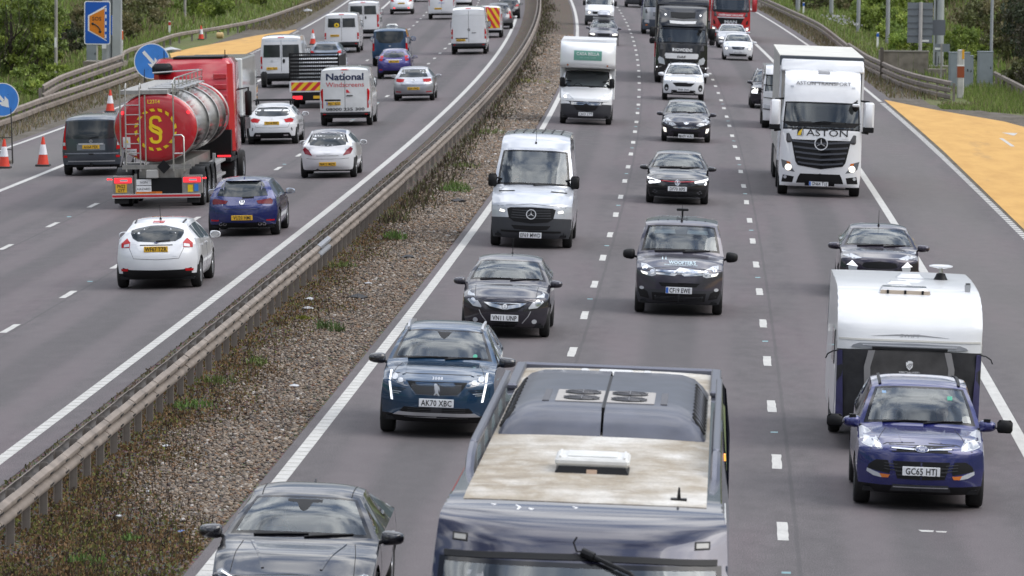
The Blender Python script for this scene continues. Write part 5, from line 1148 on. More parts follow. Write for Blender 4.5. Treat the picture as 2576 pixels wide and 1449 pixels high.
def golfgti():
    v = Veh('hatchback', 'black hatchback with lit angular headlamps and thin red grille line', 'car', 149.6, -1.37, group=CARS)
    pm = paint('paint_black', (.010, .010, .014), .4, .2, .04)
    s = carsegs(4.3, 1.47, lip=.76, cz=1.0, cd=1.12, hd=1.95, rh=3.3, gb=4.1, gz=1.0, wr=.64, hoodc=.08)
    v.shell(1.84, s, (.88, 3.5), 4.3, pm, belt=[(0, .82), (1.1, .95), (4.3, 1.04)], wheel=(.325, .225, 'alloy'), sideglass=[(1.25, 2.3), (2.4, 3.2)])
    v.dec('headlight', [(0.891, 0.764), (0.498, 0.687), (0.491, 0.635), (0.635, 0.58), (0.837, 0.573)], LENSD, sym=True)
    v.dec('daytime_lamp', [(0.891, 0.764), (0.498, 0.684), (0.497, 0.635), (0.824, 0.68), (0.774, 0.584), (0.831, 0.576)], DRL, sym=True, off=.012)
    z = [(0.016, 0.642)][0][1]; v.line('red_trim', [(-.48, z+.045), (-.1, z+.025), (.1, z+.025), (.48, z+.045)], .016, REDV, off=.012); v.dec('grille', [(0.491, 0.635), (0.087, 0.621), (0.015, 0.618), (0.014, 0.546), (0.491, 0.566)], BLACK, half=True); vw(v, 0, z, .075)
    v.plate('DF70 XPS', [(0.013, 0.46)][0][1], w=.55, h=.13)
    v.dec('lower_grille', [(0.85, 0.457), (0.789, 0.242), (0.688, 0.194), (0.01, 0.191), (0.012, 0.393), (0.315, 0.405), (0.576, 0.482)], BLACK, half=True); slats(v, 'grille_slat', True, 4, .24, .4, .6, .64, .012, TRIM)
    for q in ((.66, .40), (.60, .36), (.70, .35), (.64, .32)): v.disc('fog_lamp', *q, .022, .016, LENSD, sym=True, off=.014, n=6)
    v.line('splitter', [(-.72, .215), (.72, .215)], .02, LENSD, off=.02); v.seams([([(.76, .80), (.45, .77), (0, .76)], True)])
    v.mirrors(1.32, 1.0, pm, (.125, .09, .075), .15); v.wipers(1.15, 1.015, rise=.01); v.cabin(1.12, .98, rear=2.8); person(v, .37, 2.3, .37, (.2, .15, .14), 'dark', 'driver of the black hatchback with the thin red grille line'); v.disc('mirror_housing', 0, 1.36, .05, .03, BLACK, off=-.02)
    z = v.place(0, v.yy(3.1), 'top', 0); MB().box(-.02, .02, z.y-.08, z.y+.06, z.z-.01, z.z+.05, tx=.015, ty=.05).build('shark_fin_aerial', pm, v.root, 0)
golfgti()
def p308():
    v = Veh('hatchback', 'black hatchback with long swept headlamps and wide lion badge', 'car', 190.0, -1.12, group=CARS)
    pm = paint('paint_ink', (.012, .011, .022), .45, .22, .05)
    s = carsegs(4.3, 1.51, lip=.78, cz=1.05, cd=1.0, hd=1.85, rh=3.4, gb=4.1, gz=1.05, wr=.65, hoodc=.13, bow=.05, cs=.28)
    v.shell(1.84, s, (.95, 3.55), 4.3, pm, belt=[(0, .85), (1.0, .98), (4.3, 1.08)], wheel=(.32, .205, 'alloy'), sideglass=[(1.1, 2.2), (2.3, 3.2)], tf=.14)
    v.dec('headlight', [(0.842, 0.9), (0.677, 0.87), (0.362, 0.643), (0.508, 0.601), (0.766, 0.683), (0.851, 0.782)], LENS, sym=True)
    z = [(-0.021, 0.723)][0][1]; v.dec('lion_badge', [(0, z-.055), (.06, z-.03), (.14, z+.055), (.09, z+.05), (.05, z+.01), (0, z+.04)], CHROME, half=True, off=.014)
    v.dec('grille', [(0.561, 0.401), (0.32, 0.252), (-0.028, 0.254), (-0.026, 0.379)], BLACK, half=True); slats(v, 'grille_slat', True, 2, .5, .57, .38, .5, .014, CHROME)
    v.dec('fog_lamp', [(0.845, 0.533), (0.742, 0.511), (0.721, 0.358), (0.81, 0.377)], LIT, sym=True)
    v.plate('MA09 WAE', [(-0.028, 0.24)][0][1], w=.56, h=.14); v.rect('lower_grille', 0, .27, .9, .09, BLACK)
    v.mirrors(1.2, 1.0, pm, (.12, .09, .075), .13); v.wipers(1.05, 1.07, rise=.02); v.cabin(1.0, 1.03, rear=2.8); person(v, .37, 2.2, .43, (.3, .33, .4), 'brown', 'driver of the black hatchback with the lion badge'); person(v, -.37, 2.2, .43, (.45, .6, .65), 'grey', 'passenger in pale top in the black hatchback with the lion badge', .97)
p308()
def kia():
    v = Veh('suv_car', 'white SUV with dark tiger nose grille right in front of the black lorry', 'car', 230.8, -1.06, group=CARS)
    s = carsegs(4.5, 1.64, lip=.95, cz=1.15, cd=1.1, hd=1.9, rh=3.6, gb=4.2, gz=1.15, wr=.68, hoodc=.09, bot=.26)
    v.shell(1.90, s, (.92, 3.6), 4.5, WHITEP, belt=[(0, .95), (1.1, 1.06), (4.5, 1.18)], wheel=(.35, .23, 'alloy'), sideglass=[(1.2, 2.4), (2.5, 3.4)], cladz=.34, cladm=BLACK, zs=.27)
    v.dec('headlight', [(0.821, 1.08), (0.723, 1.083), (0.477, 0.972), (0.542, 0.872), (0.774, 0.912)], LENSD, sym=True); v.disc('lit_lamp', *[(0.758, 0.997)][0], .05, .07, DRL, sym=True, off=.012); v.disc('lit_lamp', *[(0.601, 0.954)][0], .045, .055, DRL, sym=True, off=.012)
    v.dec('grille', [(0.506, 0.802), (0.339, 0.652), (-0.004, 0.647), (-0.002, 0.807), (0.14, 0.793), (0.185, 0.827)], BLACK, half=True)
    v.disc('fog_recess', *[(0.761, 0.583)][0], .1, .16, BLACK, sym=True); v.disc('fog_lamp', *[(0.76, 0.539)][0], .05, .05, LENS, sym=True, off=.014)
    v.plate('PF68 ZNA', [(-0.006, 0.5)][0][1], w=.56, h=.14); v.dec('lower_grille', [(0.537, 0.48), (0.535, 0.302), (-0.009, 0.3), (-0.007, 0.425), (0.358, 0.442)], BLACK, half=True); v.rect('skid_plate', 0, .33, .95, .04, SILVER, off=.014)
    v.mirrors(1.3, 1.14, WHITEP, (.13, .1, .085), .14); v.wipers(1.15, 1.165, rise=.01); v.cabin(1.1, 1.12, rear=2.9)
    for sg in (1, -1): v.line('roof_rail', [(sg*.60, 2.0), (sg*.6, 3.5)], .035, BLACK, side='top', off=.05)
kia()
def juke():
    v = Veh('hatchback', 'dark purple crossover half hidden behind the white caravan', 'car', 115.5, 3.34, group=CARS)
    pm = paint('paint_purple_black', (.022, .016, .032), .5, .25, .05)
    s = carsegs(4.1, 1.55, lip=.92, cz=1.1, cd=1.0, hd=1.8, rh=3.2, gb=3.9, gz=1.1, wr=.63, hoodc=.08, bow=.05, cs=.32)
    v.shell(1.84, s, (.85, 3.4), 4.1, pm, belt=[(0, .95), (1.0, 1.04), (4.1, 1.2)], wheel=(.34, .215, 'alloy'), sideglass=[(1.1, 2.1), (2.2, 2.9)], tf=.13)
    v.dec('headlight', [(.40, .90), (.60, .96), (.84, 1.02), (.83, .93), (.60, .87)], LENS, sym=True); v.dec('daytime_lamp', [(0.741, 0.728), (0.485, 0.709), (0.621, 0.837), (0.675, 0.779)], DRL, sym=True, off=.014)
    v.dec('grille', [(0, .84), (.36, .80), (.40, .72), (.3, .68), (0, .67)], BLACK, half=True); v.dec('lower_grille', [(0, .45), (.5, .47), (.45, .3), (0, .28)], BLACK, half=True); v.disc('round_lamp', .6, .68, .1, .1, LENS, sym=True); v.plate('KV15 NLJ', .52)
    v.mirrors(1.25, 1.08, pm, (.14, .1, .08), .15); v.aerial(1.95, .36, 0, .1); v.wipers(1.02, 1.115, xs=((.5, -.1), (-.1, -.6)), rise=.01); v.cabin(1.0, 1.08, rear=2.6)
    person(v, .36, 2.15, .47, (.3, .28, .26), 'grey', 'driver of the dark purple crossover behind the caravan'); v.disc('mirror_housing', 0, 1.44, .12, .045, BLACK, off=-.02)
juke()
def truckcab(v, L, H, W, pm, wz0=1.95, wz1=2.85, roofpts=None, bot=.32, axle=(1.4, 5.2), sideglass=((.55, 1.5),), bumperm=None, cladz=None):
    roofpts = roofpts or [(.42, wz1), (.55, 3.1), (.9, 3.5), (1.5, H-.03), (L-.3, H)]
    r = [(roofpts[0][0], roofpts[0][1], W*.46, .14, .02)]+[(a, b, W*.455, .1 if a < 1 else 0, .05) for a, b in roofpts[1:-1]]+[(roofpts[-1][0], roofpts[-1][1], np.nan, np.nan, .06)]
    s = dict(fascia=[(.14, bot), (.06, bot+.1), (.02, .7), (.0, 1.0), (.03, 1.5), (.08, wz0)], wind=[(.08, wz0, np.nan, np.nan, .03), ((.08+roofpts[0][0])/2, (wz0+wz1)/2, W*.475, .18, .03), (roofpts[0][0], wz1, W*.46, .14, .02)],
        roof=r, tail=[(roofpts[-1][0], roofpts[-1][1]), (L, 2.5), (L, 1.2), (L-.05, .8)])
    v.shell(W, s, axle, L, pm, belt=[(0, 1.85), (L, 1.9)], sb=[(.3, .97), (.8, 1), (1.9, .985), (2.8, .95), (3.6, .92)], tf=.03, tr=0, zs=.6, df0=.36, dr0=.1, wheel=(.5, .3, 'truck'), sideglass=list(sideglass), cladz=cladz, cladm=bumperm, p=4, q=4, ug=.96, arch=True)
def trailer(v, W, H, d0, L, m, roof=None, z0=1.2):
    b = MB().box(-W/2, W/2, v.yy(L), v.yy(d0), z0, H, b=.02); t = b.build('trailer_body', m, v.root, 0)
    if roof: MB().box(-W/2-.02, W/2+.02, v.yy(L+.02), v.yy(d0-.02), H, H+.05).build('trailer_roof', roof, v.root, 0)
    MB().box(-.45, .45, v.yy(L-.3), v.yy(d0-1), .9, z0).build('chassis', BLACK, v.root, 0)
    tm, rm = wheel_meshes(.5, .36, 'truck')
    for k in range(3):
        for sg in (1, -1): w = link('wheel', tm, v.root); w.location = (sg*(W/2-.2), v.yy(L-1.6-1.35*k), .5); w.rotation_euler.z = 0 if sg > 0 else math.pi; link('rim', rm, w)
    for sg in (1, -1): MB().box(sg*(W/2-.06)-.02, sg*(W/2-.06)+.02, v.yy(L-4.6), v.yy(d0+2.5), .55, 1.0).build('side_guard', STEEL, v.root, 0)
    return t
def actros():
    v = Veh('articulated_lorry', 'white lorry with black slatted grille and curtain trailer', 'lorry', 156.9, 2.92, group=TRKS)
    W = 2.52; wp = paint('paint_lorry_white', (.74, .75, .77), dirt=.05)
    truckcab(v, 2.5, 3.85, W, wp, 2.0, 2.93, [(.36, 2.93), (.42, 3.1), (.62, 3.5), (1.15, 3.78), (2.3, 3.85)], sideglass=((.5, 1.4),))
    v.dec('grille', [(0.906, 1.736), (0.761, 1.072), (0.681, 0.958), (-0.017, 0.859), (-0.003, 1.738)], BLACK, half=True, off=.012)
    zz = [(0.88, 1.664), (0.83, 1.493), (0.787, 1.338), (0.741, 1.176), (0.682, 1.028)]
    sl = mat('grille_slat_grey', (.055, .06, .075), .45)
    for a, z in zz: v.line('grille_slat', [(-a, z+.03), (-.5, z), (0, z-.035), (.5, z), (a, z+.03)], .055, sl, off=.03)
    star(v, 0, [(-0.005, 1.632)][0][1], .19)
    v.dec('headlight', [(1.191, 1.109), (0.933, 1.049), (0.852, 0.864), (0.766, 0.748), (0.992, 0.78), (1.135, 0.869)], LENSD, sym=True); v.disc('lit_lamp', *[(0.968, 0.885)][0], .1, .1, LIT, sym=True, off=.014); v.dec('indicator', [(1.028, 1.062), (0.918, 1.05), (0.901, 0.988), (1.001, 0.984)], AMBER, sym=True, off=.014)
    v.dec('lower_grille', [(0.599, 0.71), (0.66, 0.604), (0.72, 0.422), (-0.023, 0.426), (-0.019, 0.724)], BLACK, half=True); v.dec('fog_recess', [(1.116, 0.65), (0.786, 0.609), (0.83, 0.425), (1.159, 0.428)], BLACK, sym=True); v.disc('fog_lamp', *[(1.052, 0.583)][0], .05, .05, LENS, sym=True, off=.014)
    v.rect('plate_holder', 0, [(-0.023, 0.426)][0][1], .9, .16, BLACK, off=.014); v.plate('GN64 TUJ', [(-0.024, 0.413)][0][1], w=.58, h=.14, blue=True, x=.03)
    v.dec('screen_base', [(1.196, 2.265), (0.996, 2.131), (0.003, 2.131), (0.005, 2.309)], BLACK, half=True, off=.01)
    for sg in (1, -1): v.rect('step_slot', sg*.5, [(0.004, 2.259)][0][1], .38, .05, HOLE, off=.02)
    v.text('ASTON', -.17, [(-0.002, 1.861)][0][1], .20, INK, xs=1.35, off=.016, bold=.0); 
    z = [(-0, 1.964)][0][1]; q = v.dec('logo_square', [(.73, z-.1), (.55, z-.1), (.55, z+.1), (.73, z+.1)], INK, off=.014, skirt=.004); v.dec('logo_flash', [(.73, z-.1), (.63, z-.1), (.57, z+.11), (.68, z+.02)], YEL, off=.018, skirt=.004, parent=q); v.dec('logo_blade', [(.6, z-.1), (.55, z-.1), (.59, z+.13)], SILVER, off=.02, skirt=.004, parent=q)
    v.text('Actros', -.72, [(-0.003, 1.77)][0][1], .05, SILVER, off=.016, shear=.3)
    v.text('ASTON TRANSPORT', -.02, [(0.022, 3.388)][0][1], .105, mat('print_grey', (.08, .08, .085), .5), xs=1.2, off=.03, bold=.0)
    # roof front: hatch, horn, marker lamps, air deflector
    v.dec('roof_hatch', [(0.376, 3.897), (0.412, 3.792), (-0.406, 3.8), (-0.42, 3.901)], LENSD, off=.03); v.dec('roof_hatch_rim', [(0.145, 3.811), (0.144, 3.719), (-0.218, 3.72), (-0.217, 3.818)], mat('hatch_grey', (.2, .2, .21), .5), off=.03)
    for sg in (1, -1): v.rect('marker_lamp', sg*.93, [(0.021, 3.328)][0][1], .1, .05, LENS, off=.014)
    MB().box(-1.27, 1.27, v.yy(2.35), v.yy(1.55), 3.75, 4.12, ty=.1, tx=.02, b=.04).build('air_deflector', wp, v.root, 40)
    for sg in (1, -1): MB().box(sg*1.26-.03, sg*1.26+.03, v.yy(3.1), v.yy(2.0), 1.0, 3.9).build('side_fairing', wp, v.root, 0)
    for sg in (1, -1):
        x = sg*1.42; mo = MB().box(x-.16, x+.16, v.yy(.45), v.yy(.3), 2.0, 2.92, b=.05).build('door_mirror', wp, v.root, 40); MB().box(x-.13, x+.13, v.yy(.46), v.yy(.455), 2.05, 2.87).build('mirror_glass', CHROME, mo, 0)
        MB().box(x-.165, x+.165, v.yy(.44), v.yy(.29), 2.0, 2.18, b=.03).build('mirror_foot', BLACK, mo, 0); MB().tube([(sg*1.15, v.yy(.6), 2.0), (x, v.yy(.4), 1.97)], .03, 6).tube([(sg*1.15, v.yy(.6), 2.95), (x, v.yy(.4), 2.93)], .03, 6).build('mirror_arm', BLACK, mo)
    MB().ell((-1.0, v.yy(.15), 2.78), (.1, .06, .16), 12, 8).tube([(-1.05, v.yy(.4), 2.95), (-1.0, v.yy(.15), 2.85)], .03, 6).build('kerb_mirror', BLACK, v.root); MB().box(-1.12, -.9, v.yy(.12), v.yy(.02), 2.78, 2.87, b=.03).build('kerb_mirror_cap', wp, v.root)
    v.wipers(.1, 2.03, xs=((.9, .1), (.1, -.7)), rise=.1)
    v.cabin(.1, 1.98, seats=((.6, 1), (-.6, 1)), backwall=2.3, zsill=1.2); person(v, .6, 1.35, 1.38, (.03, .22, .22), 'fair', 'lorry driver in a green top with white and orange braces', 1.05, hv=mat('vest_orange', (.6, .2, .1), .7))
    trailer(v, 2.55, 4.15, 3.0, 15.5, mat('curtain_grey', (.40, .39, .37), .6, noise=(3, .15)), mat('trailer_roof_cream', (.58, .57, .52), .6, noise=(1.2, .1)), 1.15)
    MB().box(-1.29, 1.29, v.yy(3.0), v.yy(2.9), 3.75, 4.19, b=.02).build('headboard', mat('headboard_slate', (.055, .065, .08), .5), v.root, 0)
actros()
def daf():
    v = Veh('articulated_lorry', 'black lorry with white grille bar right behind the white SUV', 'lorry', 253.2, -1.01, group=TRKS)
    pm = paint('paint_lorry_black', (.010, .010, .013), .3, .25, .08); W = 2.58
    truckcab(v, 2.5, 3.9, W, pm, 1.95, 2.75, [(.38, 2.75), (.46, 2.95), (.75, 3.35), (1.3, 3.8), (2.3, 3.95)])
    wh = mat('grille_white', (.7, .7, .7), .4); z = lambda px: [(0.019, 1.676)][0][1]+(500-px)*.0049
    v.dec('grille_bar', [(0, z(540)), (.80, z(537)), (.83, z(560)), (.78, z(590)), (0, z(594))], wh, half=True, off=.02); v.text('DAF', -.0, z(583), .1, INK, xs=1.6, bold=.03, off=.03)
    v.text('HOWDENS', -.06, z(518), .15, WHT, xs=.85, bold=.03); v.dec('antler_mark', [(.50, z(475)), (.47, z(500)), (.44, z(480)), (.41, z(505)), (.39, z(490)), (.42, z(517)), (.46, z(517))], WHT, skirt=.004)
    v.dec('headlight', [(.80, .92), (1.1, .98), (1.16, 1.2), (1.08, 1.32), (.86, 1.2)], LENS, sym=True); v.rect('grille', 0, 1.22, 1.3, .36, BLACK); slats(v, 'grille_slat', True, 4, 1.07, 1.38, .62, .64, .02, TRIM)
    v.rect('lower_grille', 0, .62, 1.2, .25, BLACK); v.plate('LN19 HWD', .5)
    v.dec('sun_visor_panel', [(0, 2.92), (.62, 2.95), (.66, 3.08), (0, 3.06)], wh, half=True, off=.16); v.rect('sun_visor', 0, 2.9, 2.1, .18, pm, off=.12)
    v.dec('light_box', [(0, 3.2), (.6, 3.25), (.62, 3.5), (0, 3.48)], BLACK, half=True, off=.03)
    for sg in (1, -1): v.disc('lit_lamp', sg*.86, 3.36, .045, .045, DRL, off=.03)
    MB().box(-1.27, 1.27, v.yy(2.4), v.yy(1.5), 3.8, 4.25, ty=.1, b=.05).build('air_deflector', pm, v.root, 40)
    for sg in (1, -1):
        x = sg*1.47; mo = MB().box(x-.14, x+.14, v.yy(.5), v.yy(.35), 2.25, 2.75, b=.05).build('door_mirror', BLACK, v.root, 40); MB().box(x-.14, x+.14, v.yy(.5), v.yy(.35), 1.92, 2.2, b=.07).tube([(sg*1.2, v.yy(.6), 2.0), (x, v.yy(.4), 1.95), (x, v.yy(.4), 2.6), (sg*1.2, v.yy(.6), 2.75)], .025, 6).build('mirror_arm', BLACK, mo)
    MB().ell((-.86, v.yy(.1), 2.62), (.1, .07, .12), 12, 8).build('kerb_mirror', BLACK, v.root); v.wipers(.1, 1.98, xs=((.9, .1), (.1, -.7)), rise=.08)
    for sg in (1, -1): MB().tube([(sg*1.2, v.yy(.2), .78), (sg*1.2, v.yy(-.04), .8)], .03, 6).build('bumper_lamp', DRL, v.root)
    v.cabin(.1, 1.95, seats=((.6, 1), (-.6, 1)), backwall=2.3, zsill=1.2); person(v, .6, 1.35, 1.35, (.55, .55, .1), 'dark', 'lorry driver in yellow at the wheel of the black lorry', 1.05)
    trailer(v, 2.58, 4.5, 3.0, 15.5, mat('trailer_black', (.012, .012, .014), .5), None, 1.1)
    MB().box(1.29, 1.33, v.yy(5), v.yy(2.8), 1.2, 1.9).build('red_marker_board', REDV, v.root, 0)
daf()
def man():
    v = Veh('articulated_lorry', 'red lorry with black grille behind the silver and white cars', 'lorry', 331.0, 3.2, group=TRKS)
    pm = paint('paint_lorry_red', (.42, .008, .014), .1, .3, .06)
    truckcab(v, 2.4, 3.7, 2.56, pm, 1.95, 2.85)
    v.dec('screen_base', [(0, 1.85), (1.15, 1.9), (1.2, 2.02), (0, 2.0)], BLACK, half=True); v.dec('grille', [(0, 1.02), (.62, 1.05), (.86, 1.52), (0, 1.5)], BLACK, half=True); v.line('chrome_bar', [(-.86, 1.56), (.86, 1.56)], .07, SILVER, off=.02)
    v.text('MAN', 0, 1.2, .17, SILVER, xs=1.5, bold=.04, off=.02); v.text('GREENLEAF HAULAGE', 0, 1.66, .11, WHT, bold=.02); v.rect('lower_grille', 0, .62, 1.4, .4, BLACK)
    v.dec('headlight', [(.82, .7), (1.15, .78), (1.2, 1.0), (.95, .92)], LENS, sym=True); v.disc('lit_lamp', 1.08, .82, .07, .07, LIT, sym=True, off=.014); v.dec('intake', [(.98, 1.1), (1.1, 1.12), (1.14, 1.42), (1.0, 1.3)], BLACK, sym=True)
    for sg in (1, -1): x = sg*1.5; MB().box(x-.16, x+.16, v.yy(.45), v.yy(.3), 1.95, 2.9, b=.05).tube([(sg*1.2, v.yy(.5), 2.0), (x, v.yy(.4), 2.0)], .03, 6).build('door_mirror', pm, v.root, 40)
    v.cabin(.1, 1.95, seats=((.6, 1), (-.6, 1)), backwall=2.3, zsill=1.2); trailer(v, 2.55, 4.0, 3.0, 14, mat('curtain_red', (.3, .02, .02), .6), None)
man()
def bluetruck():
    v = Veh('rigid_lorry', 'silver and blue rigid lorry partly hidden behind the black lorry', 'lorry', 341.0, -1.15, group=TRKS)
    pm = paint('paint_silver', (.42, .43, .46), .7, .3, .05); nb = mat('navy_panel', (.02, .025, .12), .4, 0, .5)
    truckcab(v, 2.0, 2.9, 2.4, pm, 1.75, 2.55, [(.3, 2.55), (.6, 2.8), (1.0, 2.88), (1.9, 2.9)], cladz=1.0, bumperm=mat('slate_bumper', (.06, .075, .1), .5))
    v.rect('grille', 0, 1.35, 1.0, .28, LENSD); v.dec('headlight', [(.72, .75), (1.05, .78), (1.05, .98), (.75, .98)], LENS, sym=True); v.rect('indicator', .9, .62, .14, .08, AMBER, sym=True); v.text('ROYDON', 0, 1.56, .1, INK); v.rect('grille_bar', 0, 1.35, .6, .05, SILVER, off=.016)
    v.vanmirrors(.5, 2.1, out_=.2, h=.5); MB().box(-1.22, 1.22, v.yy(8), v.yy(2.1), 1.1, 3.2).build('load_body', nb, v.root, 0); v.cabin(.1, 1.75, seats=((.6, 1),), backwall=1.9, zsill=1.0)
bluetruck()
def small_front(name, label, Y, o, L, W, H, pm, kind='car', cat='car', lit=True, plate='', **k):
    """a distant car facing the camera"""
    v = Veh(name, label, cat, Y, o, group=CARS if kind == 'car' else VANS)
    if kind == 'car':
        v.shell(W, carsegs(L, H, **k), (.85, L-.8), L, pm, belt=[(0, .8), (1.1, H*.63), (L, H*.7)], sideglass=[(1.2, 2.3), (2.4, 3.2)], wheel=(.32, .21, 'alloy'))
        lip = k.get('lip', .72); v.dec('headlight', [(W*.28, lip-.1), (W*.44, lip-.02), (W*.45, lip-.14), (W*.30, lip-.18)], LIT if lit else LENS, sym=True); v.dec('grille', [(0, lip-.05), (W*.22, lip-.06), (W*.18, lip-.2), (0, lip-.22)], BLACK, half=True)
        v.dec('lower_grille', [(0, .38), (W*.3, .38), (W*.27, .26), (0, .25)], BLACK, half=True); v.mirrors(1.25, H*.66, pm, (.12, .09, .075), .13); v.cabin(k.get('cd', 1.12), k.get('cz', 1.0)-.03, rear=2.7)
    else:
        v.shell(W, vansegs(L, H, **k), (.95, L-1.2), L, pm, belt=[(0, 1.1), (.9, 1.36), (L, 1.4)], sb=SBV, wheel=(.34, .22, 'van'), sideglass=[(1.05, 2.0)], cladz=.72, zs=.3, dr0=.15, df0=.5)
        v.dec('headlight', [(.58, .86), (.86, .95), (.88, 1.1), (.62, 1.0)], LENS, sym=True); v.disc('lit_lamp', .72, .92, .08, .08, LIT, sym=True, off=.014); v.dec('grille', [(0, 1.0), (.52, .98), (.48, .82), (0, .8)], BLACK, half=True); v.vanmirrors(1.15, 1.55, out_=.2); v.cabin(.82, 1.38, backwall=2.6)
    if plate: v.plate(plate, .48 if kind == 'car' else .55)
    return v
fi = small_front('city_car', 'small rounded white city car in front of the silver car', 293.0, 2.69, 3.6, 1.74, 1.52, WHITEP, lit=False, lip=.84, cz=1.05, cd=.85, hd=1.55, rh=2.7, gb=3.4, wr=.62, plate='HY17 KOU')
fi.disc('headlight', .60, .88, .09, .09, LENS, sym=True, off=.012); fi.disc('lit_lamp', .66, .68, .06, .06, LIT, sym=True, off=.012); fi.line('moustache_trim', [(-.3, .70), (0, .72), (.3, .70)], .02, CHROME, off=.014)
small_front('saloon_car', 'silver car between the white city car and the red lorry', 316.2, 2.95, 4.5, 1.86, 1.46, paint('paint_silver', (.42, .43, .46)), lip=.75, wr=.64, plate='')
d_ = small_front('suv_car', 'dark SUV mostly hidden by the white lorry with one lit lamp', 225.0, 2.75, 4.5, 1.86, 1.68, paint('paint_ink', (.012, .011, .022)), lip=.95, cz=1.12, wr=.68); d_.line('chrome_zig', [(.42, .95), (.30, .75), (.38, .65)], .04, SILVER, off=.02); d_.rect('fog_strip', .74, .72, .26, .12, DRL, off=.02, sym=True)
for sg in (1, -1): d_.line('roof_rail', [(sg*.6, 2.0), (sg*.6, 3.5)], .04, SILVER, side='top', off=.05)
rb = small_front('estate_car', 'dark car carrying a silver roof box behind the box van', 312.0, -4.98, 4.6, 1.86, 1.55, paint('paint_slate', (.058, .054, .074)), lip=.8, cz=1.05, wr=.66)
t = MB().box(-.42, .42, rb.yy(3.7), rb.yy(1.9), 1.72, 2.08, b=.12, tx=.04, ty=.1).build('roof_box', paint('paint_silver', (.42, .43, .46)), rb.root, 50)
for d in (2.3, 3.2): MB().box(-.68, .68, rb.yy(d+.04), rb.yy(d-.04), 1.58, 1.66).build('roof_bar', SILVER, rb.root, 0)
small_front('panel_van', 'white van with lit headlamps farthest down the lane of the box van', 357.0, -5.08, 5.3, 2.04, 2.5, WHITEP, 'van', 'van', hw=1.02)
small_front('panel_van', 'white van at the top edge left of the silver and blue lorry', 415.0, -1.4, 5.3, 2.0, 2.4, WHITEP, 'van', 'van', hw=1.0)
def whitetruck():
    v = Veh('flatbed_lorry', 'white lorry with black glass seen beside the white curtain trailer', 'lorry', 205, 3.02, group=TRKS)
    truckcab(v, 2.2, 2.55, 2.15, WHITEP, 1.35, 2.2, [(.4, 2.2), (.7, 2.45), (1.2, 2.53), (2.1, 2.55)], axle=(1.0, 4.5)); v.rect('grille', 0, 1.0, 1.5, .3, BLACK); v.dec('headlight', [(.7, .7), (1.0, .75), (1.0, .95), (.75, .92)], LENS, sym=True); v.vanmirrors(.5, 1.5, out_=.14, h=.2, w=.14)
    for z in (.75, 1.2, 1.7, 2.1): v.line('rope_line', [(.2, z), (1.05, z+.03)], .03, BLACK, off=.03)
    MB().box(-1.0, 1.0, v.yy(7), v.yy(2.3), .9, 2.4).build('load_body', WHITEP, v.root, 0); v.rect('number_board', 0, .5, .5, .1, PLW)
whitetruck()
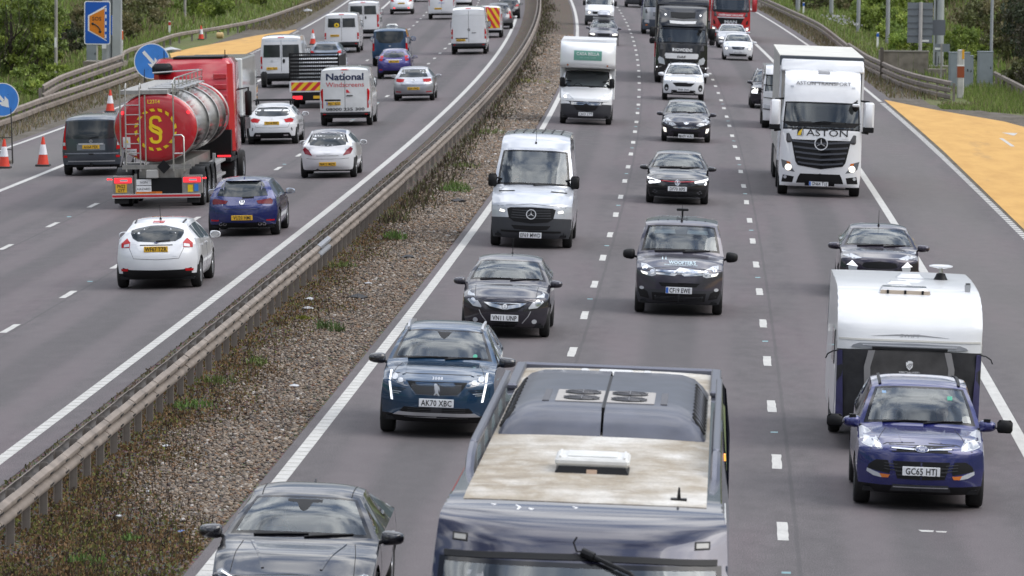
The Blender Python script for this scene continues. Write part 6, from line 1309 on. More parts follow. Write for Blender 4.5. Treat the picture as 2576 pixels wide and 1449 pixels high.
def coach():
    v = Veh('coach', 'dark blue coach with dirty white roof and roof air conditioning pod', 'coach', 47.9, -1.47)
    pm = paint('paint_coach_navy', (.016, .016, .036), .5, .22, .06); W = 2.74; H = 3.06; L = 15.7
    s = dict(fascia=[(-.6, .35), (-.7, .5), (-.8, .8), (-.8, 1.1), (-.75, 1.3)], wind=[(-.75, 1.3, np.nan, np.nan, .0), (-.12, 2.08, 1.35, .5, .01), (.48, 2.66, 1.33, .42, .02)],
        roof=[(.48, 2.66, 1.33, .42, .02), (.62, 2.80, 1.32, .38, .02), (.9, 2.94, 1.31, .26, .02), (1.35, 3.03, 1.28, .1, .03), (2.2, H, 1.26, 0, .03), (L-1.0, H, 1.22, 0, .03), (L-.3, H-.05, 1.19, 0, .03), (L-.05, H-.2, np.nan, np.nan, .03)], tail=[(L-.05, H-.2), (L, 2.4), (L, 1.0), (L-.1, .5)])
    v.shell(W, s, (2.6, 11.5), L, pm, belt=[(0, 1.4), (L, 1.4)], sb=[(.3, .97), (.7, 1), (1.5, 1), (2.3, .99), (3.2, .91)], tf=.02, tr=.02, df0=-.1, dr0=.2, wheel=(.5, .3, 'truck'), sideglass=[(1.4, 2.5)]+[(2.6+1.7*k, 4.2+1.7*k) for k in range(8)], zs=.35, p=3, q=3, ug=.965)
    v.off0 = v.off
    yR = lambda d: v.yy(d)
    # dirty white roof skin, a sheet lying on the metal
    rm = mat('roof_white', (.6, .58, .53), .6); t = rm.node_tree; bs = t.nodes['Principled BSDF']; c = t.nodes.new('ShaderNodeTexCoord')
    n1 = tex(t, c.outputs['Object'], .8, 1.2, .55, 6, .6); n2 = tex(t, c.outputs['Object'], 3.2, .6, 1.2, 8, .7); n3 = tex(t, c.outputs['Object'], 6, .35, 1.6, 5, .7); n4 = tex(t, c.outputs['Object'], 40, 1, .5, 3, .6)
    st = ramp(t, n1.outputs[0], [(.36, g(0)), (.46, g(.55)), (.56, g(.95)), (.68, g(.25))]); col = mixc(t, st, (.60, .585, .55), (.285, .235, .165))
    col = mixc(t, .55, col, mixc(t, 1, col, ramp(t, n2.outputs[0], [(.3, (.55, .5, .43)), (.5, (.95, .93, .9)), (.68, (1.3, 1.3, 1.3))]), 'MULTIPLY'))
    col = mixc(t, ramp(t, n3.outputs[0], [(.60, g(0)), (.68, g(.55))]), col, (.66, .64, .61)); col = mixc(t, 1, col, ramp(t, n4.outputs[0], [(.3, g(.88)), (.7, g(1.1))]), 'MULTIPLY'); t.links.new(col, bs.inputs['Base Color'])
    v.dec('roof_skin', [(0, 1.5), (.6, 1.53), (1.12, 1.62), (1.12, 2.7), (1.10, L-1.0), (1.08, L-.35), (0, L-.3)], rm, half=True, side='top', off=.006, skirt=.01, cell=.25)
    zr = H-.0
    def at(x, d): return v.place(x, v.yy(d), 'top', 0)
    # roof hatch
    hb = MB().box(-.38, .38, yR(4.4), yR(3.7), zr-.04, zr+.07, tx=.06, ty=.05).build('roof_hatch', BLACK, v.root, 0); MB().box(-.36, .36, yR(4.45), yR(3.75), zr+.07, zr+.15, b=.025).build('hatch_lid', mat('hatch_white', (.62, .62, .6), .5, noise=(8, .1)), hb, 30); MB().box(-.32, -.3, yR(4.4), yR(3.77), zr+.15, zr+.165).box(.3, .32, yR(4.4), yR(3.77), zr+.15, zr+.165).box(-.24, .24, yR(4.35), yR(3.85), zr+.15, zr+.163).build('hatch_rib', mat('hatch_white', (.62, .62, .6)), hb, 0); MB().box(-.05, .05, yR(3.725), yR(3.71), zr+.0, zr+.045).build('hatch_latch', mat('latch_peach', (.55, .4, .3), .5), hb, 0)
    # air conditioning pod in two halves with a hinge gap, four fans and side gills
    d0, d1 = 7.2, 12.6; PH = .27; AC = mat('pod_paint', (.075, .08, .105), .38, .2, .25, noise=(3, .18))
    pod = empty('air_conditioning_pod', None); pod.parent = v.root
    prof = [(0, 0), (.05, .1), (.2, .3), (.6, .36), (1, .36)]
    for sg in (1, -1):
        b = MB(); cols = [(.012, 1), (.25, 1), (.5, 1), (.68, .97), (.8, .82), (.88, .55), (.93, .2), (.95, 0)]; rowsd = [(d0, .0), (d0+.08, .4), (d0+.28, .80), (d0+.5, .94), (d0+1.1, 1), (d1-1.4, 1), (d1-.6, .93), (d1-.1, .6), (d1, .0)]
        vs = [(sg*x*1.14, yR(d), zr-.03+(PH+.03)*h*k) for d, k in rowsd for x, h in cols]; n = len(cols)
        fs = [(i*n+j, i*n+j+1, (i+1)*n+j+1, (i+1)*n+j) for i in range(len(rowsd)-1) for j in range(n-1)]; b.add(vs, fs); b.build('pod_shell', AC, v.root, 50)
        for k in range(2):
            c0 = (sg*.25, yR(d0+1.25+.62*k), zr+PH-.02); f = MB().lathe([(.2, 0), (.2, .02), (.18, .035), (.001, .035)], 20, c=c0).build('fan', BLACK, v.root)
            gr = MB()
            for q in range(4): gr.lathe([(.18-.04*q, .036), (.175-.04*q, .046), (.17-.04*q, .036)], 20, c=c0)
            for q in range(8): a = q*math.pi/4; gr.tube([(c0[0], c0[1], c0[2]+.042), (c0[0]+.19*math.cos(a), c0[1]+.19*math.sin(a), c0[2]+.042)], .008, 4)
            gr.build('fan_guard', mat('guard_grey', (.12, .12, .13), .5), f)
        MB().box(sg*.27-.25, sg*.27+.25, yR(d0+2.2), yR(d0+.95), zr+PH-.003, zr+PH+.004).build('fan_plate', mat('plate_beige', (.36, .34, .32), .6), v.root, 0)
        MB().box(sg*.62-.035, sg*.62+.035, yR(d0+2.2), yR(d0+.95), zr+PH-.03, zr+PH+.004).build('pod_channel', mat('channel_grey', (.09, .09, .1), .6), v.root, 0)
        for k in range(11):
            d = d0+.45+.36*k
            xa, xb = .82*1.14, .93*1.14; za, zb = zr-.03+(PH+.03)*.76+.006, zr-.03+(PH+.03)*.2+.006
            MB().tube([(sg*xa, yR(d), za+.004), (sg*xb, yR(d-.12), zb+.004)], .015, 5).build('pod_gill', HOLE, v.root)
    MB().box(-.016, .016, yR(d1-1.4), yR(d0+.4), zr-.02, zr+PH-.0).build('pod_gap', BLACK, v.root, 0)
    bpy.data.objects.remove(pod)
    pw = mat('pod_white', (.6, .6, .59), .5)
    for x, w in ((-.36, .12), (0, .42), (.36, .12)): MB().box(x-w/2, x+w/2, yR(13.6), yR(13.0), zr-.02, zr+.13, b=.03).build('rear_vent', pw, v.root, 30)
    MB().box(-.4, .4, yR(13.5), yR(13.2), zr-.02, zr+.04).build('rear_vent_base', pw, v.root, 0)
    # rails along both roof edges
    for sg in (1, -1):
        x = sg*1.19; b = MB().box(x-.035, x+.035, yR(12.2), yR(4.6), zr+.1, zr+.2, b=.015); b.tube([(x, yR(4.6), zr+.15), (x, yR(4.1), zr+.08), (x, yR(3.9), zr-.06)], .045, 6); rl = b.build('roof_rail', mat('rail_grey', (.16, .165, .2), .3, .6), v.root, 40)
        for d in (5, 6.5, 8, 9.5, 11.2): MB().box(x-.02, x+.02, yR(d+.03), yR(d-.03), zr-.06, zr+.13).build('rail_post', STEEL, rl, 0)
        MB().box(sg*1.15-.06, sg*1.15+.06, yR(L-.6), yR(12.3), zr-.03, zr+.04, b=.02).build('roof_edge', mat('rail_grey', (.16, .165, .2)), v.root, 30)
    MB().box(-1.17, 1.17, yR(L-.12), yR(L-.22), zr-.14, zr-.0, b=.02).build('rear_spoiler', mat('rail_grey', (.16, .165, .2)), v.root, 30)
    q = at(-.86, 1.95); MB().box(q.x-.075, q.x+.075, q.y-.05, q.y+.05, q.z-.01, q.z+.02).box(q.x-.02, q.x+.02, q.y-.05, q.y+.03, q.z, q.z+.12, tx=.012, ty=.02).build('roof_aerial', BLACK, v.root, 0)
    for sg in (1, -1):
        l_ = v.rect('marker_lamp', sg*1.1, 2.775, .11, .04, mat('aged_lens', (.30, .29, .27), .3), off=.015); v.rect('lamp_bezel', sg*1.1, 2.775, .14, .065, BLACK, off=.008)
    for x, d, l_ in ((.62, 1.3, .14), (.85, 1.35, .05), (.1, 1.3, .06), (.5, 1.2, .04)): v.line('bird_dropping', [(x, d), (x-.04, d-l_*.5), (x-.02, d-l_)], .02, WHT, side='top', off=.002, skirt=.001)
    v.line('screen_rubber', [(-1.24, 2.63), (-.6, 2.66), (0, 2.67), (.6, 2.66), (1.24, 2.63)], .05, BLACK, off=.01)
    # the single wiper hangs from above the screen
    w0 = v.place(-.02, 2.72, 'front', .05); w1 = v.place(-.46, 2.56, 'front', .07); w2 = v.place(-.62, 2.38, 'front', .06); w3 = v.place(-.85, 2.28, 'front', .05)
    wi = MB().tube([w0, w0+(w1-w0)*.25], .04, 8).tube([w0+(w1-w0)*.2, w1, v.place(-.53, 2.5, 'front', .07), w2], .02, 6).build('wiper', BLACK, v.root)
    MB().tube([v.place(-.40, 2.44, 'front', .035), w2, w3, v.place(-1.05, 2.2, 'front', .04)], .02, 5).build('wiper_blade', BLACK, wi); MB().tube([w0, w0+Vector((.05, 0, .0)), w0+Vector((.08, .0, .08)), w0+Vector((.05, 0, .13))], .009, 5).build('washer_hose', BLACK, wi)
    MB().box(-1.15, 1.15, yR(1.2), yR(.45), 1.0, 1.22, b=.05).build('dashboard', mat('dash_cloud_pale', (.38, .42, .43), .7), v.root); MB().box(-1.2, 1.2, yR(L-.4), yR(.6), .7, .75).build('cabin_floor', SEAT, v.root, 0)  # dashboard colour lightened to stand for cloud reflected in the screen
    for k in range(9):
        for x in (-.85, -.42, .42, .85): MB().box(x-.2, x+.2, yR(3.3+1.4*k+.16), yR(3.3+1.4*k), 1.1, 2.05, b=.05).build('seat', mat('coach_seat', (.08, .1, .16), .9), v.root)
    for sg in (1, -1): MB().box(sg*1.1-.02, sg*1.1+.02, yR(1.6), yR(.85), 1.5, 2.45).build('curtain', mat('curtain_cloud_pale', (.3, .34, .36), .9), v.root, 0)  # pale cloth colour imitates the bright cloud mirrored by the windscreen
    am = mat('amber_glow', (.7, .2, .03), .3, emit=(1, .35, .05), es=1.5)
    for d in (3.4, 12): v.dec('side_lamp', [(yR(d), 2.35), (yR(d+.12), 2.35), (yR(d+.12), 2.42), (yR(d), 2.42)], am, side='left', off=.01)
    for d in (5, 8): 
        for q in range(3): v.line('side_graphic', [(yR(d+.5*q), 1.9+.05*q), (yR(d+.5*q+.15), 2.2)], .02, WHT, side='left', off=.006)
    for sg in (1, -1): MB().box(sg*1.5-.12, sg*1.5+.12, yR(.3), yR(.0), 1.75, 2.15, b=.06).build('door_mirror', BLACK, v.root)
coach()
# ================================================================== away from the camera
def focus():
    v = Veh('hatchback', 'white hatchback with big red tail lamps, nearest car of the left carriageway', 'car', 112.4, -12.56, True, CARS)
    s = carsegs(4.36, 1.50, lip=.75, cz=1.0, cd=1.1, hd=1.9, rh=3.62, gb=4.16, gz=1.02, wr=.62, tz=.72, rdrop=.07, rw=.605)
    v.shell(1.87, s, (.9, 3.55), 4.36, WHITEP, belt=[(0, .82), (1.1, .96), (4.3, 1.10)], wheel=(.325, .215, 'alloy'), sideglass=[(1.3, 2.25), (2.32, 3.15), (3.2, 3.5)], cladr=.34, cladm=BLACK, tr=.14, dr0=.6, rglass=False)
    v.dec('rear_window', [(0, 1.375), (-0.164, 1.37), (-0.46, 1.313), (-0.576, 1.275), (-0.585, 1.207), (-0.532, 1.108), (-0.415, 1.045), (0.002, 1.026)], RGLASS, half=True)
    v.dec('tail_lamp', [(-0.792, 0.998), (-0.661, 1.11), (-0.582, 1.021), (-0.594, 0.912), (-0.787, 0.902)], RED, sym=True, off=.012); v.dec('reversing_lens', [(-0.72, 0.975), (-0.599, 1), (-0.603, 0.934), (-0.73, 0.918)], LENS, sym=True, off=.018)
    v.rect('brake_strip', 0, 1.44, .26, .03, RED, off=.02); v.plate('WF67 TZR', [(0.003, 0.88)][0][1], w=.53, h=.125)
    z = [(0.002, 1.019)][0][1]; b = v.disc('badge', 0, z, .05, .02, mat('badge_blue', (.01, .02, .10)), off=.012); v.line('handle_trim', [(-.36, z-.05), (.36, z-.05)], .016, TRIM, off=.01)
    v.text('Focus', -.40, [(-0.396, 0.719)][0][1], .035, SILVER, shear=.2); v.rect('model_badge', .41, [(0.409, 0.73)][0][1], .08, .012, SILVER)
    v.dec('bumper_valance', [(0, .42), (.60, .43), (.76, .47), (.76, .30), (0, .29)], BLACK, half=True, off=.012); v.dec('reflector', [(-0.801, 0.441), (-0.629, 0.454), (-0.639, 0.395), (-0.792, 0.391)], RED, sym=True, off=.018)
    v.seams([([(-0.598, 0.897), (-0.499, 0.677), (0.005, 0.653)], True)]); v.line('rear_wiper', [(-.01, 1.05), (.3, 1.065)], .025, BLACK, off=.03); v.aerial(3.2, .33, 0)
    for sg in (1, -1): v.line('roof_rail', [(sg*.55, 3.0), (sg*.53, 3.5)], .03, TRIM, side='top', off=.02)
    v.mirrors(1.35, 1.02, WHITEP, (.12, .1, .08), .15); v.cabin(1.1, .98, rear=2.9)
    for d in (2.15, 3.05): v.dec('door_handle', [(v.yy(d), .90), (v.yy(d+.2), .90), (v.yy(d+.2), .93), (v.yy(d), .93)], WHITEP, side='right', off=.03)
    v.line('door_gap', [(v.yy(2.3), .3), (v.yy(2.28), .95)], .01, HOLE, side='right'); v.line('door_gap', [(v.yy(1.15), .3), (v.yy(1.2), .9)], .01, HOLE, side='right')
focus()
def golfr():
    v = Veh('hatchback', 'bright blue hatchback with twin exhausts beside the red tanker', 'car', 130.85, -12.36, True, CARS)
    pm = paint('paint_bright_blue', (.007, .015, .115), .3, .25, .06)
    s = carsegs(4.27, 1.46, lip=.74, cz=.98, cd=1.1, hd=1.9, rh=3.6, gb=4.08, gz=.99, wr=.64, tz=.74, rdrop=.05, rw=.63)
    v.shell(1.84, s, (.88, 3.5), 4.27, pm, belt=[(0, .8), (1.1, .93), (4.2, 1.0)], wheel=(.33, .23, 'alloy'), sideglass=[(1.3, 2.25), (2.32, 3.1)], cladr=.3, cladm=BLACK, tr=.12, dr0=.5, rglass=False)
    v.dec('rear_window', [(-0.007, 1.371), (-0.486, 1.372), (-0.544, 1.297), (-0.645, 1.031), (-0.005, 0.999)], RGLASS, half=True)
    v.dec('tail_lamp', [(-0.775, 0.907), (-0.724, 0.962), (-0.368, 0.906), (-0.413, 0.836), (-0.761, 0.815)], mat('tail_dark_red', (.13, .005, .010), .2, spec=.35), sym=True, off=.012)
    vw(v, 0, [(-0.004, 0.873)][0][1], .065); v.plate('VU20 HMJ', [(-0.001, 0.48)][0][1], w=.54, h=.125)
    v.dec('diffuser', [(-0.745, 0.218), (-0.511, 0.36), (0, 0.34), (0.001, 0.183)], BLACK, half=True, off=.012)
    for q in ("2213,832", "2260,832"): pass
    for x in (.56, .45): v.disc('exhaust_tip', x, .31, .045, .04, CHROME, sym=True, off=.02); v.disc('exhaust_bore', x, .31, .03, .026, HOLE, sym=True, off=.03, skirt=0)
    v.dec('reflector', [(-0.817, 0.423), (-0.606, 0.425), (-0.613, 0.389), (-0.809, 0.387)], RED, sym=True, off=.014); v.text('R', -.50, .78, .045, SILVER); v.line('rear_wiper', [(0, .995), (.3, 1.0)], .025, BLACK, off=.03)
    v.seams([([(.52, .88), (.45, .7), (0, .69)], True)]); v.rect('roof_spoiler', 0, 1.42, 1.1, .04, pm, off=.12, skirt=.15)
    z = v.place(0, v.yy(3.3), 'top', 0); MB().box(-.025, .025, z.y-.08, z.y+.06, z.z-.01, z.z+.06, tx=.018, ty=.05).build('shark_fin_aerial', pm, v.root, 0)
    v.mirrors(1.35, 1.0, mat('mirror_pale', (.35, .4, .48), .3, .5, 1), (.12, .1, .075), .15); v.cabin(1.1, .96, rear=2.9)
golfr()
def corsaw():
    v = Veh('hatchback', 'small white three door hatchback with dark roof spoiler near the median', 'car', 159.55, -12.26, True, CARS)
    s = carsegs(4.0, 1.48, lip=.8, cz=1.02, cd=.95, hd=1.75, rh=3.2, gb=3.75, gz=1.02, wr=.58, tz=.74, rdrop=.08, rw=.56)
    v.shell(1.76, s, (.82, 3.33), 4.0, WHITEP, belt=[(0, .82), (1, .98), (3.9, 1.1)], wheel=(.31, .2, 'alloy'), sideglass=[(1.15, 2.2), (2.25, 3.1)], cladr=.0, tr=.15, dr0=.55, rglass=False)
    dk = paint('paint_slate', (.058, .054, .074)); v.dec('roof_skin', [(0, 1.8), (.5, 1.85), (.53, 3.25), (0, 3.28)], dk, half=True, side='top', off=.006)
    v.dec('rear_window', [(0, 1.38), (.46, 1.34), (.58, 1.12), (.56, 1.03), (0, .98)], RGLASS, half=True); v.dec('window_band', [(0, 1.45), (.52, 1.41), (.64, 1.08), (.58, 1.12), (.47, 1.36), (0, 1.40)], BLACK, half=True, off=.012)
    v.dec('tail_lamp', [(-0.784, 0.903), (-0.71, 0.969), (-0.586, 0.869), (-0.476, 0.706), (-0.715, 0.759)], mat('tail_wine', (.18, .008, .02), .2, spec=.35), sym=True, off=.012); v.disc('reversing_lens', .57, .90, .035, .03, LENS, sym=True, off=.018)
    v.plate('NA13 MZX', [(-0.015, 0.443)][0][1], w=.53, h=.12); v.rect('badge', 0, .80, .18, .06, WHITEP, off=.02); v.rect('plate_recess', 0, .70, .7, .012, HOLE)
    v.disc('exhaust_tip', -.32, .26, .05, .05, CHROME, off=.03); v.disc('exhaust_bore', -.32, .26, .035, .035, HOLE, off=.04, skirt=0); v.line('panel_gap', [(.66, .62), (.4, .60), (0, .6)], .01, HOLE, sym=True)
    v.mirrors(1.2, 1.0, WHITEP, (.11, .09, .075), .12); v.cabin(.95, .98, rear=2.6)
corsaw()
def aclass():
    v = Veh('hatchback', 'white hatchback with black roof bars and low red lamps behind the panel van', 'car', 183.9, -15.96, True, CARS)
    s = carsegs(4.3, 1.45, lip=.74, cz=.98, cd=1.1, hd=1.95, rh=3.5, gb=4.05, gz=1.0, wr=.6, tz=.7, rdrop=.09, rw=.585)
    v.shell(1.83, s, (.9, 3.6), 4.3, WHITEP, belt=[(0, .8), (1.1, .94), (4.2, 1.03)], wheel=(.33, .225, 'alloy'), sideglass=[(1.3, 2.2), (2.3, 3.2)], cladr=.30, cladm=BLACK, tr=.14, dr0=.55, rglass=False)
    v.dec('rear_window', [(0, 1.33), (.5, 1.31), (.64, 1.18), (.60, 1.06), (.5, 1.02), (0, 1.0)], RGLASS, half=True); v.dec('tail_lamp', [(.42, .90), (.66, .95), (.78, .90), (.74, .80), (.50, .79)], RED, sym=True, off=.012); v.disc('badge', 0, .93, .045, .045, SILVER, off=.014)
    v.plate('YD14 PBX', .77, w=.54, h=.12); v.dec('diffuser', [(0, .43), (.62, .43), (.7, .28), (0, .27)], BLACK, half=True, off=.012); v.rect('exhaust_tip', .5, .33, .16, .05, CHROME, off=.02, sym=True); v.line('bumper_vent', [(.70, .60), (.72, .5)], .03, BLACK, sym=True, off=.01)
    v.line('panel_gap', [(.66, .80), (.58, .62), (0, .6)], .01, HOLE, sym=True)
    for d in (2.3, 3.3): b = MB().box(-.72, .72, v.yy(d+.05), v.yy(d-.05), 1.53, 1.57); [b.box(sg*.62-.03, sg*.62+.03, v.yy(d+.05), v.yy(d-.05), 1.38, 1.54) for sg in (1, -1)]; b.build('roof_bar', BLACK, v.root, 0)
    v.mirrors(1.35, .99, WHITEP, (.12, .09, .075), .14); v.cabin(1.1, .95, rear=2.9)
aclass()
def golfs():
    v = Veh('hatchback', 'silver hatchback with red lamps beside the median dashes', 'car', 224.3, -12.86, True, CARS)
    pm = paint('paint_silver', (.42, .43, .46), .7, .3, .05)
    s = carsegs(4.2, 1.48, lip=.75, cz=1.0, cd=1.1, hd=1.9, rh=3.4, gb=3.95, gz=1.02, wr=.60, tz=.74, rdrop=.06, rw=.59)
    v.shell(1.80, s, (.88, 3.45), 4.2, pm, belt=[(0, .82), (1.1, .95), (4.1, 1.04)], wheel=(.32, .21, 'alloy'), sideglass=[(1.3, 2.2), (2.3, 3.1)], cladr=.30, cladm=BLACK, tr=.12, dr0=.5, rglass=False)
    v.dec('rear_window', [(0, 1.38), (.5, 1.37), (.63, 1.05), (0, 1.03)], RGLASS, half=True); v.dec('tail_lamp', [(.40, .96), (.74, .98), (.78, .86), (.66, .82), (.44, .84)], RED, sym=True, off=.012); vw(v, 0, .89, .06)
    v.plate('EJ09 VWG', .55, w=.53, h=.12); v.dec('reflector', [(.55, .42), (.78, .43), (.78, .39), (.55, .38)], RED, sym=True); v.line('panel_gap', [(.6, .84), (.5, .70), (0, .68)], .01, HOLE, sym=True); v.mirrors(1.35, 1.0, pm, (.12, .09, .075), .14); v.cabin(1.1, .97, rear=2.8)
golfs()
def fiesta():
    v = Veh('hatchback', 'purple blue small hatchback close behind the blue taxi van', 'car', 253.4, -15.15, True, CARS)
    pm = paint('paint_violet_blue', (.022, .015, .16), .3, .25, .06)
    s = carsegs(3.97, 1.48, lip=.76, cz=1.0, cd=1.0, hd=1.8, rh=3.2, gb=3.75, gz=1.04, wr=.56, tz=.76, rdrop=.07, rw=.54)
    v.shell(1.72, s, (.85, 3.33), 3.97, pm, belt=[(0, .82), (1, .97), (3.9, 1.1)], wheel=(.305, .195, 'alloy'), sideglass=[(1.2, 2.1), (2.2, 3.0)], cladr=.3, cladm=BLACK, tr=.14, dr0=.5, rglass=False)
    v.dec('rear_window', [(0, 1.36), (.45, 1.33), (.56, 1.14), (.4, 1.06), (0, 1.04)], RGLASS, half=True); v.dec('tail_lamp', [(.52, 1.14), (.66, 1.16), (.74, .92), (.58, .88)], RED, sym=True, off=.012); v.plate('EA13 FKP', .86, w=.52, h=.12); v.line('chrome_trim', [(-.4, .95), (.4, .95)], .03, SILVER)
    v.dec('bumper_valance', [(0, .42), (.5, .42), (.62, .30), (0, .28)], BLACK, half=True); v.rect('reflector', .66, .46, .14, .05, RED, sym=True); v.mirrors(1.25, .99, pm, (.11, .09, .075), .13); v.cabin(1.0, .96, rear=2.7)
fiesta()
def vanrear(label, Y, o, L, W, H, pm, axle, plate, win=None, lamps=(1.0, 1.45), clad=.66, lampw=.09, plx=0, plz=.85, mirror=True, track=None, **k):
    v = Veh('panel_van', label, 'van', Y, o, True, VANS)
    seg = vansegs(L, H, hw=W/2, **k)
    v.shell(W, seg, axle, L, pm, belt=[(0, 1.1), (.9, 1.36), (L, 1.4)], sb=[(.2, .94), (.5, .985), (.9, 1.0), (1.4, .985), (2.0, .94), (2.6, .88)], wheel=(.345, .225, 'van'), sideglass=[(1.05, 1.9)], cladr=clad, tr=.03, dr0=.14, df0=.5, zs=.32, tf=.1)
    hw = W/2; z0, z1 = lamps
    v.dec('tail_lamp', [(hw*.99-lampw-.02, z0), (hw*.985, z0), (hw*.965, z1), (hw*.965-lampw, z1)], RED, sym=True, off=.012); v.rect('reversing_lens', hw*.93, z0+(z1-z0)*.3, lampw*.7, (z1-z0)*.18, LENS, sym=True, off=.018)
    v.line('door_gap', [(0, clad+.05), (0, H-.22)], .015, HOLE)
    if win:
        x0, x1, a, b = win; v.dec('rear_window', [(x0, a), (x1, a), (x1-.03, b), (x0, b)], RGLASS, sym=True, off=.012)
    if plate: v.plate(plate, plz, x=plx, w=.52, h=.125)
    v.rect('brake_strip', 0, H-.10, .3, .04, RED, off=.02)
    for q in (-1, 1): v.rect('reflector', q*(hw-.2), clad-.1, .12, .05, RED, off=.012)
    MB().box(-.6, .6, v.yy(L-.2), v.yy(L-.35), .32, .42).build('rear_axle', BLACK, v.root, 0)
    if mirror: v.vanmirrors(1.15, 1.6, out_=.18)
    v.cabin(.85, 1.38, backwall=2.6)
    return v
def national():
    pm = paint('paint_van_white2', (.62, .63, .63), dirt=.10)
    v = vanrear('white windscreen repair van with lettering on its back doors', 199.2, -14.28, 5.0, 2.02, 2.30, pm, (.9, 4.0), None, clad=.56, lamps=(.70, 1.45), lampw=.12, rearcurve=.1)
    nv = mat('print_navy', (.012, .02, .06), .5); rd = mat('print_red', (.5, .05, .05), .5)
    v.text('National', 0, 1.80, .25, nv, bold=.03, fit=1.46); v.text('Windscreens', .0, 1.53, .18, rd, fit=1.48, bold=.005); v.text('08000 235 300', 0, .61, .11, INK, bold=.02, fit=1.5)
    v.rect('dot', -.09, 2.075, .055, .035, rd, skirt=.003); v.dec('red_flash', [(.05, 1.30), (.2, 1.30), (.10, 1.42), (.05, 1.42)], REDV, skirt=.004); v.rect('door_handle', .18, 1.19, .24, .035, BLACK, off=.03); v.rect('handle_recess', -.48, 1.02, .62, .06, BLACK, off=.014); v.plate('MJ67 BZG', .89, x=-.45, w=.55, h=.13, blue=True)
    v.line('press_shade_line', [(.05, 1.27), (.0, 1.95), (.7, 1.95), (.78, 1.3), (.55, 1.27)], .012, mat('press_shadow', (.5, .51, .51), .5))  # flat grey strip paints the shade along the pressed door panel
national()
def vito():
    v = Veh('panel_van', 'slate grey van with dark rear glass between cone and tanker', 'van', 163.45, -20.07, True, VANS)
    pm = paint('paint_steel_grey', (.055, .068, .085), .5, .28, .06); L, W, H = 5.0, 1.94, 1.93
    s = vansegs(L, H, lip=1.0, cz=1.25, cd=.85, hd=1.6, wz=1.8, hw=W/2, wr=.76, rearcurve=.13, tailbot=.36)
    v.shell(W, s, (.95, 4.05), L, pm, belt=[(0, 1.0), (.9, 1.2), (L, 1.2)], sb=[(.2, .93), (.5, .99), (.8, 1), (1.2, .97), (1.9, .84)], wheel=(.33, .22, 'alloy'), sideglass=[(1.0, 1.9), (2.0, 3.2), (3.3, 4.5)], tr=.05, dr0=.2, df0=.5, zs=.28)
    v.dec('rear_window', [(0, 1.76), (.70, 1.74), (.80, 1.2), (0, 1.17)], RGLASS, half=True, off=.012); v.dec('tail_lamp', [(.80, .84), (.92, .86), (.84, 1.72), (.80, 1.66), (.83, 1.2)], RED, sym=True, off=.014); v.rect('reversing_lens', .87, 1.02, .08, .1, LENS, sym=True, off=.02)
    v.line('chrome_trim', [(-.4, 1.02), (.4, 1.02)], .05, SILVER, off=.02); v.rect('plate_recess', 0, .92, .9, .2, mat('recess_grey', (.16, .18, .2), .5), off=.008); v.plate('AX64 PEX', .93, w=.55, h=.125); star(v, 0, 1.11, .045)
    v.line('bumper_trim', [(-.86, .72), (.86, .72)], .03, mat('trim_pale', (.18, .2, .23), .5)); v.rect('reflector', .84, .62, .12, .07, RED, sym=True, off=.012); v.line('bumper_edge', [(-.75, .47), (.75, .47)], .035, mat('scuffed', (.3, .31, .32), .6)); v.line('rear_wiper', [(-.05, 1.2), (.25, 1.25)], .03, BLACK, off=.03); v.rect('handle', 0, .70, .16, .04, BLACK, off=.02)
    MB().box(-.55, .55, v.yy(L-.15), v.yy(L-.3), .28, .40).tube([(0, v.yy(L-.1), .33), (0, v.yy(L+.12), .33), (0, v.yy(L+.12), .42)], .03, 6).build('tow_bar', BLACK, v.root, 0); v.mirrors(1.15, 1.3, pm, (.14, .1, .12), .17); v.cabin(.85, 1.2, rear=2.8)
vito()
v = vanrear('white minibus with pale roof lettering behind the tipper lorry', 243.6, -20.0, 5.4, 2.08, 2.5, WHITEP, (.95, 4.35), 'WJ61 SXY', win=(.06, .86, 1.46, 2.05), lamps=(.92, 1.5), plx=-.45, plz=.93, clad=.72)
v.text('North Gloucestershire Academy', 0, 2.2, .08, mat('print_steel', (.35, .45, .55), .5)); v.disc('door_handle', .12, 1.28, .06, .1, BLACK, off=.02); v.disc('badge', -.45, 1.27, .06, .06, SILVER); v.text('ACCESS', .72, 1.0, .1, mat('print_green', (.1, .35, .15), .5), shear=.3)
v = vanrear('white minibus with yellow school sticker in its back window', 298.9, -20.18, 5.6, 2.05, 2.35, WHITEP, (.95, 4.3), 'HX08 KVA', win=(.06, .80, 1.5, 2.02), lamps=(.82, 1.18), plx=-.4, plz=1.02, clad=.64); v.disc('school_sticker', -.28, 1.62, .15, .14, YEL, off=.02); v.text('A', -.28, 1.56, .14, INK, off=.03, bold=.02)
vanrear('white minibus ahead of the minibus with the yellow sticker', 328.0, -20.25, 5.6, 2.08, 2.42, WHITEP, (.95, 4.4), None, win=(.06, .84, 1.55, 2.1), lamps=(.75, 1.6), lampw=.13, clad=.62).disc('door_handle', .15, 1.35, .05, .1, BLACK, off=.02)
v = vanrear('plain white van with round badge right beside the striped van', 292.2, -12.6, 5.9, 2.05, 2.72, WHITEP, (1.0, 4.65), 'BX68 OZV', lamps=(.90, 1.55), plx=-.45, plz=.83, clad=.66, rearcurve=.16); ring(v, .02, 1.42, .06, .06, .012, BLACK); v.rect('door_handle', .3, 1.24, .26, .03, BLACK, off=.02); v.rect('handle_recess', -.4, .93, .7, .05, BLACK, off=.012); v.line('press_shade_line', [(-.9, 2.2), (0, 2.25), (.9, 2.2)], .02, mat('press_shadow', (.5, .51, .51)))  # shade line of the door pressing, put on in grey
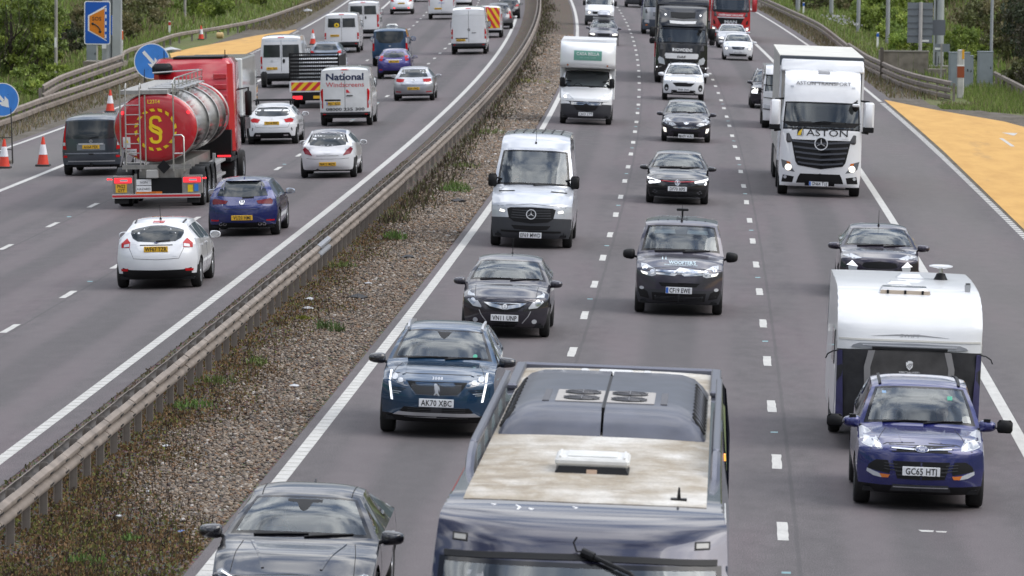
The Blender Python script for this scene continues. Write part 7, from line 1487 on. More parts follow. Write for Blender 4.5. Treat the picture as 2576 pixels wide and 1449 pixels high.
v = vanrear('white van with red and yellow chevron back behind the plain white van', 325.0, -11.95+.4-.75, 4.9, 1.95, 2.05, WHITEP, (.95, 4.0), None, lamps=(.8, 1.5), clad=.5, lampw=.06); chevrons(v, -.82, 0.02, .62, 1.92, 2, lean=.6); chevrons(v, .03, .82, .62, 1.92, 2, lean=-.6)
v = vanrear('white van with a red diamond on its back doors at the top edge', 373.0, -16.4, 5.0, 1.98, 2.0, WHITEP, (.95, 4.0), 'EY15 GHT', lamps=(1.0, 1.6), clad=.42, plx=-.25, plz=.80); v.dec('red_diamond', [(0, 1.3), (.32, 1.6), (0, 1.9), (-.32, 1.6)], REDV); v.text('SERVICES', 0, 1.17, .07, BLUE)
def custom():
    v = Veh('panel_van', 'dark blue van with a white roof sign and wide rear window', 'van', 273.7, -16.27, True, VANS)
    pm = paint('paint_petrol_blue', (.018, .06, .13), .4, .28, .05); L, W, H = 5.0, 1.98, 2.02
    v.shell(W, vansegs(L, H, lip=1.05, cz=1.3, cd=.85, hd=1.6, wz=1.85, hw=W/2, wr=.82), (.95, 4.0), L, pm, belt=[(0, 1.0), (.9, 1.25), (L, 1.25)], sb=[(.2, .93), (.5, .99), (.8, 1), (1.3, .97), (2.0, .86)], wheel=(.34, .22, 'alloy'), sideglass=[(1.0, 1.9), (2, 3.2), (3.3, 4.5)], cladr=.0, tr=.04, dr0=.18, df0=.5, zs=.3)
    v.dec('rear_window', [(0, 1.86), (.72, 1.84), (.74, 1.5), (.55, 1.26), (0, 1.22)], RGLASS, half=True, off=.012); v.dec('tail_lamp', [(.84, .82), (.95, .84), (.90, 1.62), (.84, 1.55)], RED, sym=True, off=.012); v.rect('reversing_lens', .88, 1.38, .07, .3, LENS, sym=True, off=.018); v.disc('badge', 0, 1.08, .07, .03, SILVER); v.line('door_gap', [(-.8, .6), (.8, .6)], .02, HOLE)
    rs = MB().box(-.32, .32, v.yy(2.0), v.yy(1.75), H+.0, H+.16, b=.05, tx=.06).build('roof_sign', mat('sign_white', (.75, .75, .72), .4), v.root, 30); vv, ff = textmesh('TAXI', .09, bold=.02); MB().add([(a, v.yy(2.0)-.012, H+.035+b_) for a, b_ in vv], ff).build('lettering', INK, rs, 0, recalc=False)
    v.mirrors(1.15, 1.35, pm, (.14, .1, .13), .18); v.cabin(.85, 1.25, rear=2.8)
custom()
def smallrear(name, label, Y, o, L, W, H, pm, plate=None, **k):
    v = Veh(name, label, 'car', Y, o, True, CARS)
    v.shell(W, carsegs(L, H, wr=W*.335, **k), (.9, L-.82), L, pm, belt=[(0, .82), (1.1, H*.64), (L, H*.7)], wheel=(.33, .21, 'alloy'), sideglass=[(1.3, 2.2), (2.3, 3.2)], cladr=.42, cladm=BLACK, tr=.12, dr0=.5, rglass=False)
    v.dec('rear_window', [(0, H*.93), (W*.27, H*.92), (W*.35, H*.72), (0, H*.70)], RGLASS, half=True, off=.012); v.dec('tail_lamp', [(W*.30, H*.58), (W*.45, H*.60), (W*.44, H*.70), (W*.36, H*.68)], RED, sym=True, off=.012); v.mirrors(1.3, H*.66, pm, (.12, .09, .08), .14); v.cabin(1.1, .98, rear=2.9)
    if plate: v.plate(plate, .85)
    return v
v = smallrear('suv_car', 'white compact SUV at the top edge on the left carriageway', 389.4, -19.81, 4.3, 1.8, 1.66, WHITEP, 'YF65 LPO', gz=1.15, lip=.9, cz=1.1); v.rect('skid_plate', 0, .5, .9, .14, SILVER, off=.015); v.rect('fog_lamp', .55, .5, .14, .08, REDLIT, sym=True, off=.014)
v = smallrear('pickup_truck', 'dark silver pickup ahead of the chevron striped van', 345, -11.9, 5.0, 1.88, 1.75, paint('paint_gunmetal', (.16, .165, .18), .6, .3), gz=1.15, lip=.95, cz=1.15); v.rect('tail_lamp', .82, .9, .14, .35, RED, sym=True, off=.02); v.rect('load_cover', 0, 1.33, 1.4, .5, PRIV, off=.02)
smallrear('hatchback', 'small dark car ahead of the pickup by the median line', 372, -11.6, 4.3, 1.8, 1.5, paint('paint_black', (.010, .010, .014)))
smallrear('hatchback', 'dark car at the top edge left of the diamond van', 430, -19.0, 4.3, 1.8, 1.5, paint('paint_black', (.010, .010, .014)))
smallrear('hatchback', 'white car at the top edge right of the diamond van', 408, -15.6, 4.3, 1.8, 1.5, WHITEP)
smallrear('estate_car', 'silver blue car tucked between the lettered minibus and tipper lorry', 268, -19.4, 4.5, 1.82, 1.5, paint('paint_ice_blue', (.12, .15, .2), .5, .3))
def dropside():
    v = Veh('tipper_lorry', 'dropside lorry with black mesh sides and red yellow tailboard', 'lorry', 218.0, -16.75, True, TRKS); v.off = 0
    wp = WHITEP; b = MB(); y0 = -1.15
    MB().box(-1.05, 1.05, y0, y0+.06, .70, 1.17).build('tailboard', wp, v.root, 0)
    class F: pass
    v.bv = [(-1.05, y0, .6), (1.05, y0, .6), (1.05, y0, 1.3), (-1.05, y0, 1.3)]; v.bf = [(0, 1, 2, 3)]; v.bvh = BVHTree.FromPolygons([Vector(q) for q in v.bv], v.bf); v.rows = np.array([[0, 1.4]]); v.L = 1.15; v.W = 2.1
    chevrons(v, -.98, .98, .76, 1.12, 5, lean=1.0)
    MB().box(-1.05, 1.05, y0+.06, 4.0, .68, .78).build('load_bed', TRIM, v.root, 0)
    for sg in (1, -1): MB().box(sg*1.04-.02, sg*1.04+.02, y0+.05, 4.0, .78, 1.17).build('dropside_panel', wp, v.root, 0)
    fr = MB()
    for sg in (1, -1): fr.box(sg*1.03-.03, sg*1.03+.03, y0+.0, y0+.06, 1.17, 2.36)
    fr.box(-1.06, 1.06, y0, y0+.06, 2.30, 2.36); fr.build('cage_frame', BLACK, v.root, 0)
    for k in range(7):
        MB().box(-1.0, 1.0, y0+.01, y0+.04, 1.20+.157*k, 1.30+.157*k).build('mesh_slat', BLACK, v.root, 0)
    ms = MB()
    for k in range(7):
        for q in range(24): ms.box(-.98+.083*q, -.955+.083*q, y0+.005, y0+.03, 1.30+.157*k, 1.357+.157*k)
    ms.build('mesh_bars', BLACK, v.root, 0)['kind'] = 'stuff'
    for sg in (1, -1): MB().box(sg*1.03-.02, sg*1.03+.02, y0, 4.0, 1.2, 2.2).build('side_mesh', BLACK, v.root, 0)
    MB().box(-.95, .95, y0+.02, y0+.1, .34, .68).build('rear_bar', BLACK, v.root, 0); MB().box(-.4, .4, y0, 5.5, .4, .68).build('chassis', BLACK, v.root, 0)
    for sg in (1, -1): MB().box(sg*.72-.2, sg*.72+.2, y0-.01, y0+.03, .40, .54).build('tail_lamp', REDLIT, v.root, 0)
    MB().box(-.05, .5, y0-.012, y0+.0, .42, .54).build('number_plate', PLY, v.root, 0)
    tm, rm = wheel_meshes(.36, .24, 'van')
    for yy in (0, 3.6):
        for sg in (1, -1): w = link('wheel', tm, v.root); w.location = (sg*.85, yy, .36); w.rotation_euler.z = 0 if sg > 0 else math.pi; link('rim', rm, w)
    MB().box(-1.0, 1.0, 4.1, 5.9, .5, 2.05, b=.12).build('cab', wp, v.root, 40)
dropside()
def whitebox():
    v = Veh('box_lorry', 'white box lorry ahead of the red tanker cab', 'lorry', 185.0, -18.15, True, TRKS); v.off = 0
    wp = paint('paint_box_white', (.6, .61, .6), dirt=.1)
    MB().box(-1.12, 1.12, -1.2, 4.5, 1.0, 3.1, b=.05).build('box_body', wp, v.root, 30); MB().box(-1.0, 1.0, -1.1, 6.0, .5, 1.0).build('chassis', BLACK, v.root, 0); MB().box(-1.05, 1.05, 4.7, 6.3, .6, 2.6, b=.15).build('cab', wp, v.root, 40)
    for sg in (1, -1): MB().box(sg*1.35-.1, sg*1.35+.1, 5.6, 5.75, 1.9, 2.4, b=.04).tube([(sg*1.0, 5.7, 2.2), (sg*1.35, 5.7, 2.2)], .03, 6).build('door_mirror', BLACK, v.root, 40)
    tm, rm = wheel_meshes(.45, .3, 'truck')
    for yy in (0, 4.6):
        for sg in (1, -1): w = link('wheel', tm, v.root); w.location = (sg*.92, yy, .45); w.rotation_euler.z = 0 if sg > 0 else math.pi; link('rim', rm, w)
whitebox()
def tanker():
    v = Veh('tanker_lorry', 'red and polished steel tanker with yellow emblem on its round end', 'lorry', 145.0, -15.97, True, TRKS); v.off = 0
    rp = paint('paint_tanker_red', (.45, .010, .018), 0, .25, .05); mir = mat('polished_steel', (.72, .73, .74), .06, 1); frm = mat('frame_grey', (.30, .29, .27), .45, .6, noise=(5, .2)); ye = mat('emblem_yellow', (.78, .55, .01), .45)
    yb = -1.5; zc, rz, rx = 2.28, .98, 1.17; y1 = 8.6                 # tank: an upright oval drum
    n = 40; rings = [(yb+.02, .02), (yb+.0, .55), (yb+.02, .86), (yb+.06, .965), (yb+.12, 1.0)]
    def oval(y, k, cx=0): return [(rx*k*math.cos(2*math.pi*i/n), y, zc+rz*k*math.sin(2*math.pi*i/n)) for i in range(n)]
    e = MB(); vs = sum([oval(y, k) for y, k in rings], []); e.add(vs, [(a*n+i, a*n+(i+1) % n, (a+1)*n+(i+1) % n, (a+1)*n+i) for a in range(4) for i in range(n)]+[tuple(range(n))]); end = e.build('tank_end', rp, v.root, 60)
    t = MB(); vs = sum([oval(y, k) for y, k in ((yb+.12, 1.0), (yb+.13, .99), (y1-.4, .99), (y1-.1, .97), (y1, .7))], []); t.add(vs, [(a*n+i, a*n+(i+1) % n, (a+1)*n+(i+1) % n, (a+1)*n+i) for a in range(4) for i in range(n)]+[tuple(4*n+i for i in range(n))]); t.build('tank_barrel', mir, v.root, 50)
    for y in (yb+.13, 2.2, 5.2, y1-.35): MB().tube([(rx*1.0*math.cos(2*math.pi*i/n), y, zc+rz*1.0*math.sin(2*math.pi*i/n)) for i in range(n+1)], .022, 5, caps=False).build('tank_band', STEEL, v.root)
    MB().add(sum([oval(y, k) for y, k in ((y1-1.2, 1.0), (y1-.38, 1.0))], []), [(i, (i+1) % n, n+(i+1) % n, n+i) for i in range(n)]).build('red_band', rp, v.root, 60)
    def face(x, z): k = max(0, 1-(((x)/rx)**2+((z-zc)/rz)**2)); return yb+.0+.05*(1-min(1, k*2.2))-.012
    v.bv = end.data.vertices; bm = bmesh.new(); bm.from_mesh(end.data); v.bvh = BVHTree.FromBMesh(bm); bm.free(); v.rows = np.array([[0, 3.3]]); v.L = 1.5; v.W = 2.3
    for k in range(16):                                                # ring of dashes round the emblem
        a0, a1 = 2*math.pi*(k+.2)/16, 2*math.pi*(k+.75)/16; sk = .08
        q = [(.60*math.cos(a0), zc-.06+.60*math.sin(a0)), (.60*math.cos(a1), zc-.06+.60*math.sin(a1)), (.52*math.cos(a1-sk), zc-.06+.52*math.sin(a1-sk)), (.52*math.cos(a0-sk), zc-.06+.52*math.sin(a0-sk))]; v.dec('emblem_dash', q, ye, skirt=.004)
    hook = spline([(.14, .20), (.09, .30), (-.03, .315), (-.13, .25), (-.135, .15), (-.04, .075), (.09, .02), (.15, -.06), (.11, -.135)], .04)
    for sg in (1, -1): v.line('emblem_hook', [(sg*a, zc-.06+sg*b_*1.12) for a, b_ in hook], .085, ye, off=.012, cell=.4)   # the section-sign emblem is two interlocking hooks
    v.text('L2314', -.04, zc+.68, .10, ye, bold=.02)
    for sg in (1, -1): v.disc('marker_lamp', sg*.93, zc+.42, .04, .05, REDLIT, off=.03)
    v.dec('warning_placard', [(-.93, 1.72), (-.93, 2.02), (-.72, 2.02), (-.72, 1.72)], WHT, off=.02); v.dec('warning_triangle', [(-.88, 1.86), (-.77, 1.86), (-.825, 1.98)], ye, off=.03, skirt=.005); v.dec('notice_board', [(-.9, 1.5), (-.55, 1.5), (-.55, 1.68), (-.9, 1.68)], WHT, off=.02); v.text('Overall Length', -.73, 1.61, .035, INK, off=.03); v.text('14.6m', -.73, 1.54, .04, INK, off=.03); v.dec('yellow_notice', [(-.85, 1.25), (-.55, 1.25), (-.55, 1.46), (-.85, 1.46)], ye, off=.02)
    # catwalk, ladder, handrails
    MB().box(-1.0, .35, yb+.0, y1-.8, zc+rz-.04, zc+rz+.07).build('catwalk', mat('catwalk_alloy', (.36, .35, .33), .5, .6, noise=(6, .2)), v.root, 0)
    for k in range(4): d = yb+.8+1.7*k; b = MB(); [b.tube(q, .025, 5) for q in ([(-.25, d, zc+rz+.10), (.75, d, zc+rz+.10)], [(-.25, d+.7, zc+rz+.10), (.75, d+.7, zc+rz+.10)], [(-.25, d, zc+rz+.10), (-.25, d+.7, zc+rz+.10)], [(.75, d, zc+rz+.10), (.75, d+.7, zc+rz+.10)])]; b.box(-.1, .55, d+.1, d+.6, zc+rz-.02, zc+rz+.1); b.build('manlid', STEEL, v.root)
    b = MB()
    for h in (.18, .38): b.tube([(.45, yb+.3, zc+rz+h-.15), (.5, yb+.6, zc+rz+h), (.5, y1-1.5, zc+rz+h), (.45, y1-1.2, zc+rz+h-.2)], .022, 5)
    for k in range(7): b.tube([(.5, yb+.7+k*1.1, zc+rz-.05), (.5, yb+.7+k*1.1, zc+rz+.38)], .018, 5)
    b.tube([(-1.0, y1-1.3, zc+rz+.3), (.4, y1-1.3, zc+rz+.38)], .022, 5); b.build('handrail', STEEL, v.root)
    lad = empty('rear_ladder', None); bpy.data.objects.remove(lad)
    b = MB()
    for x in (-.83, -.43): b.tube([(x, yb+.3, zc+rz+.12), (x, yb+.1, zc+rz+.26), (x, yb-.08, zc+rz+.15), (x, yb-.1, zc+.75), (x-.0, yb-.12, zc+.5), (x, yb-.12, 1.05)], .022, 6)
    for k in range(7): b.tube([(-.83, yb-.12, 1.3+.27*k), (-.43, yb-.12, 1.3+.27*k)], .016, 5)
    b.build('ladder', mat('ladder_steel', (.36, .35, .33), .5, .4), v.root)
    for x, za, zb in ((-.98, 1.5, 3.5), (-.28, 1.05, 3.2), (.52, 1.6, 3.5)): MB().tube([(x, yb-.1, za), (x, yb-.1, zb)], .022, 6).build('stand_pipe', STEEL, v.root)
    MB().tube([(.5, yb-.12, 1.05), (.5, yb-.12, 2.0), (.56, yb-.12, 2.06), (.74, yb-.12, 2.06), (.8, yb-.12, 2.0), (.8, yb-.12, 1.05)], .025, 6).tube([(.5, yb-.12, 1.55), (.8, yb-.12, 1.55)], .02, 5).build('grab_frame', STEEL, v.root)
    # chassis, mudguards, tail panel
    MB().box(-.95, 1.0, yb-.14, yb-.06, 1.12, 1.24).build('rear_crossbar', frm, v.root, 0); MB().box(-.28, .06, yb-.16, yb+.05, .86, 1.1, b=.02).build('valve_box', mat('valve_grey', (.4, .39, .37), .5), v.root, 0)
    MB().add([(.23, yb-.2, .98), (.42, yb-.2, 1.18), (.23, yb-.2, 1.38), (.04, yb-.2, 1.18)], [(0, 1, 2, 3)]).build('hazard_diamond', BLACK, v.root, 0)
    MB().box(-.62, .80, yb-.02, yb+.05, .42, .86).build('tail_panel', BLACK, v.root, 0); MB().box(-.62, -.55, yb-.05, yb+.05, .4, .98).box(.76, .83, yb-.05, yb+.05, .4, .98).build('tail_upright', frm, v.root, 0)
    for sg in (1, -1): MB().box(sg*.98-.26 if sg > 0 else -1.24, 1.28 if sg > 0 else -.66, yb-.04, yb+.3, .42, .92).build('lamp_box', frm, v.root, 0)
    for sg in (1, -1):
        x = 1.0 if sg > 0 else -.95; MB().box(x-.24, x+.24, yb-.07, yb-.04, .73, .87).build('tail_lamp', REDLIT, v.root, 0); MB().box(x-.08, x+.14, yb-.075, yb-.07, .77, .83).build('lamp_lens', LENS, v.root, 0)
        MB().tube([(sg*1.2, yb+.1, .82), (sg*1.38, yb-.0, .84)], .02, 5).ell((sg*1.38, yb, .84), (.03, .04, .03), 8, 5).build('side_marker', REDLIT, v.root)
    v.bvh = BVHTree.FromPolygons([Vector(q) for q in ((-2, yb-.045, 0), (2, yb-.045, 0), (2, yb-.045, 3), (-2, yb-.045, 3))], [(0, 1, 2, 3)])
    v.plate('PN22', .58, x=-1.0, w=.32, h=.24, two='GYT')
    for tx, z in (('NON', .745), ('HAZARD', .56)): q = v.rect('notice_board', -.36, z+.0, .42, .165, WHT, off=.012); v.text(tx, -.36, z-.035, .065, mat('print_grey', (.08, .08, .085)), off=.02, parent=q)
    q = v.rect('phone_panel', -.22, .435, .74, .09, mat('panel_orange', (.65, .16, .01), .5), off=.012); v.text('0151 489 8108', -.22, .415, .045, mat('print_rust', (.3, .07, .01), .5), off=.02, parent=q)
    v.rect('hazard_label', .95, .56, .14, .2, ye, off=.012); v.rect('blue_label', 1.12, .58, .11, .2, mat('label_blue', (.03, .2, .6), .5), off=.012)
    MB().box(-1.26, 1.24, yb-.10, yb-.05, .30, .42).build('bumper_bar', mat('bar_pale', (.5, .5, .5), .5), v.root, 0); MB().box(-1.25, 1.23, yb-.105, yb-.10, .33, .39).build('red_stripe', REDV, v.root, 0)
    tm, rm = wheel_meshes(.5, .38, 'truck')
    for k, yy in enumerate((0, 1.31, 2.62, 9.6, 12.6)):
        for sg in (1, -1):
            w = link('wheel', tm, v.root); w.location = (sg*1.03, yy, .5); w.rotation_euler.z = 0 if sg > 0 else math.pi; link('rim', rm, w)
            if k < 4:
                b = MB(); pts = [(.60*math.cos(R(a)), .60*math.sin(R(a))) for a in range(-5, 190, 15)]; m = len(pts); vs = [(sg*.82, yy+a, .5+c) for a, c in pts]+[(sg*1.25, yy+a, .5+c) for a, c in pts]
                b.add(vs, [(i, i+1, m+i+1, m+i) for i in range(m-1)]).build('mudguard', BLACK, v.root, 40)
    MB().box(-.5, .5, yb+.1, 9.8, .75, 1.15).build('chassis', frm, v.root, 0); MB().box(-1.2, -.8, yb-.0, yb+.04, .15, .42).box(.85, 1.2, yb-.0, yb+.04, .15, .42).build('mud_flap', RUBBER, v.root, 0)
    MB().box(.9, 1.2, 3.6, 6.6, .55, .62).box(.9, 1.2, 3.6, 6.6, .95, 1.02).box(1.1, 1.18, 3.6, 3.75, .5, 1.3).build('side_guard', mat('guard_alloy', (.55, .55, .55), .4, .6), v.root, 0)
    # tractor unit: red cab seen from behind
    b = MB().box(-1.24, 1.24, 9.4, 11.6, .95, 3.9, b=.16, tx=.05); cab = b.build('cab', rp, v.root, 40); MB().box(-1.2, -.6, 9.0, 9.45, 3.45, 3.78, b=.1).build('side_deflector', BLACK, v.root, 40); MB().box(-.6, .9, 9.5, 11.2, 3.9, 3.96).build('roof_sunvisor', BLACK, v.root, 0)
    for k in range(5): MB().box(.62, 1.02, 9.37, 9.42, 2.0+.32*k, 2.16+.32*k, b=.015).build('cab_press', rp, cab, 0)
    MB().box(-1.15, 1.15, 9.1, 9.5, .9, 1.75).build('battery_box', BLACK, v.root, 0); MB().box(.75, 1.24, 7.9, 10.4, .85, .95).build('rear_wing', BLACK, v.root, 0)
    for x in (-.9, .95): MB().tube([(x, 9.8, 3.9), (x, 9.8, 4.15)], .015, 5).build('aerial', BLACK, v.root)
    for sg in (1, -1):
        mo = MB().box(sg*1.5-.1, sg*1.5+.1, 11.2, 11.35, 2.1, 2.85, b=.04).build('door_mirror', BLACK, v.root, 40); MB().tube([(sg*1.2, 11.3, 2.9), (sg*1.5, 11.3, 2.95), (sg*1.5, 11.3, 2.5)], .03, 6).build('mirror_arm', BLACK, mo); MB().box(sg*1.48-.08, sg*1.48+.08, 11.19, 11.2, 1.7, 2.05).build('mirror_glass', CHROME, mo, 0)
    for sg in (1, -1): MB().box(sg*.95-.2, sg*.95+.2, 8.85, 8.9, .85, 1.0).build('tail_lamp', REDLIT, v.root, 0)
tanker()

# ================================================================== roadside things
def cone(Y, o, h, label, tilt=0):
    t = empty('traffic_cone', Matrix.Translation(P(Y, o)) @ Matrix.Rotation(tilt, 4, 'Y'), label, 'traffic cone', 'cones along the closed shoulder')
    rd = mat('cone_red', (.62, .045, .02), .5, noise=(4, .15)); wb = mat('cone_sleeve', (.70, .69, .72), .4, noise=(5, .12)); s = h/1.0
    MB().box(-.24*s, .24*s, -.24*s, .24*s, 0, .07*s, b=.02).build('base', mat('cone_base', (.035, .032, .03), .8), t)
    r = lambda z: (.20-.165*(z-.06)/.94)*s
    MB().lathe([(r(.06), .06*s), (r(.4), .4*s)], 18).build('body', rd, t); MB().lathe([(r(.4)+.006, .4*s), (r(.74)+.006, .74*s)], 18).build('sleeve', wb, t); MB().lathe([(r(.74), .74*s), (r(1), 1.0*s), (.01, 1.0*s)], 18).build('tip', rd, t)
for a in ((216.2, -25.4, .95, 'cone standing above the slate grey van beside the barrier'), (258.4, -22.72, .92, 'cone right of the white box lorry'), (330.6, -30.95, .92, 'distant cone behind the yellow bay on the left'), (169.6, -22.52, .98, 'cone in front of the left edge line, left of the slate grey van'), (168.6, -23.69, .97, 'cone at the left picture edge under the round blue sign'), (315.7, -22.9, .95, 'distant cone between the two white minibuses')):
    cone(*a)
SIGNB = mat('sign_blue', (.05, .22, .62), .4, noise=(2, .12)); SIGND = mat('sign_deep_blue', (.008, .09, .42), .4); SGREY = mat('sign_back_grey', (.22, .24, .26), .5, .4); SWHITE = mat('sign_white', (.72, .73, .74), .4)
def facing(Y, o, h, yaw=0): return Matrix.Translation(P(Y, o, h)) @ Matrix.Rotation(yaw, 4, 'Z')
def arrowsign(Y, o, zc, r, label, tilt):
    t = empty('arrow_sign', facing(Y, o, 0, .04), label, 'road sign', 'blue keep right signs')
    MB().lathe([(.001, -.012), (r, -.012), (r, .012), (.001, .012)], 40, 'y', (0, 0, zc)).build('sign_rim', SWHITE, t, 30); MB().lathe([(.001, -.014), (r*.95, -.014), (r*.95, -.0125)], 40, 'y', (0, 0, zc)).build('sign_face', SIGNB, t, 30)
    a = [(-.09, .72), (.09, .72), (.09, -.12), (.26, .06), (.26, -.24), (.0, -.62), (-.26, -.24), (-.26, .06), (-.09, -.12)]; c, s_ = math.cos(R(42)), math.sin(R(42))
    MB().poly([((x*c-z*s_)*r*1.0*-1*-1, -.018, zc+(x*s_+z*c)*r) for x, z in a], (0, .003, 0)).build('arrow', SWHITE, t, 0)
    dk = mat('frame_black', (.03, .028, .026), .7); b = MB()
    for sg in (-1, 1): b.tube([(sg*.28, .02, zc+.1), (sg*.36, -.1, 0)], .018, 5).tube([(sg*.28, .02, zc+.1), (sg*.3, .7, 0)], .018, 5)
    b.tube([(-.34, -.08, .5), (.34, -.08, .5)], .015, 5).tube([(-.32, -.05, .9), (.32, -.05, .9)], .015, 5); b.build('frame', dk, t)
    MB().box(-.3, .3, .2, .5, 0, .14, b=.03).build('sandbag', mat('sandbag', (.16, .14, .12), .9), t)
    for q in ((-.3, .2), (.35, .3), (.1, -.05), (-.2, -.45)): MB().lathe([(.001, -.02), (.012, -.02), (.012, -.014)], 8, 'y', (q[0]*r, 0, zc+q[1]*r)).build('bolt', INK, t, 0)
arrowsign(171.5, -24.15, 2.17, .57, 'round blue arrow sign on a frame cut by the left picture edge', 0); arrowsign(205, -22.52, 2.45, .72, 'round blue arrow sign standing behind the tanker', 0)
def sossign():
    t = empty('sos_sign', facing(273, -32.0, 0, .12), 'tall blue sign with orange telephone panel on a post', 'road sign')
    w, z0, z1 = .70, 1.40, 3.72
    def rr(w_, a, b, r, y, th): 
        pts = []
        for cx, cz, a0 in ((w_-r, b-r, 0), (-w_+r, b-r, 90), (-w_+r, a+r, 180), (w_-r, a+r, 270)): pts += [(cx+r*math.cos(R(a0+k*22.5)), y, cz+r*math.sin(R(a0+k*22.5))) for k in range(5)]
        return MB().poly(pts, (0, th, 0))
    rr(w, z0, z1, .12, -.02, .04).build('sign_rim', SWHITE, t, 0); rr(w-.05, z0+.05, z1-.05, .09, -.024, .003).build('sign_face', SIGND, t, 0)
    ZX = lambda x, y: ((x-971)/133*.70, 3.72-(y-15)/430*2.32)
    pan = [ZX(*q) for q in ((890, 165), (1043, 88), (1043, 388), (890, 305))]; MB().poly([(x, -.028, z) for x, z in [ZX(*q) for q in ((876, 158), (1062, 55), (1066, 410), (876, 308))]], (0, .003, 0)).build('panel_edge', SWHITE, t, 0)
    MB().poly([(x, -.0285, z) for x, z in [ZX(*q) for q in ((1045, 75), (1072, 60), (1072, 402), (1045, 392))]], (0, .0004, 0)).build('panel_side', SIGND, t, 0)
    MB().poly([(x, -.032, z) for x, z in pan], (0, .003, 0)).build('orange_panel', mat('sign_orange', (.62, .19, .01), .5), t, 0)
    for k in range(5): x, z = ZX(1057, 100+66*k); MB().box(x-.035, x+.035, -.034, -.03, z-.10, z+.10).build('dash_mark', SWHITE, t, 0)
    v_, f_ = textmesh('SOS', .20, bold=.02); x, z = ZX(965, 208); MB().add([(x+a, -.034, z+b_) for a, b_ in v_], f_).build('lettering', INK, t, 0, recalc=False)
    h = [ZX(*q) for q in ((925, 240), (955, 250), (985, 275), (1000, 300), (1000, 318))]; b = MB().tube([(a, -.036, c) for a, c in h], .035, 6)
    for q in ((925, 240), (1000, 318)): a, c = ZX(*q); b.ell((a, -.036, c), (.075, .02, .075), 10, 6)
    b.build('handset', INK, t)
    MB().box(-.045, .045, .02, .09, -.05, 1.6).build('post', mat('post_cream', (.45, .42, .38), .6, noise=(3, .2)), t, 0)
    MB().box(.72, .80, .5, .54, 1.9, 2.95, b=.02).build('second_sign', SIGND, t, 0); MB().box(.80, .815, .5, .54, 1.88, 2.97).build('second_rim', SWHITE, t, 0)
sossign()
def sosphone(Y, o, h, label, left):
    t = empty('emergency_telephone', facing(Y, o, 0, .1), label, 'emergency telephone', 'emergency telephone posts')
    MB().box(-.16, .16, -.1, .1, -.05, h, b=.04).build('post', mat('phone_cream', (.45, .44, .41), .6, noise=(3, .15)), t, 30); og = mat('sign_orange', (.62, .19, .01))
    if left: MB().box(-.165, .165, -.115, .1, h-.55, h-.08, b=.01).build('phone_panel', mat('phone_orange', (.8, .13, .01), .45), t, 0); MB().tube([(-.04, -.12, h-.2), (.03, -.12, h-.3), (.05, -.12, h-.42)], .02, 5).build('handset', INK, t); MB().box(-.16, .16, -.112, .1, h-.85, h-.62, b=.01).build('white_band', SWHITE, t, 0)
    else: MB().box(-.165, .165, -.105, .105, .95, 1.5).build('brown_band', mat('band_brown', (.27, .06, .02), .5), t, 0); MB().box(-.165, .165, -.106, .106, 1.5, 1.57).build('white_band', SWHITE, t, 0); MB().box(.04, .15, -.108, -.1, 1.85, 2.3).build('phone_label', mat('label_amber', (.7, .35, .02), .5), t, 0)
sosphone(282.5, -31.7, 1.95, 'post with bright orange telephone panel beside the tall blue sign', True); sosphone(247.6, 12.42, 2.3, 'pale post with brown band at the end of the right barrier', False)
CABM = mat('cabinet_grey', (.24, .27, .29), .5, .2, noise=(2, .1)); CONC = mat('concrete', (.20, .175, .145), .9, noise=(2.5, .3, .3)); COLM = mat('column_grey', (.38, .40, .40), .5, .3, noise=(1.2, .1))
def cabinet(Y, o, w, d, h, label):
    t = empty('roadside_cabinet', facing(Y, o, 0, .08), label, 'cabinet', 'grey roadside cabinets'); MB().box(-w/2, w/2, -d/2, d/2, -.05, h).build('body', CABM, t, 0); MB().box(-w/2-.02, w/2+.02, -d/2-.02, d/2+.02, h, h+.05).build('lid', CABM, t, 0)
    MB().box(-w/2+.05, w/2-.05, -d/2-.012, -d/2, .1, h-.08).build('door', CABM, t, 0); MB().box(w/2-.14, w/2-.1, -d/2-.03, -d/2-.01, h*.5, h*.5+.12).build('handle', BLACK, t, 0)
cabinet(258.7, 13.05, 1.02, .6, 1.83, 'wide grey cabinet right behind the banded post'); cabinet(261.6, 13.75, .35, .5, 1.6, 'narrow grey cabinet behind the wide cabinet'); cabinet(266, 14.85, .75, .6, 1.72, 'grey cabinet under the lamp pole on the right'); cabinet(283, -33.3, .6, .6, 1.15, 'grey cabinet left of the sign columns'); cabinet(284, -32.0, .55, .6, 1.4, 'grey cabinet right of the sign columns')
def pole(name, Y, o, r, h, m, label, cat='pole', group=None, extra=None, r1=None):
    t = empty(name, Matrix.Translation(P(Y, o)), label, cat, group); MB().tube([(0, 0, -.3), (0, 0, h)], r, 12, r1=r1 or r*.92).build('shaft', m, t, 40); MB().lathe([(r*1.9, 0), (r*1.9, .06), (r*1.1, .1)], 12).build('base', CONC, t)
    if extra: extra(t)
    return t
WPOST = mat('post_weathered', (.30, .285, .26), .75, noise=(2, .2)); LPOLE = mat('pole_grey', (.33, .345, .36), .55, .3, noise=(1, .1))
def ex_num(t): MB().box(-.05, .05, -.13, -.11, 1.9, 2.6).build('number_strip', SWHITE, t, 0)
pole('lamp_post', 255.5, -32.26, .085, 9, WPOST, 'weathered post rising out of the bushes on the far left', 'post', extra=lambda t: MB().box(-.06, .05, -.1, -.085, 1.75, 2.25).build('number_strip', SWHITE, t, 0))
def ex_gantry(t): MB().box(.30, .75, -.32, .32, 0, 8).build('second_shaft', COLM, t, 0); MB().box(-.25, -.02, -.4, -.36, 1.1, 1.9).build('number_strip', SWHITE, t, 0); MB().box(-1.2, 1.0, -1.0, 1.0, -.4, .42).build('plinth', CONC, t, 0)
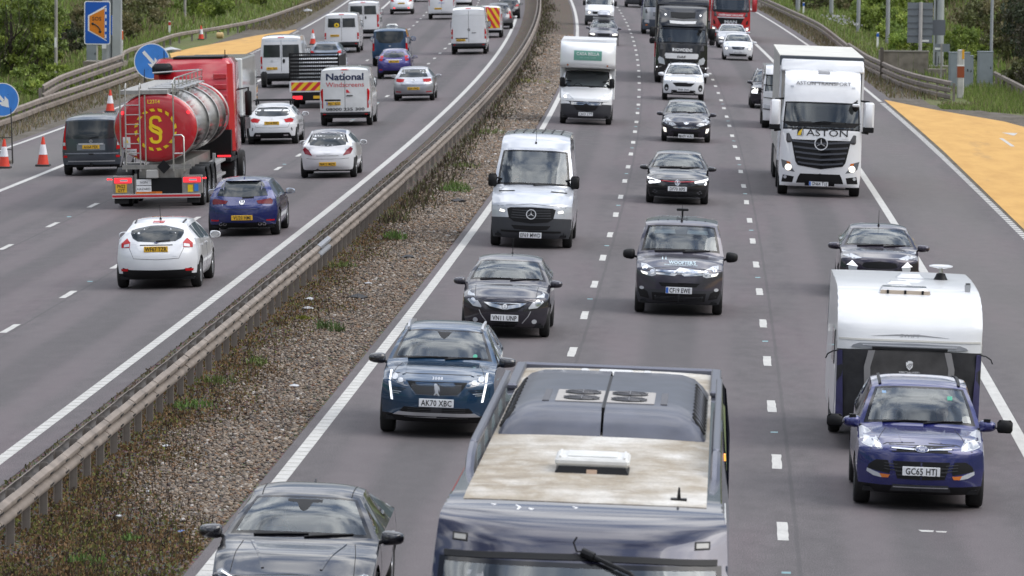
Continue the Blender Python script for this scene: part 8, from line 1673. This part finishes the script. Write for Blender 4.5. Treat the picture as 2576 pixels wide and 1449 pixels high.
pole('gantry_column', 276, -31.75, .30, 8, COLM, 'thick grey gantry columns behind the tall blue sign', 'column', extra=ex_gantry)
pole('lamp_post', 350, -37.5, .1, 8, mat('pole_dark', (.12, .13, .15), .5), 'dark slim pole in front of the green field', 'pole')
def ex_yel(t): MB().box(.02, .32, -.14, -.12, 4.0, 5.6).build('yellow_plate', mat('plate_amber', (.75, .42, .02), .5), t, 0); [MB().box(.1, .24, -.145, -.14, 4.25+.4*k, 4.4+.4*k).build('digit_mark', INK, t, 0) for k in range(3)]
pole('marker_pole', 373, -35.2, .1, 7, WPOST, 'pale pole carrying a yellow number plate', 'pole', extra=ex_yel)
def markerpost(Y, o, h, c, label, cn):
    t = empty('marker_post', facing(Y, o, 0), label, 'marker post', 'roadside marker posts'); MB().box(-.07, .07, -.04, .04, -.05, h*.72).build('post', SWHITE, t, 0); MB().box(-.075, .075, -.045, .045, h*.72, h*.93).build('colour_band', c, t, 0); MB().box(-.07, .07, -.04, .04, h*.93, h).build('cap', SWHITE, t, 0)
markerpost(339.3, -33.7, 1.0, mat('band_red', (.5, .03, .03), .5), 'red banded white marker post behind the left barrier', 'r'); markerpost(408.8, 11.69, 1.05, mat('band_blue', (.02, .12, .5), .5), 'blue topped marker post far along the right barrier', 'b'); markerpost(326.4, 12.48, 1.05, mat('band_blue', (.02, .12, .5)), 'blue topped marker post nearer the concrete wall', 'b')
for k, (Y, o, r, l) in enumerate(((416.5, 11.64, .19, 'first of the thick grey poles from the left behind the right barrier'), (408.9, 13.9, .17, 'second grey pole from the left beyond the right barrier'), (364.5, 13.35, .145, 'third grey pole from the left in the bushes beyond the right barrier'), (336.3, 13.69, .14, 'grey pole nearest the grey sign back on its left'))): pole('gantry_pole', Y, o, r, 10, LPOLE, l, 'pole', 'grey poles behind the right barrier')
pole('lamp_post', 268, 15.3, .085, 10, LPOLE, 'slim grey lamp pole in front of the dark bushes on the right', 'pole')
def ex_big(t):
    MB().box(-.34, -.26, -.28, .28, 0, 8).build('cable_duct', LPOLE, t, 0); MB().lathe([(.45, .15), (.45, .2)], 8).build('flange', COLM, t); MB().box(-.8, .8, -.8, .8, -.3, .16).build('plinth', CONC, t, 0); [MB().tube([(.35*math.cos(a), .35*math.sin(a), .2), (.35*math.cos(a), .35*math.sin(a), .5), (.3*math.cos(a), .3*math.sin(a), .7)], .02, 5).build('anchor_cable', BLACK, t) for a in (3.6, 4.6, 5.6)]
pole('gantry_column', 291.3, 14.06, .25, 9, COLM, 'thick pale gantry column right of the grey sign back', 'column', extra=ex_big)
def signback():
    t = empty('sign_back', facing(281, 12.36, 0, -.03), 'back of a large grey sign on a pale post', 'road sign'); MB().box(-.72, .66, -.0, .04, 1.68, 3.88).build('sign_panel', SGREY, t, 0)
    for z in (2.05, 2.45, 2.75, 3.15, 3.5): MB().box(-.72, .66, -.03, 0, z, z+.05).build('rail', mat('sign_rail', (.13, .14, .155), .6), t, 0)
    MB().tube([(0, -.1, -.2), (0, -.1, 3.9)], .1, 10).build('post', mat('post_pale', (.42, .40, .39), .6, noise=(2, .1)), t, 40); MB().box(.45, 1.35, .3, .34, 2.1, 2.95).build('second_panel', mat('sign_slate', (.14, .15, .17), .5), t, 0)
    MB().box(.1, .48, -.12, -.1, 1.75, 1.86).build('label_strip', SWHITE, t, 0)
signback()
t = empty('small_sign', facing(276.9, 13.26, 0), 'small grey sign back on a thin post beside the gantry column', 'road sign'); MB().box(-.36, .45, 0, .03, 1.35, 1.78).build('sign_panel', SGREY, t, 0); MB().box(-.05, .05, -.06, 0, -.1, 1.8).build('post', WPOST, t, 0); MB().box(-.35, -.05, -.01, 0, 1.46, 1.58).build('label_strip', SWHITE, t, 0)
def wall():
    t = empty('concrete_wall', facing(278, 11.4, 0, .02), 'low weathered concrete wall behind the right barrier', 'wall')
    for k in range(3): MB().box(-1.2+.82*k, -.4+.82*k, -.1, .1, -.2, 1.25).build('panel', CONC, t, 0)
    MB().box(-1.22, 1.28, -.14, .14, 1.25, 1.33).build('coping', mat('coping', (.26, .24, .21), .9), t, 0); MB().box(-1.45, -1.2, -.5, .12, -.2, 1.35).build('end_pier', CONC, t, 0); MB().box(1.2, 2.2, -.5, .5, -.2, .35).build('plinth', CONC, t, 0)
wall()
def fence(label, pts, hs, cat='crash barrier', h=.72, ends=True, m=GALV, st=3.2, side=1):
    """open box-beam barrier: rails at the heights hs along (Y, o) points"""
    t = empty('roadside_barrier', Matrix.Identity(4), label, cat, 'barriers at the outer road edges'); Ysp = spline([(a, b) for a, b in pts], st); box = [(0, 0), (.06, 0), (.06, .17), (0, .17), (0, .0)]
    for hh in hs:
        for i in range(0, len(Ysp)-1, 2): beam([tuple(q) for q in Ysp[i:i+3]], side, hh, 'rail', [m, GALVB], t, prof=[(0, 0), (.03, .02), (.09, .05), (.09, .20), (.03, .23), (0, .25)])
    for i, (Y, o) in enumerate(Ysp): p = P(Y, o-.08*side); q = MB().box(-.06, .06, -.05, .05, -.1, h).build('post', POSTM, t, 0); q.location = p
    return t
fence('weathered double rail barrier ending beside the yellow bay on the right', [(243, 11.75), (247, 11.2), (252.2, 10.6), (260, 10.1), (269.5, 9.84), (285, 9.55), (305, 9.6)], (.66, .33, .02), h=.82, side=-1)
fence('long single rail barrier along the far right edge', [(305, 9.6), (330, 9.9), (359, 10.2), (400, 9.9), (440, 9.7), (520, 9.4)], (.52, .2), h=.7, st=6.4, side=-1)
fence('short rail running off the right picture edge', [(228, 15.5), (246.8, 15.42), (268, 15.5)], (.45,), h=.62, side=-1)
p = P(270.5, 9.75); q = empty('timber_post', Matrix.Translation(p), 'tall dark post standing at the right barrier', 'post'); MB().box(-.09, .09, -.09, .09, -.1, 1.65).build('post', mat('post_brown', (.10, .085, .07), .9), q, 0)
fence('weathered double rail barrier on the left verge below the bushes', [(150, -28.0), (180, -28.0), (207, -28.15), (218, -28.35), (240, -28.4), (259, -28.5)], (.42, .08), h=.6)
fence('raised upper rail flaring up from the left verge barrier', [(217, -28.4), (222, -28.7), (232, -29.2), (262, -29.6)], (.92, .55), h=1.05)
fence('single rail barrier passing behind the yellow bay on the left', [(272, -30.6), (291, -32.0), (320, -32.0), (338, -30.3), (355, -29.0), (392, -28.1), (434, -27.2), (520, -26.8)], (.42,), h=.6, st=5)
def stakes():
    t = empty('stake_fence', facing(300, -35.0, 0), 'short weathered stake fence beside the orange telephone post', 'fence')
    for k in range(9): MB().box(-1.3+.3*k, -1.22+.3*k, -.03, .03, -.2, 1.0+.1*math.sin(k*2)).build('stake', mat('stake_grey', (.16, .14, .12), .9), t, 0)
    for z in (.35, .8): MB().box(-1.4, 1.4, .03, .07, z, z+.07).build('fence_rail', mat('stake_grey', (.16, .14, .12)), t, 0)
stakes()
w = empty('gas_canister', facing(333, -29.9, 0), 'small pale cylinder lying on the verge by the distant cone', 'canister'); MB().lathe([(.001, -.25), (.2, -.2), (.22, 0), (.2, .2), (.001, .25)], 14, 'x', (0, 0, .2)).build('body', mat('canister_cream', (.5, .36, .16), .6), w); MB().box(-.05, .05, -.05, .05, .38, .46).build('valve', BLACK, w, 0)

# ================================================================== trees, bushes, grass
LEAF = tinted('leaf', .55, .3, .35); BARK = mat('bark', (.06, .048, .036), .9, noise=(6, .4, .5))
lf = [(-.5, 0, 0), (.5, 0, 0), (.4, .12, 1), (-.3, .1, 1)]
def bush(name, Y, o, rx, ry, h, n, cols, label, cat, leaf_=.16, trunk=True, group='bushes and trees on the verges', twigs=0, low=0.0, sprawl=1.0):
    """stem and limbs carrying clusters of separate leaves with gaps between"""
    t = empty(name, Matrix.Translation(P(Y, o)), label, cat, group); nc = max(10, int(n/95)); lb = MB()
    c = npr.normal(0, 1, (nc, 3)); c /= np.linalg.norm(c, axis=1)[:, None]; rad = npr.uniform(.35, 1.0, nc)**.6
    cc = np.stack([c[:, 0]*rad*rx, c[:, 1]*rad*ry, h*(low+(1-low)*(.5+.5*c[:, 2]*rad))], 1); cc[:, :2] *= (1-.35*np.clip(cc[:, 2:3]/h-.5, 0, 1)*sprawl)
    rc = npr.uniform(.14, .30, nc)*min(rx, h)*.95
    k = npr.integers(0, nc, n); d = npr.normal(0, 1, (n, 3)); d /= np.linalg.norm(d, axis=1)[:, None]; pos = cc[k]+d*(rc[k]*npr.random(n)**.35)[:, None]*np.array([1, 1, .75]); pos[:, 2] = np.maximum(pos[:, 2], .02)
    pal = np.array(cols); cl = pal[npr.integers(0, len(pal), nc)][k]*npr.uniform(.6, 1.35, (n, 1)); s = leaf_*npr.uniform(.5, 1.3, n)
    scatter('crown', lf, leaff, pos, rand_rot(n), np.stack([s*.65, s, s], 1), cl, LEAF, parent=t, kind=None)
    if trunk:
        lb.tube([(0, 0, -.2), (.05, 0, h*.3), (0, .05, h*.6)], max(.05, h*.025), 7, r1=max(.02, h*.01))
        for i in range(min(nc, 16)):
            q = cc[i]; lb.tube([(0, 0, h*.12*(1+i % 3)), tuple(q*.5+np.array([0, 0, h*.08])), tuple(q)], max(.02, h*.01), 5, r1=.008)
        for i in range(twigs):
            a = npr.uniform(0, 6.28); b0 = np.array([npr.uniform(-.8, .8)*rx, -ry*.9, npr.uniform(.0, .5)*h]); lb.tube([tuple(b0), tuple(b0+np.array([npr.uniform(-.6, .9), -.2, npr.uniform(.7, 1.6)])), tuple(b0+np.array([npr.uniform(-.6, 1.6), -.2, npr.uniform(1.6, 3)]))], .022, 4, r1=.006)
        lb.build('trunk', BARK, t)
    return t
D1c = [(0.131, 0.176, 0.039), (0.176, 0.229, 0.049), (0.088, 0.124, 0.035), (0.229, 0.281, 0.053)]; D2c = [(0.200, 0.262, 0.051), (0.254, 0.318, 0.064), (0.145, 0.200, 0.045)]; BRc = [(0.144, 0.129, 0.057), (0.122, 0.136, 0.050), (0.180, 0.159, 0.079), (0.101, 0.107, 0.043)]; LGc = [(0.244, 0.331, 0.061), (0.304, 0.365, 0.070), (0.191, 0.270, 0.061)]; DKc = [(0.040, 0.055, 0.028), (0.055, 0.069, 0.034), (0.069, 0.069, 0.039), (0.086, 0.075, 0.048)]
for a in (('tree', 262, -38.8, 3.6, 3, 6.5, 9000, D1c, 'dense dark green tree at the top left corner', 'tree', .17, True, 'bushes and trees on the verges', 14), ('tree', 256, -34.6, 2.0, 2, 5.5, 6500, D1c, 'leafy tree left of the weathered post with bare twigs', 'tree', .16, True, 'bushes and trees on the verges', 14),
          ('bush', 268, -34.9, 1.9, 1.6, 4.2, 6000, D2c, 'olive green bush right of the weathered post', 'bush', .15), ('bush', 262, -34.0, 1.5, 1.4, 2.6, 3500, D1c, 'dark bush in front of the grey cabinets', 'bush', .14), ('bush', 290, -35.2, 1.3, 1.5, 2.2, 2800, DKc, 'dark bush behind the left cabinet', 'bush', .14), ('bush', 250, -31.6, 2.4, 1.4, 1.1, 3500, D2c, 'low bright undergrowth below the dark trees', 'bush', .13),
          ('bush', 236, -31.5, 2.6, 1.8, .8, 3500, LGc, 'low pale green bramble patch above the left barrier', 'bush', .12), ('bush', 210, -31, 2.4, 2.2, .7, 3500, LGc, 'grassy bramble patch at the left picture edge', 'bush', .12), ('bush', 318, -36.2, 2.6, 2.2, 2.3, 5200, BRc, 'brownish bramble mound beyond the orange telephone post', 'bush', .16), ('bush', 340, -36.8, 3.0, 2.5, 2.7, 5600, BRc, 'rounded olive mound below the green field', 'bush', .17),
          ('bush', 372, -38.5, 2.4, 2.4, 2.8, 4500, BRc, 'dry olive bush left of the pole with yellow plate', 'bush', .18), ('bush', 382, -34.6, 3.2, 2.5, 2.4, 5200, D2c, 'green bramble bank right of the pole with yellow plate', 'bush', .18), ('tree', 405, -35.2, 3.0, 2.6, 5.5, 7000, DKc, 'dark tree at the top edge above the yellow bay', 'tree', .2), ('tree', 418, -31.9, 2.4, 2.4, 5.0, 5500, D1c, 'green tree at the top edge left of the road', 'tree', .2), ('tree', 440, -38, 4, 3, 7, 6500, D1c, 'large tree at the top edge behind the dark tree', 'tree', .22),
          ('bush', 366, 15.2, 2.8, 2.2, 1.9, 5200, D2c, 'olive green bush between the grey poles', 'bush', .17), ('bush', 345, 15.4, 2.2, 2, 1.7, 5200, LGc, 'bright green bush below the nearest grey pole', 'bush', .15), ('bush', 318, 14.2, 1.8, 1.6, 1.5, 5000, LGc, 'vivid green bush behind the concrete wall', 'bush', .14), ('bush', 300, 16.3, 1.7, 1.8, 2.2, 4200, D2c, 'green bush behind the gantry column', 'bush', .15), ('bush', 390, 17, 3.4, 2.5, 2.2, 5500, D2c, 'green bush mound at the top between the poles', 'bush', .19), ('bush', 430, 15, 3.5, 3, 2.0, 4500, BRc, 'olive mound far right of the road', 'bush', .2),
          ('tree', 278, 19.2, 2.6, 2.2, 4.8, 9000, DKc, 'dark brown green tree behind the grey cabinets', 'tree', .15, True, 'bushes and trees on the verges', 10), ('tree', 270, 18.6, 2.2, 2, 4.6, 7500, DKc, 'dark tree behind the slim lamp pole', 'tree', .15, True, 'bushes and trees on the verges', 8), ('bush', 256, 17.6, 1.8, 1.8, 2.6, 5500, DKc, 'dark bush at the right picture edge', 'bush', .14, True, 'bushes and trees on the verges', 6), ('bush', 262, 16.6, 1.2, 1.2, 1.6, 3000, BRc, 'brownish bush right of the last cabinet', 'bush', .13), ('tree', 300, 21.5, 3, 2.5, 5.5, 7500, DKc, 'dark tree at the top right corner', 'tree', .18), ('bush', 330, 20.5, 3.2, 2.4, 2.6, 5200, BRc, 'dry brown bush high on the bank behind the gantry column', 'bush', .18), ('bush', 292, 18.6, 2.0, 1.8, 2.6, 4500, BRc, 'brown leafless looking bush right of the gantry column', 'bush', .16), ('bush', 400, 22, 4, 3, 3, 5200, D2c, 'green bush on the far bank beyond the grey poles', 'bush', .22)):
    bush(*a)
def grass():
    def patch(n, o0, o1, Y0, Y1, cols, s0, s1, name, wid=.03):
        Y, o = pos_on(n, o0, o1, Y0, Y1); s = npr.uniform(s0, s1, n); cl = np.array(cols)[npr.integers(0, len(cols), n)]*npr.uniform(.6, 1.35, (n, 1))
        scatter(name, blade, leaff, pts3(Y, o, -.03), rand_rot(n, .35), np.stack([np.full(n, wid)*npr.uniform(.6, 1.5, n), s*.6, s], 1), cl, WEED)
    GR_ = [(0.149, 0.209, 0.047), (0.189, 0.257, 0.054), (0.121, 0.169, 0.041), (0.216, 0.209, 0.095)]; DRY = [(0.187, 0.149, 0.083), (0.154, 0.121, 0.072), (0.132, 0.138, 0.055), (0.231, 0.187, 0.121)]
    patch(26000, -37, -28.7, 185, 284, GR_, .12, .38, 'verge_grass_blades', .05); patch(8000, -38, -32.3, 284, 345, GR_, .15, .5, 'verge_grass_blades', .05); patch(7000, -29.4, -26.6, 150, 284, DRY, .08, .28, 'verge_dry_grass', .04); patch(8000, -45, -29.4, 345, 460, GR_, .2, .6, 'verge_grass_blades', .08); patch(3500, -29.5, -26.8, 352, 460, DRY, .1, .3, 'verge_dry_grass', .06)
    patch(9000, 12.5, 17.5, 230, 262, GR_, .12, .4, 'verge_grass_blades', .04); patch(16000, 10.4, 20, 262, 470, GR_, .15, .5, 'verge_grass_blades', .06); patch(6000, 8.7, 11.3, 243, 430, DRY, .1, .38, 'verge_dry_grass', .05); patch(700, 11, 13.2, 234, 240, DRY+GR_, .05, .2, 'verge_dry_grass', .04); patch(1500, 10.6, 12.6, 231.5, 235.5, GR_, .05, .2, 'verge_grass_blades', .04)
    patch(16000, 17, 42, 265, 480, DRY+GR_, .3, .9, 'bank_grass_blades', .1); patch(9000, -48, -34, 250, 470, DRY+GR_+GR_, .3, .8, 'bank_grass_blades', .1)
    n = 110; Y, o = pos_on(n, 11.5, 13.2, 355, 385); s = npr.uniform(.06, .15, n); scatter('white_blossom', leaf, leaff, pts3(Y, o, .75), rand_rot(n), np.stack([s, s, s], 1), np.full((n, 3), .42), WEED)
grass()
